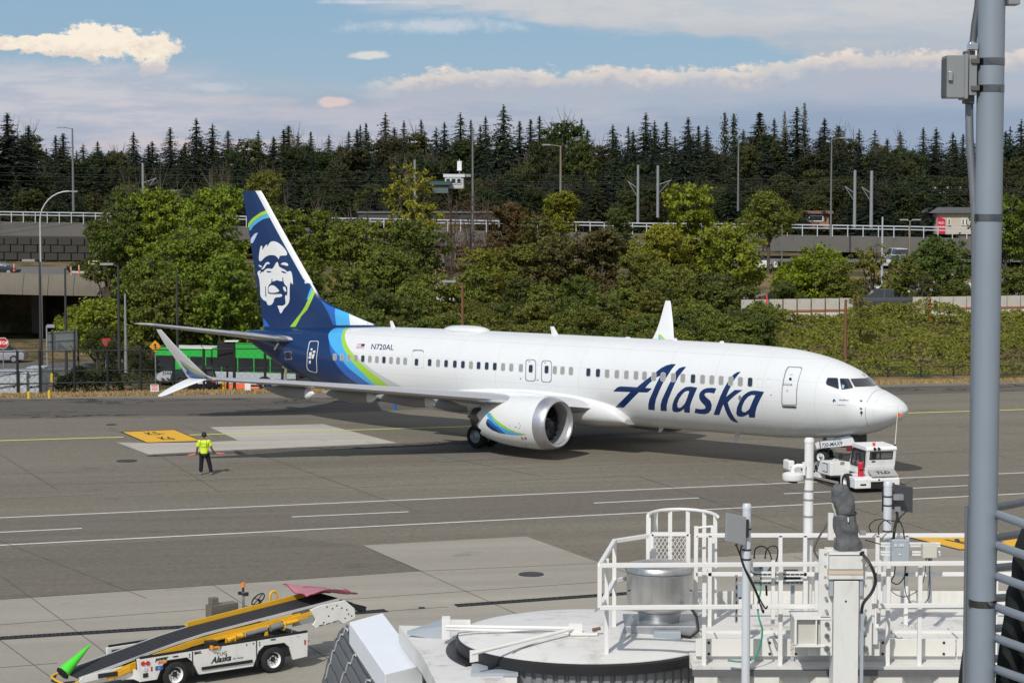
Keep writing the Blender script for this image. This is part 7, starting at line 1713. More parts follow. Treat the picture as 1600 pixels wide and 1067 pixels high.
# ---- cars
def car_proto(kind):
    """local x forward, length ~4.6"""
    if kind == 'sedan': L, H, prof, cab = 4.7, 1.45, None, [(-1.75,.93),(-1.15,1.42),(.35,1.45),(1.25,.95)]
    elif kind == 'suv': L, H, prof, cab = 4.7, 1.72, None, [(-2.2,1.0),(-2.0,1.68),(.45,1.72),(1.25,1.05)]
    else: L, H, prof, cab = 5.6, 1.8, None, [(-.6,1.12),(-.5,1.78),(.95,1.80),(1.6,1.15)]
    return L, H, cab
def car(kind, loc, rz, col, label, rough=.35, scale=1.0, group='cars beyond the bank'):
    L, H, cab = car_proto(kind); t = thing({'sedan':'car','suv':'car','pickup':'pickup_truck'}[kind], label, 'car' if kind != 'pickup' else 'pickup truck', loc, rz, group)
    key = f'{col[0]:.2f}{col[1]:.2f}{col[2]:.2f}'; m = mat('car_paint_'+key, col, rough, var=.04, coat=.6); W2 = .9
    hb = .95 if kind == 'sedan' else 1.05 if kind == 'suv' else 1.15
    def bodyring(x, zt, zb, w): return [Vector((x, s*w*f, z)) for s, f, z in ((-1,.92,zb),(1,.92,zb),(1,1,(zb+zt)/2),(1,.93,zt),(-1,.93,zt),(-1,1,(zb+zt)/2))]
    m_ = MB()
    if kind == 'sedan': st = [(-L/2,.78,.35,.78),(-L/2+.12,.92,.25,.87),(-1.6,.95,.22,W2),(1.2,.93,.22,W2),(L/2-.5,.80,.22,.88),(L/2-.08,.68,.25,.80),(L/2,.55,.35,.7)]
    elif kind == 'suv': st = [(-L/2,.95,.4,.8),(-L/2+.1,1.04,.28,.88),(-1.6,1.05,.25,W2),(1.2,1.05,.25,W2),(L/2-.5,.98,.25,.88),(L/2-.05,.85,.28,.82),(L/2,.65,.4,.75)]
    else: st = [(-L/2,1.1,.5,.86),(-L/2+.05,1.15,.4,.92),(-.7,1.15,.38,.95),(1.6,1.15,.38,.95),(L/2-.4,1.10,.38,.93),(L/2-.03,1.0,.4,.88),(L/2,.8,.5,.8)]
    m_.loft([bodyring(x, zt, zb, w) for x, zt, zb, w in st]); m_.build('body', m, t, smooth=35, bevel=.02)
    if kind == 'pickup': q = MB(); q.span((-2.65,-.78,1.152),(-.75,.78,1.158)); q.build('bed', M_black, t)
    g = MB(); (a, b, c, d) = cab; g.loft([[Vector((x, s*y, z)) for s, y, z in ((-1,.84,cab[0][1]-.02),(1,.84,cab[0][1]-.02),(1,yt,zt),(-1,yt,zt))] for x, yt, zt in ((a[0],.8,a[1]),(b[0],.64,b[1]-.06),(c[0],.64,c[1]-.06),(d[0],.8,d[1]))]); g.build('windows', M_glass, t, smooth=30)
    r = MB(); r.loft([[Vector((x, s*.63, z)) for s, z in ((-1,b[1]-.07),(1,b[1]-.07),(1,zt),(-1,zt))] for x, zt in ((b[0]-.05,b[1]-.02),(b[0]+.3,b[1]+.01),(c[0]-.2,c[1]+.01),(c[0]+.08,c[1]-.03))]); r.build('roof', m, t, smooth=40)
    for x in ((b[0]+c[0])/2,):
        for s in (-1, 1): p_ = MB(); p_.bar((x, s*.835, cab[0][1]-.05),(x, s*.66, b[1]-.04),.07,.03); p_.build('door_pillar', m, t)
    for x in (-L*.30, L*.31):
        for s in (-1, 1):
            w = MB(); w.cyl((x,s*.93,.33),(x,s*.70,.33),.33,n=18); wo = w.build('wheel', M_tyre, t, smooth=40); h = MB(); h.cyl((x,s*.94,.33),(x,s*.90,.33),.20,n=12); h.build('rim', M_steel, wo)
    for s in (-1, 1):
        h = MB(); h.box((L/2-.08,s*.66,.66 if kind == 'sedan' else .85),(.12,.28,.14)); h.build('headlight', M_chrome, t); h = MB(); h.box((-L/2+.03,s*.70,.8 if kind == 'sedan' else .95),(.1,.2,.18)); h.build('tail_light', M_red, t)
    return t
def road_at(u, v, d): p = D(u, v, d); return p
# the dark car parked behind the winglet, the van at left, the car on the bridge
p = D(308, 614, 134); z_ = T(p.x, 134); c = car('suv', (p.x+.2, 135.2, z_+.02), radians(97), (.012,.012,.014), 'black car seen from behind, beside the winglet tip', group=None)
q = MB(); q.span((-2.40,-.26,.78),(-2.36,.26,.92)); q.build('number_plate', M_white, c)
z_ = T(-44, 180); p = D(-2, 545, 178); car('suv', (p.x, 178, T(p.x,178)), radians(0), (.33,.33,.35), 'silver sport utility car behind the stop sign', group=None)
p = D(-3, 424, 212); car('sedan', (p.x-.2, 212, 4.28), 0, (.02,.025,.03), 'dark car on the bridge at the left picture edge', group=None)
# cars beyond the bank
c = car('pickup', (D(1386, 480, 168).x, 168.6, T(30,168)+.42), radians(178), (.05,.053,.06), 'dark pickup truck standing at the orange and white barrier', group=None)
PK = [(1228,466,182,'sedan',(.03,.03,.032),5,'black and white looking sedan left behind the round tree'),(1312,452,186,'suv',(.26,.29,.32),5,'silver grey car right behind the round bright tree'),(1330,456,184,'sedan',(.66,.66,.66),5,'white car above the left end of the dark pickup'),(1365,458,184,'suv',(.7,.7,.7),90,'white car behind the thin see through tree'),(1412,466,180,'sedan',(.68,.68,.68),4,'white sedan directly above the dark pickup tail'),(1448,462,182,'sedan',(.6,.62,.64),5,'pale car right of the pickup'),(1444,440,196,'suv',(.68,.68,.68),4,'white car in the middle row right of the trees'),(1462,438,197,'sedan',(.3,.3,.32),4,'grey car beside the middle row white car'),(1400,398,236,'suv',(.75,.75,.73),95,'white box like van under the viaduct'),(1422,408,234,'sedan',(.08,.08,.09),4,'dark car under the viaduct right of the van'),(1408,415,232,'sedan',(.5,.52,.55),4,'silver car under the viaduct'),(1480,425,212,'suv',(.7,.7,.7),4,'white car behind the dense dark tree'),(1180,405,228,'suv',(.72,.72,.72),4,'white car seen left of the round tree crown'),(1130,460,186,'sedan',(.65,.65,.66),4,'white car glimpsed through the dark tree'),(700,437,208,'sedan',(.6,.6,.6),4,'pale car in the gap above the satellite dome'),(1265,470,182,'suv',(.2,.2,.22),4,'grey car hidden behind the round tree trunk'),(660,352,232,'suv',(.6,.6,.6),4,'white car under the viaduct below the yellow tree')]
for (u, v, d, k, c_, a, lab) in PK:
    p = D(u, v, d); car(k, (p.x, d, T(p.x, d) + .05), radians(a + 3), c_, lab)
# barrier of white and orange water filled blocks
def barriers():
    segs = []
    for i, u in enumerate(list(range(1168, 1340, 22)) + list(range(1436, 1620, 21))):
        d = 163.5 + (u-1168)*.012; p = D(u, 492 + (u-1168)*.006, d); z0 = T(p.x, d) + .2; w = 21*d/FPX
        segs.append((p.x, d, z0, w))
    first = None
    for i, (x, y, z, w) in enumerate(segs):
        side_ = 'left of the dark pickup' if x < 28 else 'right of the dark pickup'
        t = thing('barrier_block', f'pale barrier block with orange band {side_}', 'barrier', (x, y, z), radians(1), f'barrier blocks {side_}')
        m_ = MB(); m_.prism([(-.3,0),(-.28,.25),(-.12,.5),(-.1,1.6),(.1,1.6),(.12,.5),(.28,.25),(.3,0)], -w/2+.02, w/2-.02, 'X'); m_.build('block', mat('barrier_pale', (.44,.41,.36), .85, var=.1, scale=1.5, dirt=.35), t)
        m_ = MB(); m_.span((-w/2+.02,-.20,.62),(w/2-.02,-.105,.76)); m_.build('orange_band', mat('band_orange', (.33,.13,.06), .7, var=.2), t)
barriers()
for (u, lab) in ((1198,'red marker post left of the round tree trunk on the barrier'),(1453,'red marker post on the barrier left of the big pole'),(1341,'red marker post at the tail of the dark pickup')):
    p = D(u, 497, 162.8); t = thing('marker_post', lab, 'post', (p.x, 162.8, T(p.x,162.8)), 0, 'red marker posts'); m_ = MB(); m_.cyl((0,0,0),(0,0,2.3),.07,n=8); m_.build('post', mat('marker_red', (.65,.06,.03), .5), t, smooth=50); m_ = MB(); m_.lathe([(.001,.12),(.2,.1),(.24,0)],(0,0,0),'Z',10); m_.build('foot', M_black, t)
# ---- buildings far behind
def building(name, u0, u1, vt, vb, d, dep, col, roofc, label, wins=(), roof_h=.5, over=.4, extra=None, gable=0):
    a, b = D(u0, vt, d), D(u1, vb, d); t = thing(name, label, 'building', ((a.x+b.x)/2, d, b.z)); w, h = b.x-a.x, a.z-b.z
    m_ = MB(); m_.span((-w/2,0,-.5),(w/2,dep,h)); m_.build('wall', mat('wall_'+name+str(u0), col, .85, var=.08, scale=.6), t)
    m_ = MB()
    if gable: m_.prism([(-w/2-over,h),(-w/2+w*.12,h+gable),(w/2-w*.12,h+gable),(w/2+over,h)], -over, dep+over)
    else: m_.span((-w/2-over,-over,h),(w/2+over,dep+over,h+roof_h))
    m_.build('roof', mat('roof_'+name+str(u0), roofc, .85, var=.12, scale=.6), t)
    for (f0, f1, g0, g1) in wins:
        m_ = MB(); m_.span((-w/2+w*f0,-.05,h*g0),(-w/2+w*f1,.02,h*g1)); fr = m_.build('window', M_glass, t)
        m_ = MB(); x0, x1, z0, z1 = -w/2+w*f0, -w/2+w*f1, h*g0, h*g1
        for p, q in (((x0,z0),(x1,z0)),((x0,z1),(x1,z1)),((x0,z0),(x0,z1)),((x1,z0),(x1,z1))): m_.bar((p[0],-.07,p[1]),(q[0],-.07,q[1]),.1)
        m_.build('frame', M_white, fr)
    return t, w, h
t, w, h = building('hilltop_cabin', 695, 724, 277, 289, 288, 5, (.55,.56,.55), (.62,.63,.64), 'small white flat roofed cabin with windows on the hillside', [(.06,.30,.15,.85),(.34,.6,.15,.85),(.65,.88,.15,.85)], .45, .2)
m_ = MB(); m_.span((.4,1.0,h+.9),(1.0,1.6,h+2.2)); m_.build('white_antenna', M_white, t); m_ = MB(); m_.cyl((.7,1.3,h+.4),(.7,1.3,h+2.5),.07,n=8); m_.build('antenna_mast', M_grey, t)
m_ = MB(); m_.span((w/2,1,h+.05),(w/2+1.0,4,h+.45)); m_.build('canopy', M_grey, t)
building('green_roof_house', 676, 700, 289, 296, 286, 6, (.10,.14,.13), (.05,.10,.09), 'dark green roofed shed left below the white cabin')
building('brown_house', 1242, 1295, 334, 352, 268, 8, (.30,.15,.10), (.20,.12,.09), 'low brown building with a row of windows above the viaduct', [(.08,.26,.35,.8),(.30,.36,.35,.8),(.42,.82,.35,.8)], .35, .5)
t, w, h = building('motel', 1464, 1521, 333, 360, 266, 8, (.50,.44,.34), (.12,.12,.13), 'cream building with a red sign beside the big grey pole', [(.30,.36,.3,.65),(.68,.74,.3,.65),(.78,.84,.3,.65)], .3, .6, gable=.7)
m_ = MB(); m_.prism([(-w/2+.05,h*.85),(-w/2+1.05,h*.62),(-w/2+1.05,-.4),(-w/2+.05,-.4)], -.12, -.02); s_ = m_.build('red_sign', mat('sign_red', (.55,.015,.04), .5), t); text_on('RED', .42, (-w/2+.55,-.14,h*.42), (1,0,0), (0,0,1), 'lettering', M_white, s_); text_on('ROOF', .3, (-w/2+.55,-.14,h*.2), (1,0,0), (0,0,1), 'lettering', M_white, s_)
building('white_roof_house', 1466, 1505, 302, 312, 300, 8, (.22,.24,.24), (.42,.46,.48), 'house with a pale grey roof above the cream building', [(.3,.5,.1,.7)], .9, .6)
building('hill_house', 258, 277, 305, 313, 300, 6, (.45,.43,.40), (.22,.17,.13), 'small pale house glimpsed between trees left of the fin', [(.5,.7,.1,.6)], .4, .4, gable=.8)
building('flat_station', 560, 622, 333, 345, 258, 5, (.06,.06,.06), (.15,.15,.16), 'dark flat roofed shelter on the viaduct left of the yellow tree', [], .18, .2)
building('long_shed', 676, 780, 333, 344, 262, 5, (.05,.045,.04), (.14,.14,.14), 'long dark shelter on the viaduct right of the yellow tree', [], .2, .2)
t, w, h = building('garage', 1382, 1418, 392, 420, 285, 10, (.46,.38,.25), (.3,.3,.3), 'tan building front seen beneath the viaduct', [(.1,.3,.3,.8),(.4,.6,.3,.8),(.7,.9,.3,.8)], .3, .2)
a, b = D(668, 434, 215), D(712, 446, 215); t = thing('garden_wall', 'pale wall seen through the gap above the satellite dome', 'wall', (a.x, 215, T(a.x,215))); m_ = MB(); m_.span((a.x,215,T(a.x,215)-.5),(b.x,215.3,a.z)); m_.build('panel', mat('pale_wall', (.42,.38,.32), .85), t, world=True)
# orange-white sign on the left bridge road
a, b = D(138, 407.5, 214), D(180, 413, 214); t = thing('route_board', 'cream and orange board low under the left viaduct', 'sign', (a.x, 214, 4.3)); m_ = MB(); m_.span((a.x,214,b.z),(b.x,214.1,a.z)); m_.build('panel', mat('board_cream', (.6,.52,.36), .6), t, world=True); m_ = MB(); m_.span((a.x+1.5,213.96,b.z+.05),(b.x-.1,213.99,a.z-.05)); m_.build('orange_patch', mat('board_orange', (.6,.30,.06), .6), t, world=True)
m_ = MB(); m_.span((a.x+.35,213.96,b.z+.12),(a.x+1.1,213.99,a.z-.1)); m_.build('dark_patch', M_black, t, world=True); m_ = MB(); m_.span((a.x+.2,214.02,4.2),(a.x+.3,214.08,b.z)); m_.build('leg', M_steel, t, world=True); m_ = MB(); m_.span((b.x-.3,214.02,4.2),(b.x-.2,214.08,b.z)); m_.build('leg', M_steel, t, world=True)
# ================================================================== jet bridge in the foreground
JW = mat('bridge_white', (.68,.67,.62), .5, var=.05, scale=2.5, dirt=.35, dirtcol=(.36,.31,.24)); JR = mat('roof_white', (.66,.65,.62), .6, var=.10, scale=1.6, dirt=.9, dirtcol=(.36,.31,.25), bump=.1)
JRAIL = mat('railing_white', (.74,.73,.70), .42, var=.04, scale=4); JG = mat('box_grey', (.36,.40,.43), .45, .1, var=.06); CABLE = mat('cable_black', (.01,.01,.01), .5); CREAM = mat('cream_box', (.55,.53,.45), .5, var=.05); STR = mat('strut_white', (.74,.74,.73), .45)
RZ, YF, YB = 6.63, 23.75, 25.6
def Zat(u, v, Y): return D(u, v, Y).z
def Xat(u, v, Y): return D(u, v, Y).x
def jet_bridge():
    t = thing('jet_bridge', 'white passenger boarding bridge roof with round rotunda and corrugated walls in the foreground', 'jet bridge', (2.5, 25, 0))
    B = lambda m_, nm, m=JW, **k: m_.build(nm, m, t, world=True, **k)
    # rotunda: domed disc, black rim, ribbed curtain
    c = Vector((.92, 25.20, 0)); r = 1.57
    m_ = MB(); m_.lathe([(.001,RZ+.10),(.5,RZ+.09),(1.0,RZ+.06),(1.4,RZ+.02),(r,RZ-.02),(r,RZ-.04)], c, 'Z', 72); B(m_, 'rotunda_roof', JR, smooth=30)
    m_ = MB(); m_.lathe([(r,RZ-.03),(r+.03,RZ-.05),(r+.03,RZ-.16),(r-.05,RZ-.18)], c, 'Z', 72); B(m_, 'rim', mat('rim_black', (.015,.015,.016), .5), smooth=30)
    m_ = MB(); vs = []; N_ = 432
    for z in (RZ-.17, 3.0):
        for k in range(N_): a = 2*pi*k/N_; rr = r-.08 + (.035 if k % 6 < 4 else 0); vs.append((c.x+rr*cos(a), c.y+rr*sin(a), z))
    m_.v = vs; m_.f = [(k, (k+1) % N_, N_+(k+1) % N_, N_+k) for k in range(N_)]; B(m_, 'ribbed_curtain', mat('curtain_grey', (.26,.265,.27), .45, .3, var=.15, scale=2))
    for a0, a1 in ((1.45,4.05),):
        m_ = MB(); m_.tube([c + Vector((q*1.5*cos(a0), q*1.5*sin(a0), RZ + .03 + .06*(1-q))) for q in (1,.6,.25)] + [c + Vector((q*1.5*cos(a1), q*1.5*sin(a1), RZ + .03 + .06*(1-q))) for q in (.25,.6,1)], .012, 5); B(m_, 'roof_seam', mat('seam_grey', (.30,.30,.29), .7))
    # main roof to the right
    x0, x1 = 2.05, 9.0
    m_ = MB(); m_.span((x0,23.95,RZ-.15),(x1,26.75,RZ)); B(m_, 'roof_deck', JR)
    for i in range(7):
        xx = x0+.06+i*1.0; m_ = MB(); m_.span((xx,23.90,RZ+.0),(xx+.985,23.935,RZ+.20)); B(m_, 'front_upstand', JW, bevel=.006)
        m_ = MB(); m_.span((xx,26.75,RZ-.05),(xx+.985,26.79,RZ+.22)); B(m_, 'rear_upstand', JW, bevel=.006)
        for dx in (.15,.85): m_ = MB(); m_.cyl((xx+dx,23.893,RZ+.16),(xx+dx,23.899,RZ+.16),.016,n=8); B(m_, 'bolt', M_dark); m_ = MB(); m_.cyl((xx+dx,23.893,RZ+.03),(xx+dx,23.899,RZ+.03),.016,n=8); B(m_, 'bolt', M_dark)
    m_ = MB(); m_.span((x0,23.62,RZ-.09),(x1,23.92,RZ-.06)); B(m_, 'ledge', JR)
    for k in range(9): m_ = MB(); m_.box((x0+.4+k*.72, 24.6+.3*sin(k*2.1), RZ+.004), (.02,1.2,.006)); B(m_, 'roof_joint', mat('seam_grey', (.3,.3,.29)))
    m_ = MB(); m_.span((x0,25.2,RZ+.0),(x1,25.26,RZ+.03)); B(m_, 'roof_batten', JW)
    # trapezoid wall panels below
    m_ = MB(); xx = x0+.02; pts = []
    while xx < x1: pts += [(xx,23.60),(xx+.26,23.60),(xx+.32,23.69),(xx+.62,23.69),(xx+.68,23.60)]; xx += .70
    m_.v = [(a, b, RZ-.14) for a, b in pts] + [(a, b, 3.0) for a, b in pts]; n_ = len(pts); m_.f = [(i, i+1, n_+i+1, n_+i) for i in range(n_-1)]; B(m_, 'wall_panels', JW)
    m_ = MB(); m_.span((x0,23.58,RZ-.155),(x1,23.72,RZ-.095)); B(m_, 'wall_cap', mat('cap_dark', (.12,.12,.12), .6))
    m_ = MB(); m_.span((5.1,23.45,RZ-.30),(9,23.60,RZ-.17)); B(m_, 'lower_channel', JW); m_ = MB(); m_.span((5.1,23.44,RZ-.46),(9,23.60,RZ-.33)); B(m_, 'lower_channel', JW)
    # link between rotunda and the cab on the left
    def P3(u, v, z): return G(u, v, z)
    m_ = MB(); q = [P3(623,985,6.35), P3(700,975,6.45), P3(745,985,6.45), P3(790,1067,6.4), P3(800,1100,6.4), P3(690,1100,6.3), P3(660,1040,6.3)]; m_.prism([(p.x, p.y) for p in q], 6.20, 6.42, 'Z'); B(m_, 'cab_roof', JR)
    m_ = MB(); q = [P3(636,985,6.5), P3(694,976,6.5), P3(694,988,6.5)]; m_.add([q[0], q[1]+Vector((0,0,.08)), q[2]+Vector((0,0,.08)), q[2]-Vector((0,0,.1)), q[0]-Vector((0,0,.05))], [(0,1,2),(0,2,3,4)]); B(m_, 'flashing', JG)
    m_ = MB(); m_.lathe([(1.585,6.36),(1.585,6.45),(1.72,6.44),(1.72,6.36)], c, 'Z', 40, 2.6, 3.7, close=True); B(m_, 'seal_ring', mat('rim_black', (.015,.015,.016)))
    hub = P3(899,981,6.8)
    for (a, b) in ((P3(697,978,6.75), hub), (P3(697,982,6.66), hub-Vector((0,0,.06))), (P3(736,1021,6.72), hub)):
        m_ = MB(); m_.cyl(a, b, .022, n=10); B(m_, 'tie_rod', JRAIL, smooth=50)
    m_ = MB(); m_.box(hub, (.16,.08,.12)); m_.box(hub+Vector((.1,0,-.06)), (.32,.12,.03)); B(m_, 'tie_bracket', JRAIL); m_ = MB(); m_.cyl(hub+Vector((.2,0,-.02)), hub+Vector((.3,0,.0)), .02, n=8); B(m_, 'clevis_pin', mat('rust', (.16,.07,.04), .8))
    for (u, v, w) in ((697,980,.10),):
        p = P3(u, v, 6.62); m_ = MB(); m_.box(p, (.10,.14,.26)); B(m_, 'lug', JRAIL); m_ = MB(); m_.box(P3(716,974,6.62), (.30,.04,.10)); B(m_, 'angle', JRAIL)
    a, b = P3(734,1016,6.62), P3(783,1013,6.62); m_ = MB(); m_.add([a, b, b-Vector((0,0,.11)), a-Vector((0,0,.14)), a+Vector((0,.03,0)), b+Vector((0,.03,0)), b+Vector((0,.03,-.11)), a+Vector((0,.03,-.14))], [(0,1,2,3),(7,6,5,4),(0,4,5,1),(2,6,7,3),(1,5,6,2),(0,3,7,4)]); B(m_, 'fascia_plate', JRAIL)
    a = P3(773,1058,6.35); m_ = MB(); m_.span((a.x-.26,a.y-.25,5.2),(a.x+.26,a.y+.28,6.42)); B(m_, 'corner_box', JRAIL, bevel=.01); m_ = MB(); m_.span((a.x-.27,a.y-.26,6.42),(a.x+.27,a.y+.3,6.46)); B(m_, 'corner_box_lid', JG)
    m_ = MB(); m_.box((a.x,a.y,6.475),(.16,.12,.03)); B(m_, 'lid_socket', M_dark)
    # hood panel and folding bellows
    zt_ = 6.15
    q = [P3(545.5,971.5,zt_), P3(598,957,zt_), P3(660,1038,zt_), P3(601.5,1052.5,zt_)]
    m_ = MB(); m_.prism([(p.x, p.y) for p in q], zt_-.30, zt_, 'Z'); B(m_, 'hood_panel', mat('hood_white', (.80,.83,.86), .4, var=.03), bevel=.01)
    q = [P3(663,1047,6.0), P3(703,1046,6.0), P3(716,1090,6.0), P3(690,1100,6.0)]; m_ = MB(); m_.prism([(p.x, p.y) for p in q], 5.85, 6.0, 'Z'); B(m_, 'lower_panel', mat('hood_white', (.8,.83,.86)))
    q = [P3(601,1052,5.9), P3(660,1038,5.9), P3(670,1100,5.9), P3(606,1100,5.9)]; m_ = MB(); m_.prism([(p.x, p.y) for p in q], 5.0, 5.9, 'Z'); B(m_, 'cab_side', CREAM)
    BEL = mat('bellows_grey', (.115,.12,.125), .75, var=.18, scale=6, bump=.3); BELD = mat('bellows_dark', (.05,.052,.055), .8)
    zb = 5.9; n_ = 6
    E0, E1 = P3(545,975,zb), P3(605,1064,zb); F0, F1 = P3(500,1000,zb-.3), P3(540,1100,zb-.3)
    N_ = 7; gv = []
    for j in range(N_*4+1):        # across: from the hood edge down to the front
        f = j/(N_*4); bump_ = .045*abs(sin(f*pi*N_))
        row = []
        for i in range(13):
            s_ = i/12; a = E0.lerp(E1 + (E1-E0)*.25, s_); b = F0.lerp(F1, s_); p = a.lerp(b, f); p.z = zb - .05 - 1.0*f*f + bump_ + .012*sin(i*2.3+j); row.append(p)
        gv.append(row)
    m_ = MB(); m_.v = [tuple(p) for r_ in gv for p in r_]; m_.f = [(j*13+i, j*13+i+1, (j+1)*13+i+1, (j+1)*13+i) for j in range(N_*4) for i in range(12)]; B(m_, 'folding_bellows', BEL, smooth=70)
    for k in range(1, N_):
        m_ = MB(); m_.tube([gv[k*4][i] + Vector((0,0,.012)) for i in range(13)], .010, 5); B(m_, 'bellows_fold', BELD)
    for i_ in (1, 5, 9):
        pts = [gv[j][i_] + Vector((0, .0, .03 + .014*abs(sin(j*pi/4)))) for j in range(0, 26)]; m_ = MB(); m_.tube(pts, .014, 6); B(m_, 'bellows_cord', mat('cord_pale', (.45,.45,.44), .6), smooth=60)
    m_ = MB(); f0 = gv[-1]; m_.v = [tuple(p) for p in f0] + [(p.x-.25+.05*sin(i*1.7), p.y-.12, p.z-1.1) for i, p in enumerate(f0)]; m_.f = [(i, i+1, 14+i, 13+i) for i in range(12)]; B(m_, 'bellows_skirt', BEL, smooth=70)
    return t
jet_bridge()
def tube_thing(name, label, cat, rails, posts, r=.024, group=None, sq=True, part='rail', mt=None):
    a = Vector(posts[0][0]) if posts else Vector(rails[0][0]); t = thing(name, label, cat, a, 0, group); mt = mt or JRAIL
    for p in rails:
        for i in range(len(p)-1): m_ = MB(); m_.bar(p[i], p[i+1], r*2) if sq else m_.cyl(p[i], p[i+1], r, n=10); m_.build('rail', mt, t, world=True, bevel=.004)
    for (p, q) in posts:
        m_ = MB(); m_.bar(p, q, r*2, up=(0,1,0)) if sq else m_.cyl(p, q, r, n=10); m_.build('post', mt, t, world=True, bevel=.004)
    return t
ZT, ZM = 7.76, 7.28
def V3(u, v, Y): return D(u, v, Y)
fx = lambda u, Y: (u-800)/FPX*Y*1.0
L0 = G(937, 883, ZT); Lb = G(960, 845, ZT); Lc = G(1012, 837, ZT)
R1 = Vector((9, YF, ZT))
fr = tube_thing('front_railing', 'white square tube railing along the near edge of the bridge roof', 'railing',
  [[L0, Vector((9,YF,ZT))], [Vector((L0.x,L0.y,ZM)), Vector((9,YF,ZM))], [L0, Vector((L0.x,L0.y,ZM))], [L0, Lb, Lc], [Vector((L0.x,L0.y,ZM)), Vector((Lb.x,Lb.y,ZM)), Vector((Lc.x,Lc.y,ZM))]],
  [((fx(u,YF)*1.004,YF-.02,RZ-.08),(fx(u,YF)*1.004,YF-.02,ZT)) for u in (1102,1222,1391,1441,1560)] + [((Lb.x,Lb.y,RZ),(Lb.x,Lb.y,ZT)), ((L0.x+.10,L0.y+.45,RZ),(L0.x+.10,L0.y+.45,ZT-.0))])
m_ = MB(); m_.bar((fx(1263,YF),YF,7.0),(fx(1263,YF),YF,ZT-.2),.05); m_.build('gate_post', JRAIL, fr, world=True); m_ = MB(); m_.bar((fx(1281,YF),YF,ZT),(fx(1281,YF),YF,6.9),.05); m_.build('gate_post', JRAIL, fr, world=True)
for u in (1212, 1379): m_ = MB(); m_.bar((fx(u,YF+.05),YF+.05,ZT-.0),(fx(u,YF+.05),YF+.05,ZM-.25),.04); m_.build('gate_post', JRAIL, fr, world=True)
tube_thing('rear_railing', 'white square tube railing along the far edge of the bridge roof', 'railing',
  [[Vector((fx(1090,YB),YB,ZT)), Vector((9.5,YB,ZT))], [Vector((fx(1090,YB),YB,ZM)), Vector((9.5,YB,ZM))]],
  [((fx(u,YB),YB,RZ),(fx(u,YB),YB,ZT)) for u in (1090,1112,1223,1262,1376,1422,1600)])
# ladder with safety cage and mesh gate
def ladder():
    x0, x1 = fx(1014,26.0), fx(1124,26.0); t = thing('roof_ladder', 'white caged access ladder with mesh gate behind the round ventilator', 'ladder', ((x0+x1)/2, 26.1, RZ))
    cx = (x0+x1)/2; w = (x1-x0)/2; zt_ = 7.93
    hoop = [(cx - w*cos(a*pi/12), 26.0 + .62*sin(a*pi/12), zt_ + .0) for a in range(13)]
    m_ = MB(); m_.tube([(x0,25.9,zt_-.1)] + hoop, .022, 8); m_.build('hoop', JRAIL, t, world=True, smooth=50)
    m_ = MB(); m_.tube([(a, b, c-.75) for a, b, c in hoop], .018, 8); m_.build('hoop', JRAIL, t, world=True, smooth=50)
    for a in range(1, 12, 2):
        p = hoop[a]; m_ = MB(); m_.bar(p, (p[0], p[1], p[2]-1.5), .05, .012, (0,1,0)); m_.build('cage_strap', JRAIL, t, world=True)
    m_ = MB(); m_.bar((x0,25.9,RZ),(x0,25.9,zt_),.055); m_.build('stile', JRAIL, t, world=True)
    sx0, sx1 = fx(1089,25.9), fx(1115,25.9)
    for s in (sx0, sx1): m_ = MB(); m_.bar((s,25.8,RZ+.05),(s,25.8,ZT+.08),.05); m_.build('stile', JRAIL, t, world=True)
    for k in range(5): m_ = MB(); m_.cyl((sx0,25.8,RZ+.15+k*.26),(sx1,25.8,RZ+.15+k*.26+.02),.014,n=8); m_.build('rung', JRAIL, t, world=True)
    gx0, gx1, gz0, gz1 = fx(1020,25.8), fx(1078,25.8), Zat(1040,872,25.8)-.35, Zat(1040,834,25.8)
    fr_ = MB()
    for p, q in (((gx0,gz0),(gx1,gz0)),((gx0,gz1),(gx1,gz1)),((gx0,gz0),(gx0,gz1)),((gx1,gz0),(gx1,gz1))): fr_.bar((p[0],25.8,p[1]),(q[0],25.8,q[1]),.045)
    g_ = fr_.build('gate_frame', JRAIL, t, world=True)
    m_ = MB(); W_, H_ = gx1-gx0, gz1-gz0; k = -H_
    while k < W_:
        for s in (1, -1):
            a = (k, 0) if s > 0 else (k+H_*.6, 0); b = (k+H_*.6, H_) if s > 0 else (k, H_)
            dx = b[0]-a[0]; t0 = max(0, min((0-a[0])/dx, (W_-a[0])/dx)); t1 = min(1, max((0-a[0])/dx, (W_-a[0])/dx))
            if t1 > t0: m_.bar((gx0+a[0]+dx*t0,25.8,gz0+H_*t0),(gx0+a[0]+dx*t1,25.8,gz0+H_*t1),.012,.006)
        k += .05
    m_.build('expanded_mesh', JRAIL, t, world=True, fix=False)['kind'] = 'stuff'
ladder()
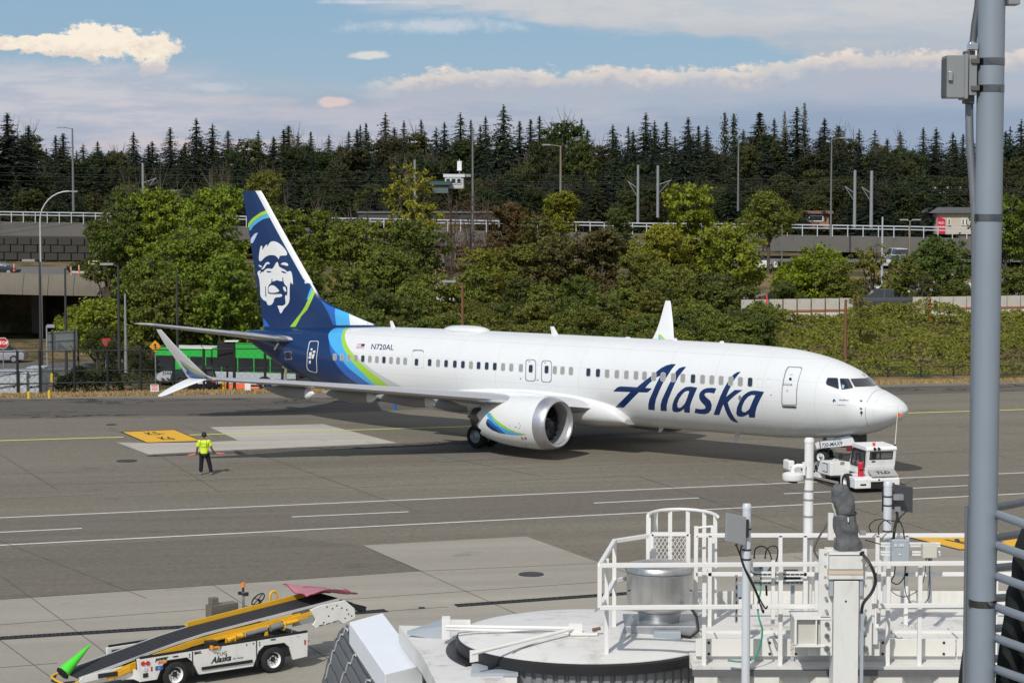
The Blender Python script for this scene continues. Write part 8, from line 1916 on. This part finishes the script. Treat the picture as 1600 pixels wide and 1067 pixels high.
# roof ventilator
def ventilator():
    Y = 25.15; c = Vector((Xat(1030.5,900,Y), Y, 0)); t = thing('roof_ventilator', 'round stainless steel mushroom ventilator on the bridge roof', 'ventilator', (c.x, Y, RZ))
    r = 52.5/FPX*Y; zt_ = Zat(1030,868,Y+.25); zr = Zat(1030,897,Y-r); zb = Zat(1030,955,Y-r)
    S_ = bpy.data.materials.new('stainless'); S_.use_nodes = True; n = NT(S_.node_tree); b = S_.node_tree.nodes['Principled BSDF']; o = n.obj(); x, y, z = n.sep(o)
    nz = n.noise(n.vec(x*26.0, y*26.0, z*.6), 1.0, 4, .6); n.put(b.inputs['Base Color'], n.mixc(nz, (.40,.40,.39), (.62,.61,.59))); n.put(b.inputs['Roughness'], .26 + nz*.22); b.inputs['Metallic'].default_value = .9
    L = lambda prof: MB().lathe(prof, (c.x, c.y, 0), 'Z', 64)
    L([(.001,zt_),(r*.45,zt_-.02),(r*.78,zt_-.075),(r*.98,zr+.045),(r*1.03,zr+.01),(r*1.03,zr-.02),(r*.99,zr-.03)]).build('cap', S_, t, world=True, smooth=40)
    L([(r*.985,zr-.03),(r*.985,zb),(r*.93,zb-.03)]).build('body', S_, t, world=True, smooth=40)
    L([(r*.93,zb-.03),(r*.66,zb-.07),(r*.62,zb-.13),(r*.60,RZ+.17)]).build('neck', M_steel, t, world=True, smooth=40)
    L([(r*1.0,zr-.035),(r*1.0,zr-.05)]).build('seam_band', M_steel, t, world=True)
    m_ = MB(); m_.span((c.x-.42,Y-.36,RZ+.05),(c.x+.42,Y+.4,RZ+.17)); m_.build('curb', M_steel, t, world=True, bevel=.01)
    m_ = MB(); m_.span((c.x-.10,Y-.52,RZ+.02),(c.x+.22,Y-.40,RZ+.13)); m_.build('grey_box', JG, t, world=True, bevel=.006)
    m_ = MB(); m_.cyl((c.x-r*.0-.02,Y-r*1.0,zr-.03),(c.x-.02,Y-r*1.0,zr-.10),.008,n=6); m_.build('latch', M_steel, t, world=True)
    for s in (-1, 1): m_ = MB(); m_.box((c.x+s*r*.93, Y-r*.36, (zr+zb)/2-.02), (.03,.02,.012)); m_.build('side_clip', M_dark, t, world=True)
    m_ = MB(); m_.tube([(c.x+.34,Y-.3,RZ+.40),(c.x+.42,Y-.35,RZ+.28),(c.x+.44,Y-.38,RZ+.12),(c.x+.34,Y-.42,RZ+.05),(c.x+.22,Y-.44,RZ+.07)], .018, 8); m_.build('cable', CABLE, t, world=True, smooth=60)
ventilator()
# poles on the roof
def pole(u0, v0, v1, Y, r, name, label, mt, cap=True, z1=None):
    a = D(u0, v0, Y); zb = D(u0, v1, Y).z if z1 is None else z1; t = thing(name, label, 'pole', (a.x, Y, zb)); m_ = MB(); m_.tube([(0,0,0),(0,0,a.z-zb)], r, 20); m_.build('tube', mt, t, smooth=50)
    m_ = MB(); m_.lathe([(.001,a.z-zb+.012),(r*.8,a.z-zb+.01),(r*1.06,a.z-zb-.01),(r*1.06,a.z-zb-.05)], (0,0,0), 'Z', 20); m_.build('cap', mt, t, smooth=50)
    return t
PWH = mat('pole_white', (.74,.73,.70), .45, var=.05, scale=5, dirt=.2)
def band(t, z, r, h=.03, m=None): m_ = MB(); m_.lathe([(r*1.02,z-h/2),(r*1.12,z-h/2),(r*1.12,z+h/2),(r*1.02,z+h/2)], (0,0,0), 'Z', 24, close=True); m_.build('clamp_band', m or M_chrome, t, smooth=40)
YP = 25.75
P1 = pole(1264.5, 685, 952, YP, .057, 'camera_pole', 'tall white pole on the roof rising past the aircraft nose', PWH)
for v in (747,766,780,806,840): band(P1, D(1264,v,YP).z - P1.location.z, .057, .02, M_steel)
m_ = MB(); x_ = D(1257.5,800,YP).x - P1.location.x; m_.cyl((x_,.04,D(1257,905,YP).z-P1.location.z),(x_,.04,D(1257,765,YP).z-P1.location.z),.016,n=8); m_.build('conduit', JG, P1, smooth=50)
YL = YP - .05
t = thing('flood_lamp', 'round white lamp on a bent pipe fixed to the tall white pole', 'lamp', D(1239,744,YL)); o_ = t.location
m_ = MB(); m_.lathe([(.001,.055),(.09,.05),(.128,.03),(.132,-.02),(.12,-.045),(.001,-.05)], (0,0,0), 'Z', 32); m_.build('lamp_head', PWH, t, smooth=40)
m_ = MB(); e = [D(1239,741,YL), D(1239,733,YL), D(1241,729.5,YL), D(1246,728,YL), D(1259,728,YL)]; m_.tube([p - o_ for p in e], .030, 12); m_.build('bent_pipe', PWH, t, smooth=60)
m_ = MB(); m_.span(D(1254,722,YL)-o_+Vector((0,-.03,0)), D(1258,742,YL)-o_+Vector((0,.03,0))); m_.build('bracket', PWH, t)
m_ = MB(); m_.lathe([(.06,-.05),(.06,-.075),(.001,-.078)], (0,0,0), 'Z', 20); m_.build('lens', M_dark, t, smooth=40)
YQ = 23.45
P2 = pole(1167, 788, 1120, YQ, .048, 'antenna_pole', 'white pole carrying the flat grey panel antenna in front of the railing', mat('pole_blue_white', (.60,.63,.66), .4, .1, var=.05))
for v in (826,858,873): band(P2, D(1167,v,YQ).z - P2.location.z, .048, .018, M_dark)
t = thing('panel_antenna', 'flat square grey panel antenna, leftmost, on the near roof pole', 'antenna', D(1150,827,YQ-.16)); o_ = t.location
q = [D(u, v, YQ-.20+(.10 if u > 1150 else 0)) - o_ for u, v in ((1135.5,801.5),(1166.5,807.5),(1165.5,852),(1134.5,845.5))]; m_ = MB(); nn = (q[1]-q[0]).cross(q[3]-q[0]).normalized(); nn = nn if nn.y > 0 else -nn; m_.add(q + [p + nn*.035 for p in q], [(0,1,2,3),(7,6,5,4),(0,4,5,1),(1,5,6,2),(2,6,7,3),(3,7,4,0)]); m_.build('panel', mat('antenna_grey', (.27,.28,.29), .5, var=.04), t, bevel=.006)
m_ = MB(); m_.box((D(1166,828,YQ-.1).x-o_.x, .12, 0), (.06,.12,.2)); m_.build('mount', M_dark, t)
YR = 25.75
P3_ = pole(1387.5, 753, 945, YR, .052, 'rear_antenna_pole', 'white pole at the rear railing carrying a dark panel antenna', mat('pole_blue_white', (.6,.63,.66)))
for v in (775,789,829): band(P3_, D(1387,v,YR).z - P3_.location.z, .052, .016, M_dark)
t = thing('panel_antenna', 'dark grey panel antenna seen from behind, right of the tug', 'antenna', D(1410,780,YR+.2)); o_ = t.location
q = [D(u, v, YR+.16+(.12 if u > 1400 else 0)) - o_ for u, v in ((1393,756),(1426.5,761),(1426,801),(1393,795))]; m_ = MB(); m_.add(q + [p + Vector((.0,.05,0)) for p in q], [(0,1,2,3),(7,6,5,4),(0,4,5,1),(1,5,6,2),(2,6,7,3),(3,7,4,0)]); m_.build('panel', mat('antenna_back', (.07,.072,.074), .5, .2), t, bevel=.006)
m_ = MB(); p = D(1403,776,YR+.1)-o_; m_.box(p, (.12,.10,.07)); m_.box(D(1402,795,YR+.1)-o_, (.07,.06,.06)); m_.build('mount', M_steel, t)
m_ = MB(); m_.bar(D(1401,796,YR+.1)-o_, D(1402,806,YR+.1)-o_, .03); m_.bar(D(1405,796,YR+.1)-o_, D(1405,805,YR+.1)-o_, .03); m_.build('connectors', M_chrome, t)
t = thing('thin_panel', 'narrow black plate left of the rear antenna pole', 'antenna', D(1382,778,YR+.1)); o_ = t.location; m_ = MB(); m_.span(D(1379,757,YR+.1)-o_, D(1384,799,YR+.1)-o_+Vector((0,.03,0))); m_.build('plate', M_black, t); m_ = MB(); m_.bar(D(1384,775,YR+.1)-o_, D(1386,775,YR)-o_, .03); m_.build('mount', M_steel, t)
# cables
def cable(pts, r, label, m=None, group='cables on the roof poles'):
    P_ = [D(u, v, Y) for u, v, Y in pts]; sm = []
    for i in range(len(P_)-1):
        a, b, c, d = P_[max(0,i-1)], P_[i], P_[i+1], P_[min(len(P_)-1,i+2)]
        for k in range(6): t_ = k/6; sm.append(.5*((2*b) + (c-a)*t_ + (2*a-5*b+4*c-d)*t_*t_ + (3*b-a-3*c+d)*t_**3))
    sm.append(P_[-1]); t = thing('cable', label, 'cable', sm[0], 0, group); mm = MB(); mm.tube(sm, r, 6); mm.build('sheath', m or CABLE, t, world=True, smooth=60)
    k = MB(); k.cyl(sm[0], sm[1], r*1.7, n=8); k.build('connector', M_dark, t, world=True)
cable([(1150,850,23.3),(1157,868,23.3),(1163,885,23.3),(1175,908,23.3),(1187,935,23.3),(1196,950,23.3),(1199,946,23.3)], .010, 'black cable hanging from the grey panel antenna, longer one')
cable([(1159,852,23.35),(1157,862,23.35),(1160,880,23.35),(1170,902,23.35),(1183,930,23.35),(1192,956,23.35),(1193,952,23.35)], .010, 'black cable hanging from the grey panel antenna, shorter one')
cable([(1178.5,872,23.9),(1180,858,23.9),(1190,853,23.9),(1201,860,23.9),(1206,880,23.9),(1198,893,23.9),(1182,898,23.9),(1166,886,23.6)], .008, 'left looped black cable beside the near roof pole')
cable([(1195.5,872,23.9),(1198,858,23.9),(1208,852.5,23.9),(1215.5,858,23.9),(1212,878,23.9),(1202,893,23.9),(1188,899,23.9)], .008, 'right looped black cable beside the near roof pole')
cable([(1188.5,885,23.9),(1189,900,23.9),(1188,925,23.7),(1184,945,23.6),(1186,965,23.5),(1191,985,23.5),(1187,1010,23.5),(1178,1027,23.5),(1160,1033,23.5),(1137,1031,23.5)], .011, 'green cable running down to the front ledge', mat('cable_green', (.03,.30,.20), .5))
cable([(1396,843,25.3),(1398,825,25.3),(1402,808,25.6),(1401,800,25.7)], .018, 'thick black cable down to the grey radio box'); cable([(1413,842,25.3),(1411,826,25.3),(1407,816,25.4),(1403,812,25.6)], .009, 'right black cable entering the grey radio box'); cable([(1424,792,25.6),(1418,797,25.6),(1408,806,25.6),(1402,815,25.5)], .009, 'black cable from the dark antenna corner')
cable([(1361,830,25.4),(1358,822,25.4),(1366,813,25.4),(1380,811,25.5),(1392,818,25.5)], .007, 'outer black cable loop left of the rear antenna pole'); cable([(1373,835,25.4),(1373,823,25.4),(1380,814,25.4),(1390,813,25.5),(1405,816,25.5)], .007, 'inner black cable loop left of the rear antenna pole')
cable([(1352,843,25.2),(1362,846,25.2),(1376,850,25.2)], .007, 'short black cable under the rear rail')
cable([(1399,880,25.1),(1397,898,25.1),(1391,907,25.1),(1388,900,25.1),(1388,890,25.1)], .008, 'small black cable loop under the radio box'); cable([(1415,880,25.1),(1413,900,25.1),(1403,912,25.1),(1393,908,25.1),(1389,898,25.1)], .008, 'larger black cable loop under the radio box'); cable([(1413,900,25.1),(1415,925,25.1),(1423,942,25.0)], .006, 'thin cable running down to the roof edge')
cable([(1447,872,25.1),(1446,890,25.1),(1441,912,25.1),(1430,925,25.1),(1412,932,25.1),(1395,925,25.1),(1388,912,25.1)], .005, 'long thin sagging cable below the cream box'); cable([(1452,872,25.1),(1453,900,25.1),(1452,930,25.1),(1443,944,25.1)], .006, 'thin cable curving down below the cream box')
cable([(1304,800,23.6),(1290,822,23.6),(1278,842,23.6),(1272,858,23.6),(1276,868,23.6),(1283,877,23.6)], .013, 'grey black cable from the covered device to the left plate', mat('cable_grey', (.10,.10,.10), .5)); cable([(1346,863,23.1),(1360,882,23.0),(1368,905,23.0),(1362,925,23.0),(1349,942,23.0),(1346,958,23.0)], .018, 'thick black cable curving down the right side of the column')
# covered device on the big white column
def column():
    Y = 23.2; a = D(1322, 905, Y); t = thing('lift_column', 'stout white steel column with bolted side plates in front of the roof', 'column', (a.x, Y, 4.0)); CW = mat('column_white', (.66,.66,.63), .5, var=.05, scale=4, dirt=.25)
    X_ = lambda u, v=950: D(u, v, Y).x; Z_ = lambda v: D(1320, v, Y).z
    B = lambda p, q, nm, m=CW, **k: MB().span(p, q).build(nm, m, t, world=True, **k)
    B((X_(1303),Y,3.0),(X_(1342),Y+.3,Z_(907)), 'column_face', CW, bevel=.008)
    B((X_(1295),Y-.02,Z_(889)),(X_(1347),Y+.32,Z_(868)), 'cap_box', CW, bevel=.006); B((X_(1294),Y-.03,Z_(866)),(X_(1348),Y+.33,Z_(862)), 'cap_plate', JRAIL); B((X_(1294),Y-.01,Z_(897)),(X_(1348),Y+.3,Z_(890)), 'beige_strip', mat('beige', (.55,.47,.36), .6)); B((X_(1294),Y-.02,Z_(904)),(X_(1348),Y+.3,Z_(898)), 'strip', CW); B((X_(1296),Y+.01,Z_(931)),(X_(1302),Y+.2,Z_(905)), 'shadow_gap', JG); B((X_(1343),Y+.01,Z_(931)),(X_(1348),Y+.2,Z_(905)), 'shadow_gap', JG)
    B((X_(1281),Y+.10,Z_(966)),(X_(1302),Y+.13,Z_(860)), 'side_plate', CW); B((X_(1343),Y+.10,Z_(905)),(X_(1356),Y+.13,Z_(860)), 'side_plate', CW)
    B((X_(1284),Y+.06,Z_(1025)),(X_(1302),Y+.10,Z_(966)), 'side_plate', CW); B((X_(1343),Y+.06,Z_(1025)),(X_(1364),Y+.10,Z_(907)), 'side_plate', CW)
    B((X_(1244),Y+.12,Z_(1010)),(X_(1284),Y+.5,Z_(969)), 'side_bracket', mat('bracket_beige', (.50,.49,.44), .5, var=.06)); B((X_(1242),Y+.05,Z_(969)),(X_(1300),Y+.5,Z_(966)), 'bracket_flange', JRAIL); B((X_(1243),Y+.05,Z_(1012)),(X_(1300),Y+.14,Z_(1009)), 'bracket_flange', JRAIL); B((X_(1276),Y+.06,Z_(1009)),(X_(1278),Y+.12,Z_(969)), 'bracket_rib', JRAIL); B((X_(1243),Y+.05,Z_(1010)),(X_(1246),Y+.12,Z_(969)), 'bracket_rib', JRAIL)
    B((X_(1268),Y+.2,Z_(1030)),(X_(1380),Y+.24,Z_(1008)), 'base_plate', CW)
    for i, (u, v, r) in enumerate(((1293.5,976,.020),(1293.5,994,.020),(1293.5,1014,.024),(1354,1014,.024))):
        m_ = MB(); m_.cyl((X_(u),Y+.06,Z_(v)),(X_(u),Y+.0,Z_(v)),r,n=6); m_.build('bolt', mat('bolt_steel', (.20,.19,.18), .5, .7), t, world=True); m_ = MB(); m_.cyl((X_(u),Y+.06,Z_(v)),(X_(u),Y+.045,Z_(v)),r*1.4,n=16); m_.build('washer', M_steel, t, world=True)
    for (u, v) in ((1291,868),(1291,887),(1291,904),(1292,916),(1292,936),(1293,956),(1353,916),(1353,937),(1354,955),(1354,974),(1353,995)): m_ = MB(); m_.cyl((X_(u),Y+.10,Z_(v)),(X_(u),Y+(.096 if v < 905 else .056),Z_(v)),.016,n=10); m_.build('plate_hole', mat('hole_grey', (.30,.29,.27), .7), t, world=True)
    m_ = MB(); m_.cyl((X_(1321.5),Y-.003,Z_(939)),(X_(1321.5),Y-.001,Z_(939)),.012,n=12); m_.build('hole', M_black, t, world=True)
    B((X_(1345),Y-.02,Z_(985)),(X_(1352),Y+.04,Z_(955)), 'cable_gland', JG)
    m_ = MB(); m_.bar((X_(1347),Y,Z_(985)),(X_(1347),Y,3.6),.035); m_.build('cable_duct', JG, t, world=True)
    m_ = MB(); m_.prism([(X_(1362),Z_(968)),(X_(1375),Z_(990)),(X_(1375),Z_(1010)),(X_(1362),Z_(1010))], Y+.13, Y+.16); m_.build('gusset', CW, t, world=True)
    # the covered device
    d = thing('covered_device', 'tall device wrapped in a wrinkled dark grey fabric cover on top of the column', 'cover', (a.x, Y+.15, Z_(862))); o_ = d.location; Yc = Y+.15
    prof = [(862,1303,1346),(855,1301,1348),(846,1303,1346),(838,1305,1342),(826,1302,1340),(812,1300.5,1339),(804,1302,1337.5),(800,1305,1336),(790,1301.5,1335.5),(780,1299.5,1333),(770,1297.5,1329.5),(763,1298,1328),(758,1302,1324),(756.5,1307,1319)]
    rings = []; random.seed(4)
    for j, (v, u0, u1) in enumerate(prof):
        p0, p1 = D(u0, v, Yc), D(u1, v, Yc); cx, w = (p0.x+p1.x)/2, (p1.x-p0.x)/2
        rings.append([Vector((cx + w*(1+.05*sin(3*k*pi/14+j*1.3))*cos(k*pi/14), Yc + w*.85*(1+.07*sin(5*k*pi/14+j*.9))*sin(k*pi/14), p0.z + .012*sin(k*.9+j*2.1))) for k in range(28)])
    m_ = MB(); m_.loft(rings); fb = m_.build('fabric_cover', mat('cover_fabric', (.095,.098,.102), .7, var=.15, scale=8, bump=.5, bscale=14), d, world=True, smooth=80)
    s = fb.modifiers.new('sub', 'SUBSURF'); s.levels = 1; s.render_levels = 2
    tx = bpy.data.textures.new('wrinkle', 'CLOUDS'); tx.noise_scale = .15; dm = fb.modifiers.new('wrinkles', 'DISPLACE'); dm.texture = tx; dm.strength = .07; dm.mid_level = .5
    for (v, r_) in ((801,.137),): m_ = MB(); p0, p1 = D(1305,v,Yc), D(1337,v,Yc); m_.tube([((p0.x+p1.x)/2 + .125*cos(k*pi/10), Yc+.11*sin(k*pi/10), p0.z) for k in range(21)], .009, 5); m_.build('cord', mat('cover_cord', (.04,.04,.042), .8), d, world=True)
    m_ = MB(); m_.bar(D(1325,808,Yc-.14), D(1325.5,815,Yc-.14), .012); m_.build('tag', M_white, d, world=True)
    m_ = MB(); m_.bar(D(1300,786,Yc-.05), D(1306,806,Yc-.05), .03, .02); m_.build('pale_strap', mat('strap_pale', (.40,.38,.34), .7), d, world=True); 
    m_ = MB(); m_.box(D(1298,822,Yc+.1), (.06,.06,.3)); m_.build('support_leg', JRAIL, d, world=True); m_ = MB(); m_.box(D(1348,832,Yc+.1), (.07,.05,.05)); m_.build('small_clamp', M_grey, d, world=True)
column()
# strut frames, boxes
def strut(t, u0, v0, u1, v1, Y, w=.035, slots=0, nm='strut', m=None):
    a, b = D(u0, v0, Y), D(u1, v1, Y); m_ = MB(); m_.bar(a, b, .03, w, up=(0,0,1) if abs(a.x-b.x) > .05 else (0,1,0)); s = m_.build(nm, m or STR, t, world=True)
    if slots:
        q = MB()
        for k in range(slots): p = a.lerp(b, (k+.5)/slots); q.box(p + Vector((0,-.02,0)), (.045,.006,.014) if abs(a.x-b.x) > .05 else (.014,.006,.045))
        q.build('slots', M_dark, t, world=True)['kind'] = 'stuff'
t = thing('strut_frame', 'left white slotted strut frame with small parts behind the near roof pole', 'frame', D(1218,905,23.95))
for v in (896.5, 909.5): strut(t, 1177, v, 1256, v, 23.85, .060, 11)
t2 = t; m_ = MB(); m_.span(D(1226,891,23.9), D(1246,894,23.98)); m_.build('top_clip', M_dark, t, world=True); m_ = MB(); m_.span(D(1225,900,23.92), D(1250,905,23.98)); m_.build('bottom_clip', M_dark, t, world=True)
m_ = MB(); m_.span(D(1236,912,23.9), D(1240,1040,23.93)); m_.build('conduit', JG, t, world=True); m_ = MB(); m_.span(D(1178,886,23.9), D(1199,894,23.96)); m_.build('receiver', JG, t, world=True); m_ = MB(); m_.bar(D(1197,912,23.9), D(1198,930,23.9), .022); m_.build('cable_tail', CABLE, t, world=True)
t = thing('upright_struts', 'pair of upright slotted steel struts with a small grey box left of the near pole', 'frame', D(1156,935,24.6))
for u in (1150.5, 1161.5): strut(t, u, 898, u, 972, 24.6, .035, 6, m=M_steel)
m_ = MB(); m_.span(D(1153,911,24.5), D(1160,930,24.6)); m_.build('grey_box', JG, t, world=True); m_ = MB(); m_.span(D(1155,930,24.52), D(1158,934,24.58)); m_.build('gland', M_black, t, world=True)
t = thing('radio_rack', 'right white strut rack fixed on the rear railing', 'frame', D(1420,858,25.35))
for v in (848.5, 852.5, 862, 866): strut(t, 1376, v, 1469, v, 25.4, .022)
t = thing('radio_box', 'blue grey radio box on the right strut rack', 'box', D(1405.5,860,25.3)); m_ = MB(); m_.span(D(1394,843,25.22), D(1417.5,876.5,25.36)); m_.build('housing', JG, t, world=True, bevel=.012)
m_ = MB(); 
for u, w in ((1399.5,3.4),(1405,1.6),(1408.5,3.0),(1412,1.4)): m_ = MB(); m_.span(D(u-w/2,849,25.21), D(u+w/2,853.5,25.217)); m_.build('marking', mat('mark_pale', (.6,.62,.64), .5), t, world=True)
m_ = MB(); m_.span(D(1404,865,25.21), D(1408,867,25.217)); m_.build('marking', mat('mark_pale', (.6,.62,.64)), t, world=True); m_ = MB(); m_.tube([D(1399,842,25.28), D(1402,836.5,25.28), D(1409,836.5,25.28), D(1412,842,25.28)], .008, 6); m_.build('handle', M_chrome, t, world=True)
t = thing('junction_box', 'square cream junction box right of the radio box', 'box', D(1451.5,860,25.3)); m_ = MB(); m_.span(D(1442,850.5,25.24), D(1461,869,25.36)); m_.build('housing', CREAM, t, world=True, bevel=.006); m_ = MB(); m_.span(D(1448,869,25.28), D(1450,873,25.3)); m_.build('gland', M_steel, t, world=True); m_ = MB(); m_.span(D(1451,872,25.3), D(1455,945,25.33)); m_.build('conduit', M_grey, t, world=True)
# ================================================================== big grey pole, box and curved railing close to the camera
def near_pole():
    Y = 9.0; BGp = mat('pole_blue_grey', (.24,.278,.318), .45, .1, var=.06, scale=4, dirt=.12, dirtcol=(.16,.17,.18)); a = D(1541.5, 533, Y); r = 21.2/FPX*Y*1.0
    t = thing('light_pole', 'large smooth grey blue pole with steel bands close to the camera', 'pole', (a.x, Y, 8.0)); m_ = MB(); m_.cyl((0,0,0),(0,0,6.2),r,r*.985,40); m_.build('shaft', BGp, t, smooth=50)
    for v in (97, 139, 340, 941):
        z = D(1541, v, Y).z - 8.0; m_ = MB(); h = .030; m_.lathe([(r*1.004,z-h/2),(r*1.03,z-h/2),(r*1.03,z+h/2),(r*1.004,z+h/2)], (0,0,0), 'Z', 40, close=True); bd = m_.build('steel_band', mat('band_steel', (.22,.22,.21), .16, 1.0, var=.7, scale=22), t, smooth=40)
        m_ = MB(); m_.box((-r*.97,-r*.3,z),(.012,.02,.03)); m_.build('buckle', M_dark, bd)
    # enclosure on its left
    e = thing('electrical_box', 'grey electrical enclosure with hinged door strapped to the big pole', 'box', (D(1500,120,Y).x, Y, D(1500,155,Y).z)); GE = mat('enclosure_grey', (.22,.235,.235), .5, var=.05); GD = mat('enclosure_dark', (.09,.09,.085), .55)
    S = lambda p, q, d0, d1, nm, m: MB().span(D(*p, Y)+Vector((0,d0,0)), D(*q, Y)+Vector((0,d1,0))).build(nm, m, e, world=True, bevel=.003)
    S((1476,88),(1503,154),-.055,.06,'door',GE); S((1503.5,86),(1508,156),-.06,.07,'body',GE); S((1508,80),(1522,162),-.01,.05,'back_plate',GD); S((1511,88),(1523,150),-.04,-.011,'latch_case',GE); S((1477,113),(1483.5,128),-.07,-.056,'latch',M_steel); S((1474.5,92),(1477,152),-.05,.05,'door_edge',GD)
    for v in (97, 139): S((1514,v-4),(1527,v+4),-.05,-.012,'strap_clip',GD)
    S((1513,68),(1526.5,79),-.03,.03,'conduit_nut',M_chrome)
    m_ = MB(); m_.tube([D(u, v, Y+.03) for u, v in ((1530,-25),(1528,10),(1523,40),(1520,70))], .0155, 12); c = thing('conduit', 'upper curved dark grey conduit above the electrical enclosure', 'pipe', D(1520,70,Y)); m_.build('tube', mat('conduit_dark', (.11,.115,.12), .5, .3), c, world=True, smooth=60); m_ = MB(); m_.cyl(D(1520,72,Y+.03), D(1520,66,Y+.03), .02, n=10); m_.build('coupling', M_chrome, c, world=True)
    m_ = MB(); m_.tube([D(u, v, Y+.03) for u, v in ((1514.5,158),(1514.5,185),(1515,215),(1518.5,265),(1523,330),(1524,420),(1521,700),(1516,1000),(1512,1110))], .0175, 12); c = thing('conduit', 'lower grey conduit running down behind the big pole', 'pipe', D(1515,160,Y)); m_.build('tube', mat('conduit_zinc', (.20,.22,.235), .5, .4, var=.2, scale=15), c, world=True, smooth=60); m_ = MB(); m_.cyl(D(1514.5,156,Y+.03), D(1514.5,163,Y+.03), .021, n=10); m_.build('coupling', M_dark, c, world=True)
    p = thing('small_housing', 'corner of a grey housing on the right side of the pole top', 'box', D(1582,5,Y)); m_ = MB(); m_.span(D(1573,-22,Y)+Vector((0,-.04,0)), D(1591,9,Y)+Vector((0,.04,0))); m_.build('case', GE, p, world=True, bevel=.004); m_ = MB(); m_.span(D(1572,-10,Y), D(1574,2,Y)+Vector((0,.02,0))); m_.build('mount', GD, p, world=True)
near_pole()
def near_railing():
    TB = mat('rail_blue_grey', (.27,.305,.345), .42, .2, var=.06, scale=8); TD = mat('rail_dark_grey', (.16,.18,.20), .5, .2, var=.06, scale=8)
    c = D(1512, 960, 9.25); t = thing('curved_railing', 'curved grey tube railing right of the big pole', 'railing', (c.x, 9.25, 8.2))
    r = .0185
    for k in range(7):
        v = 803 + 48.4*k; z = D(1555, v, 8.9).z
        pts = [D(1549, v-3, 9.06), D(1557, v, 9.0), D(1600, v+15.5, 8.6), D(1660, v+38, 8.2)]
        m_ = MB(); m_.tube(pts, r, 14); m_.build('near_tube', TB, t, world=True, smooth=60)
        v2 = 792.5 + 47.2*k; pts = [D(1530, v2+4, 9.3), D(1556, v2, 9.5), D(1585, v2-5+k, 9.9), D(1660, v2-22+2*k, 10.8)]
        m_ = MB(); m_.tube(pts, r, 14); m_.build('far_tube', TD, t, world=True, smooth=60)
    m_ = MB(); m_.cyl((D(1510.5,800,9.1).x,9.1,D(1510,789,9.1).z),(D(1510.5,800,9.1).x,9.1,7.6),.0085,n=8); m_.build('edge_post', TD, t, world=True, smooth=50)
    m_ = MB(); q = [(1598,824),(1589,850),(1585,878),(1584,905),(1576,925),(1573,960),(1566,1000),(1560,1035),(1555,1080)]
    d = thing('dark_cloth', 'black cloth hanging between the tubes of the curved railing', 'cloth', D(1590,1000,9.05)); N_ = len(q); vs = []
    for i, (u, v) in enumerate(q):
        for j in range(9):
            f = j/8; p = D(u + (1690-u)*f, v - (0 if i else 4*f*6), 9.15 + .04*sin(j*2.2+i*.5) - .25*f); vs.append(tuple(p))
    m_.v = vs; m_.f = [(i*9+j, i*9+j+1, (i+1)*9+j+1, (i+1)*9+j) for i in range(N_-1) for j in range(8)]; o = m_.build('drape', mat('cloth_black', (.010,.014,.012), .85, var=.3, scale=6, bump=.3), d, world=True, smooth=80); s = o.modifiers.new('thick', 'SOLIDIFY'); s.thickness = .012
    m_ = MB(); q = [D(1515,960,9.2), D(1508,1000,9.2), D(1502,1040,9.2), D(1497,1080,9.2), D(1515,1080,9.2)]
    w = thing('cloth_strip', 'dark strip hanging down along the lower left side of the pole', 'cloth', D(1508,1020,9.2)); m_.v = [tuple(p) for p in q] + [tuple(p + Vector((0,.02,0))) for p in q]; m_.f = [(0,1,2,3,4),(9,8,7,6,5),(0,5,6,1),(1,6,7,2),(2,7,8,3),(3,8,9,4),(4,9,5,0)]; m_.build('strip', M_black, w, world=True)
near_railing()
# tidy: the drawings' parts that repeat without being countable
for o in list(COL.objects):
    if o.name.split('.')[0] in ('fan', 'holes', 'fastener', 'belt_cleats', 'slots', 'wheel_nuts', 'arm_holes', 'window_seal', 'hydraulic_block', 'latch', 'tread'): o['kind'] = 'stuff'

same = {}
for o in COL.objects:
    if o.parent is None and o.get('category') and o.get('group'): same.setdefault(o['label'], []).append(o)
for lab, L in same.items():
    if 1 < len(L) <= 20:
        L.sort(key=lambda o: o.location.x/max(1, o.location.y))
        for i, o in enumerate(L): o['label'] = (lab if len(lab.split()) < 14 or len(L) > 2 and len(lab.split()) < 13 else lab.replace(' on the', ',').replace('steel ', '')) + ', ' + ('leftmost' if i == 0 else 'rightmost' if i == len(L)-1 else ordn[i] + ' from left')
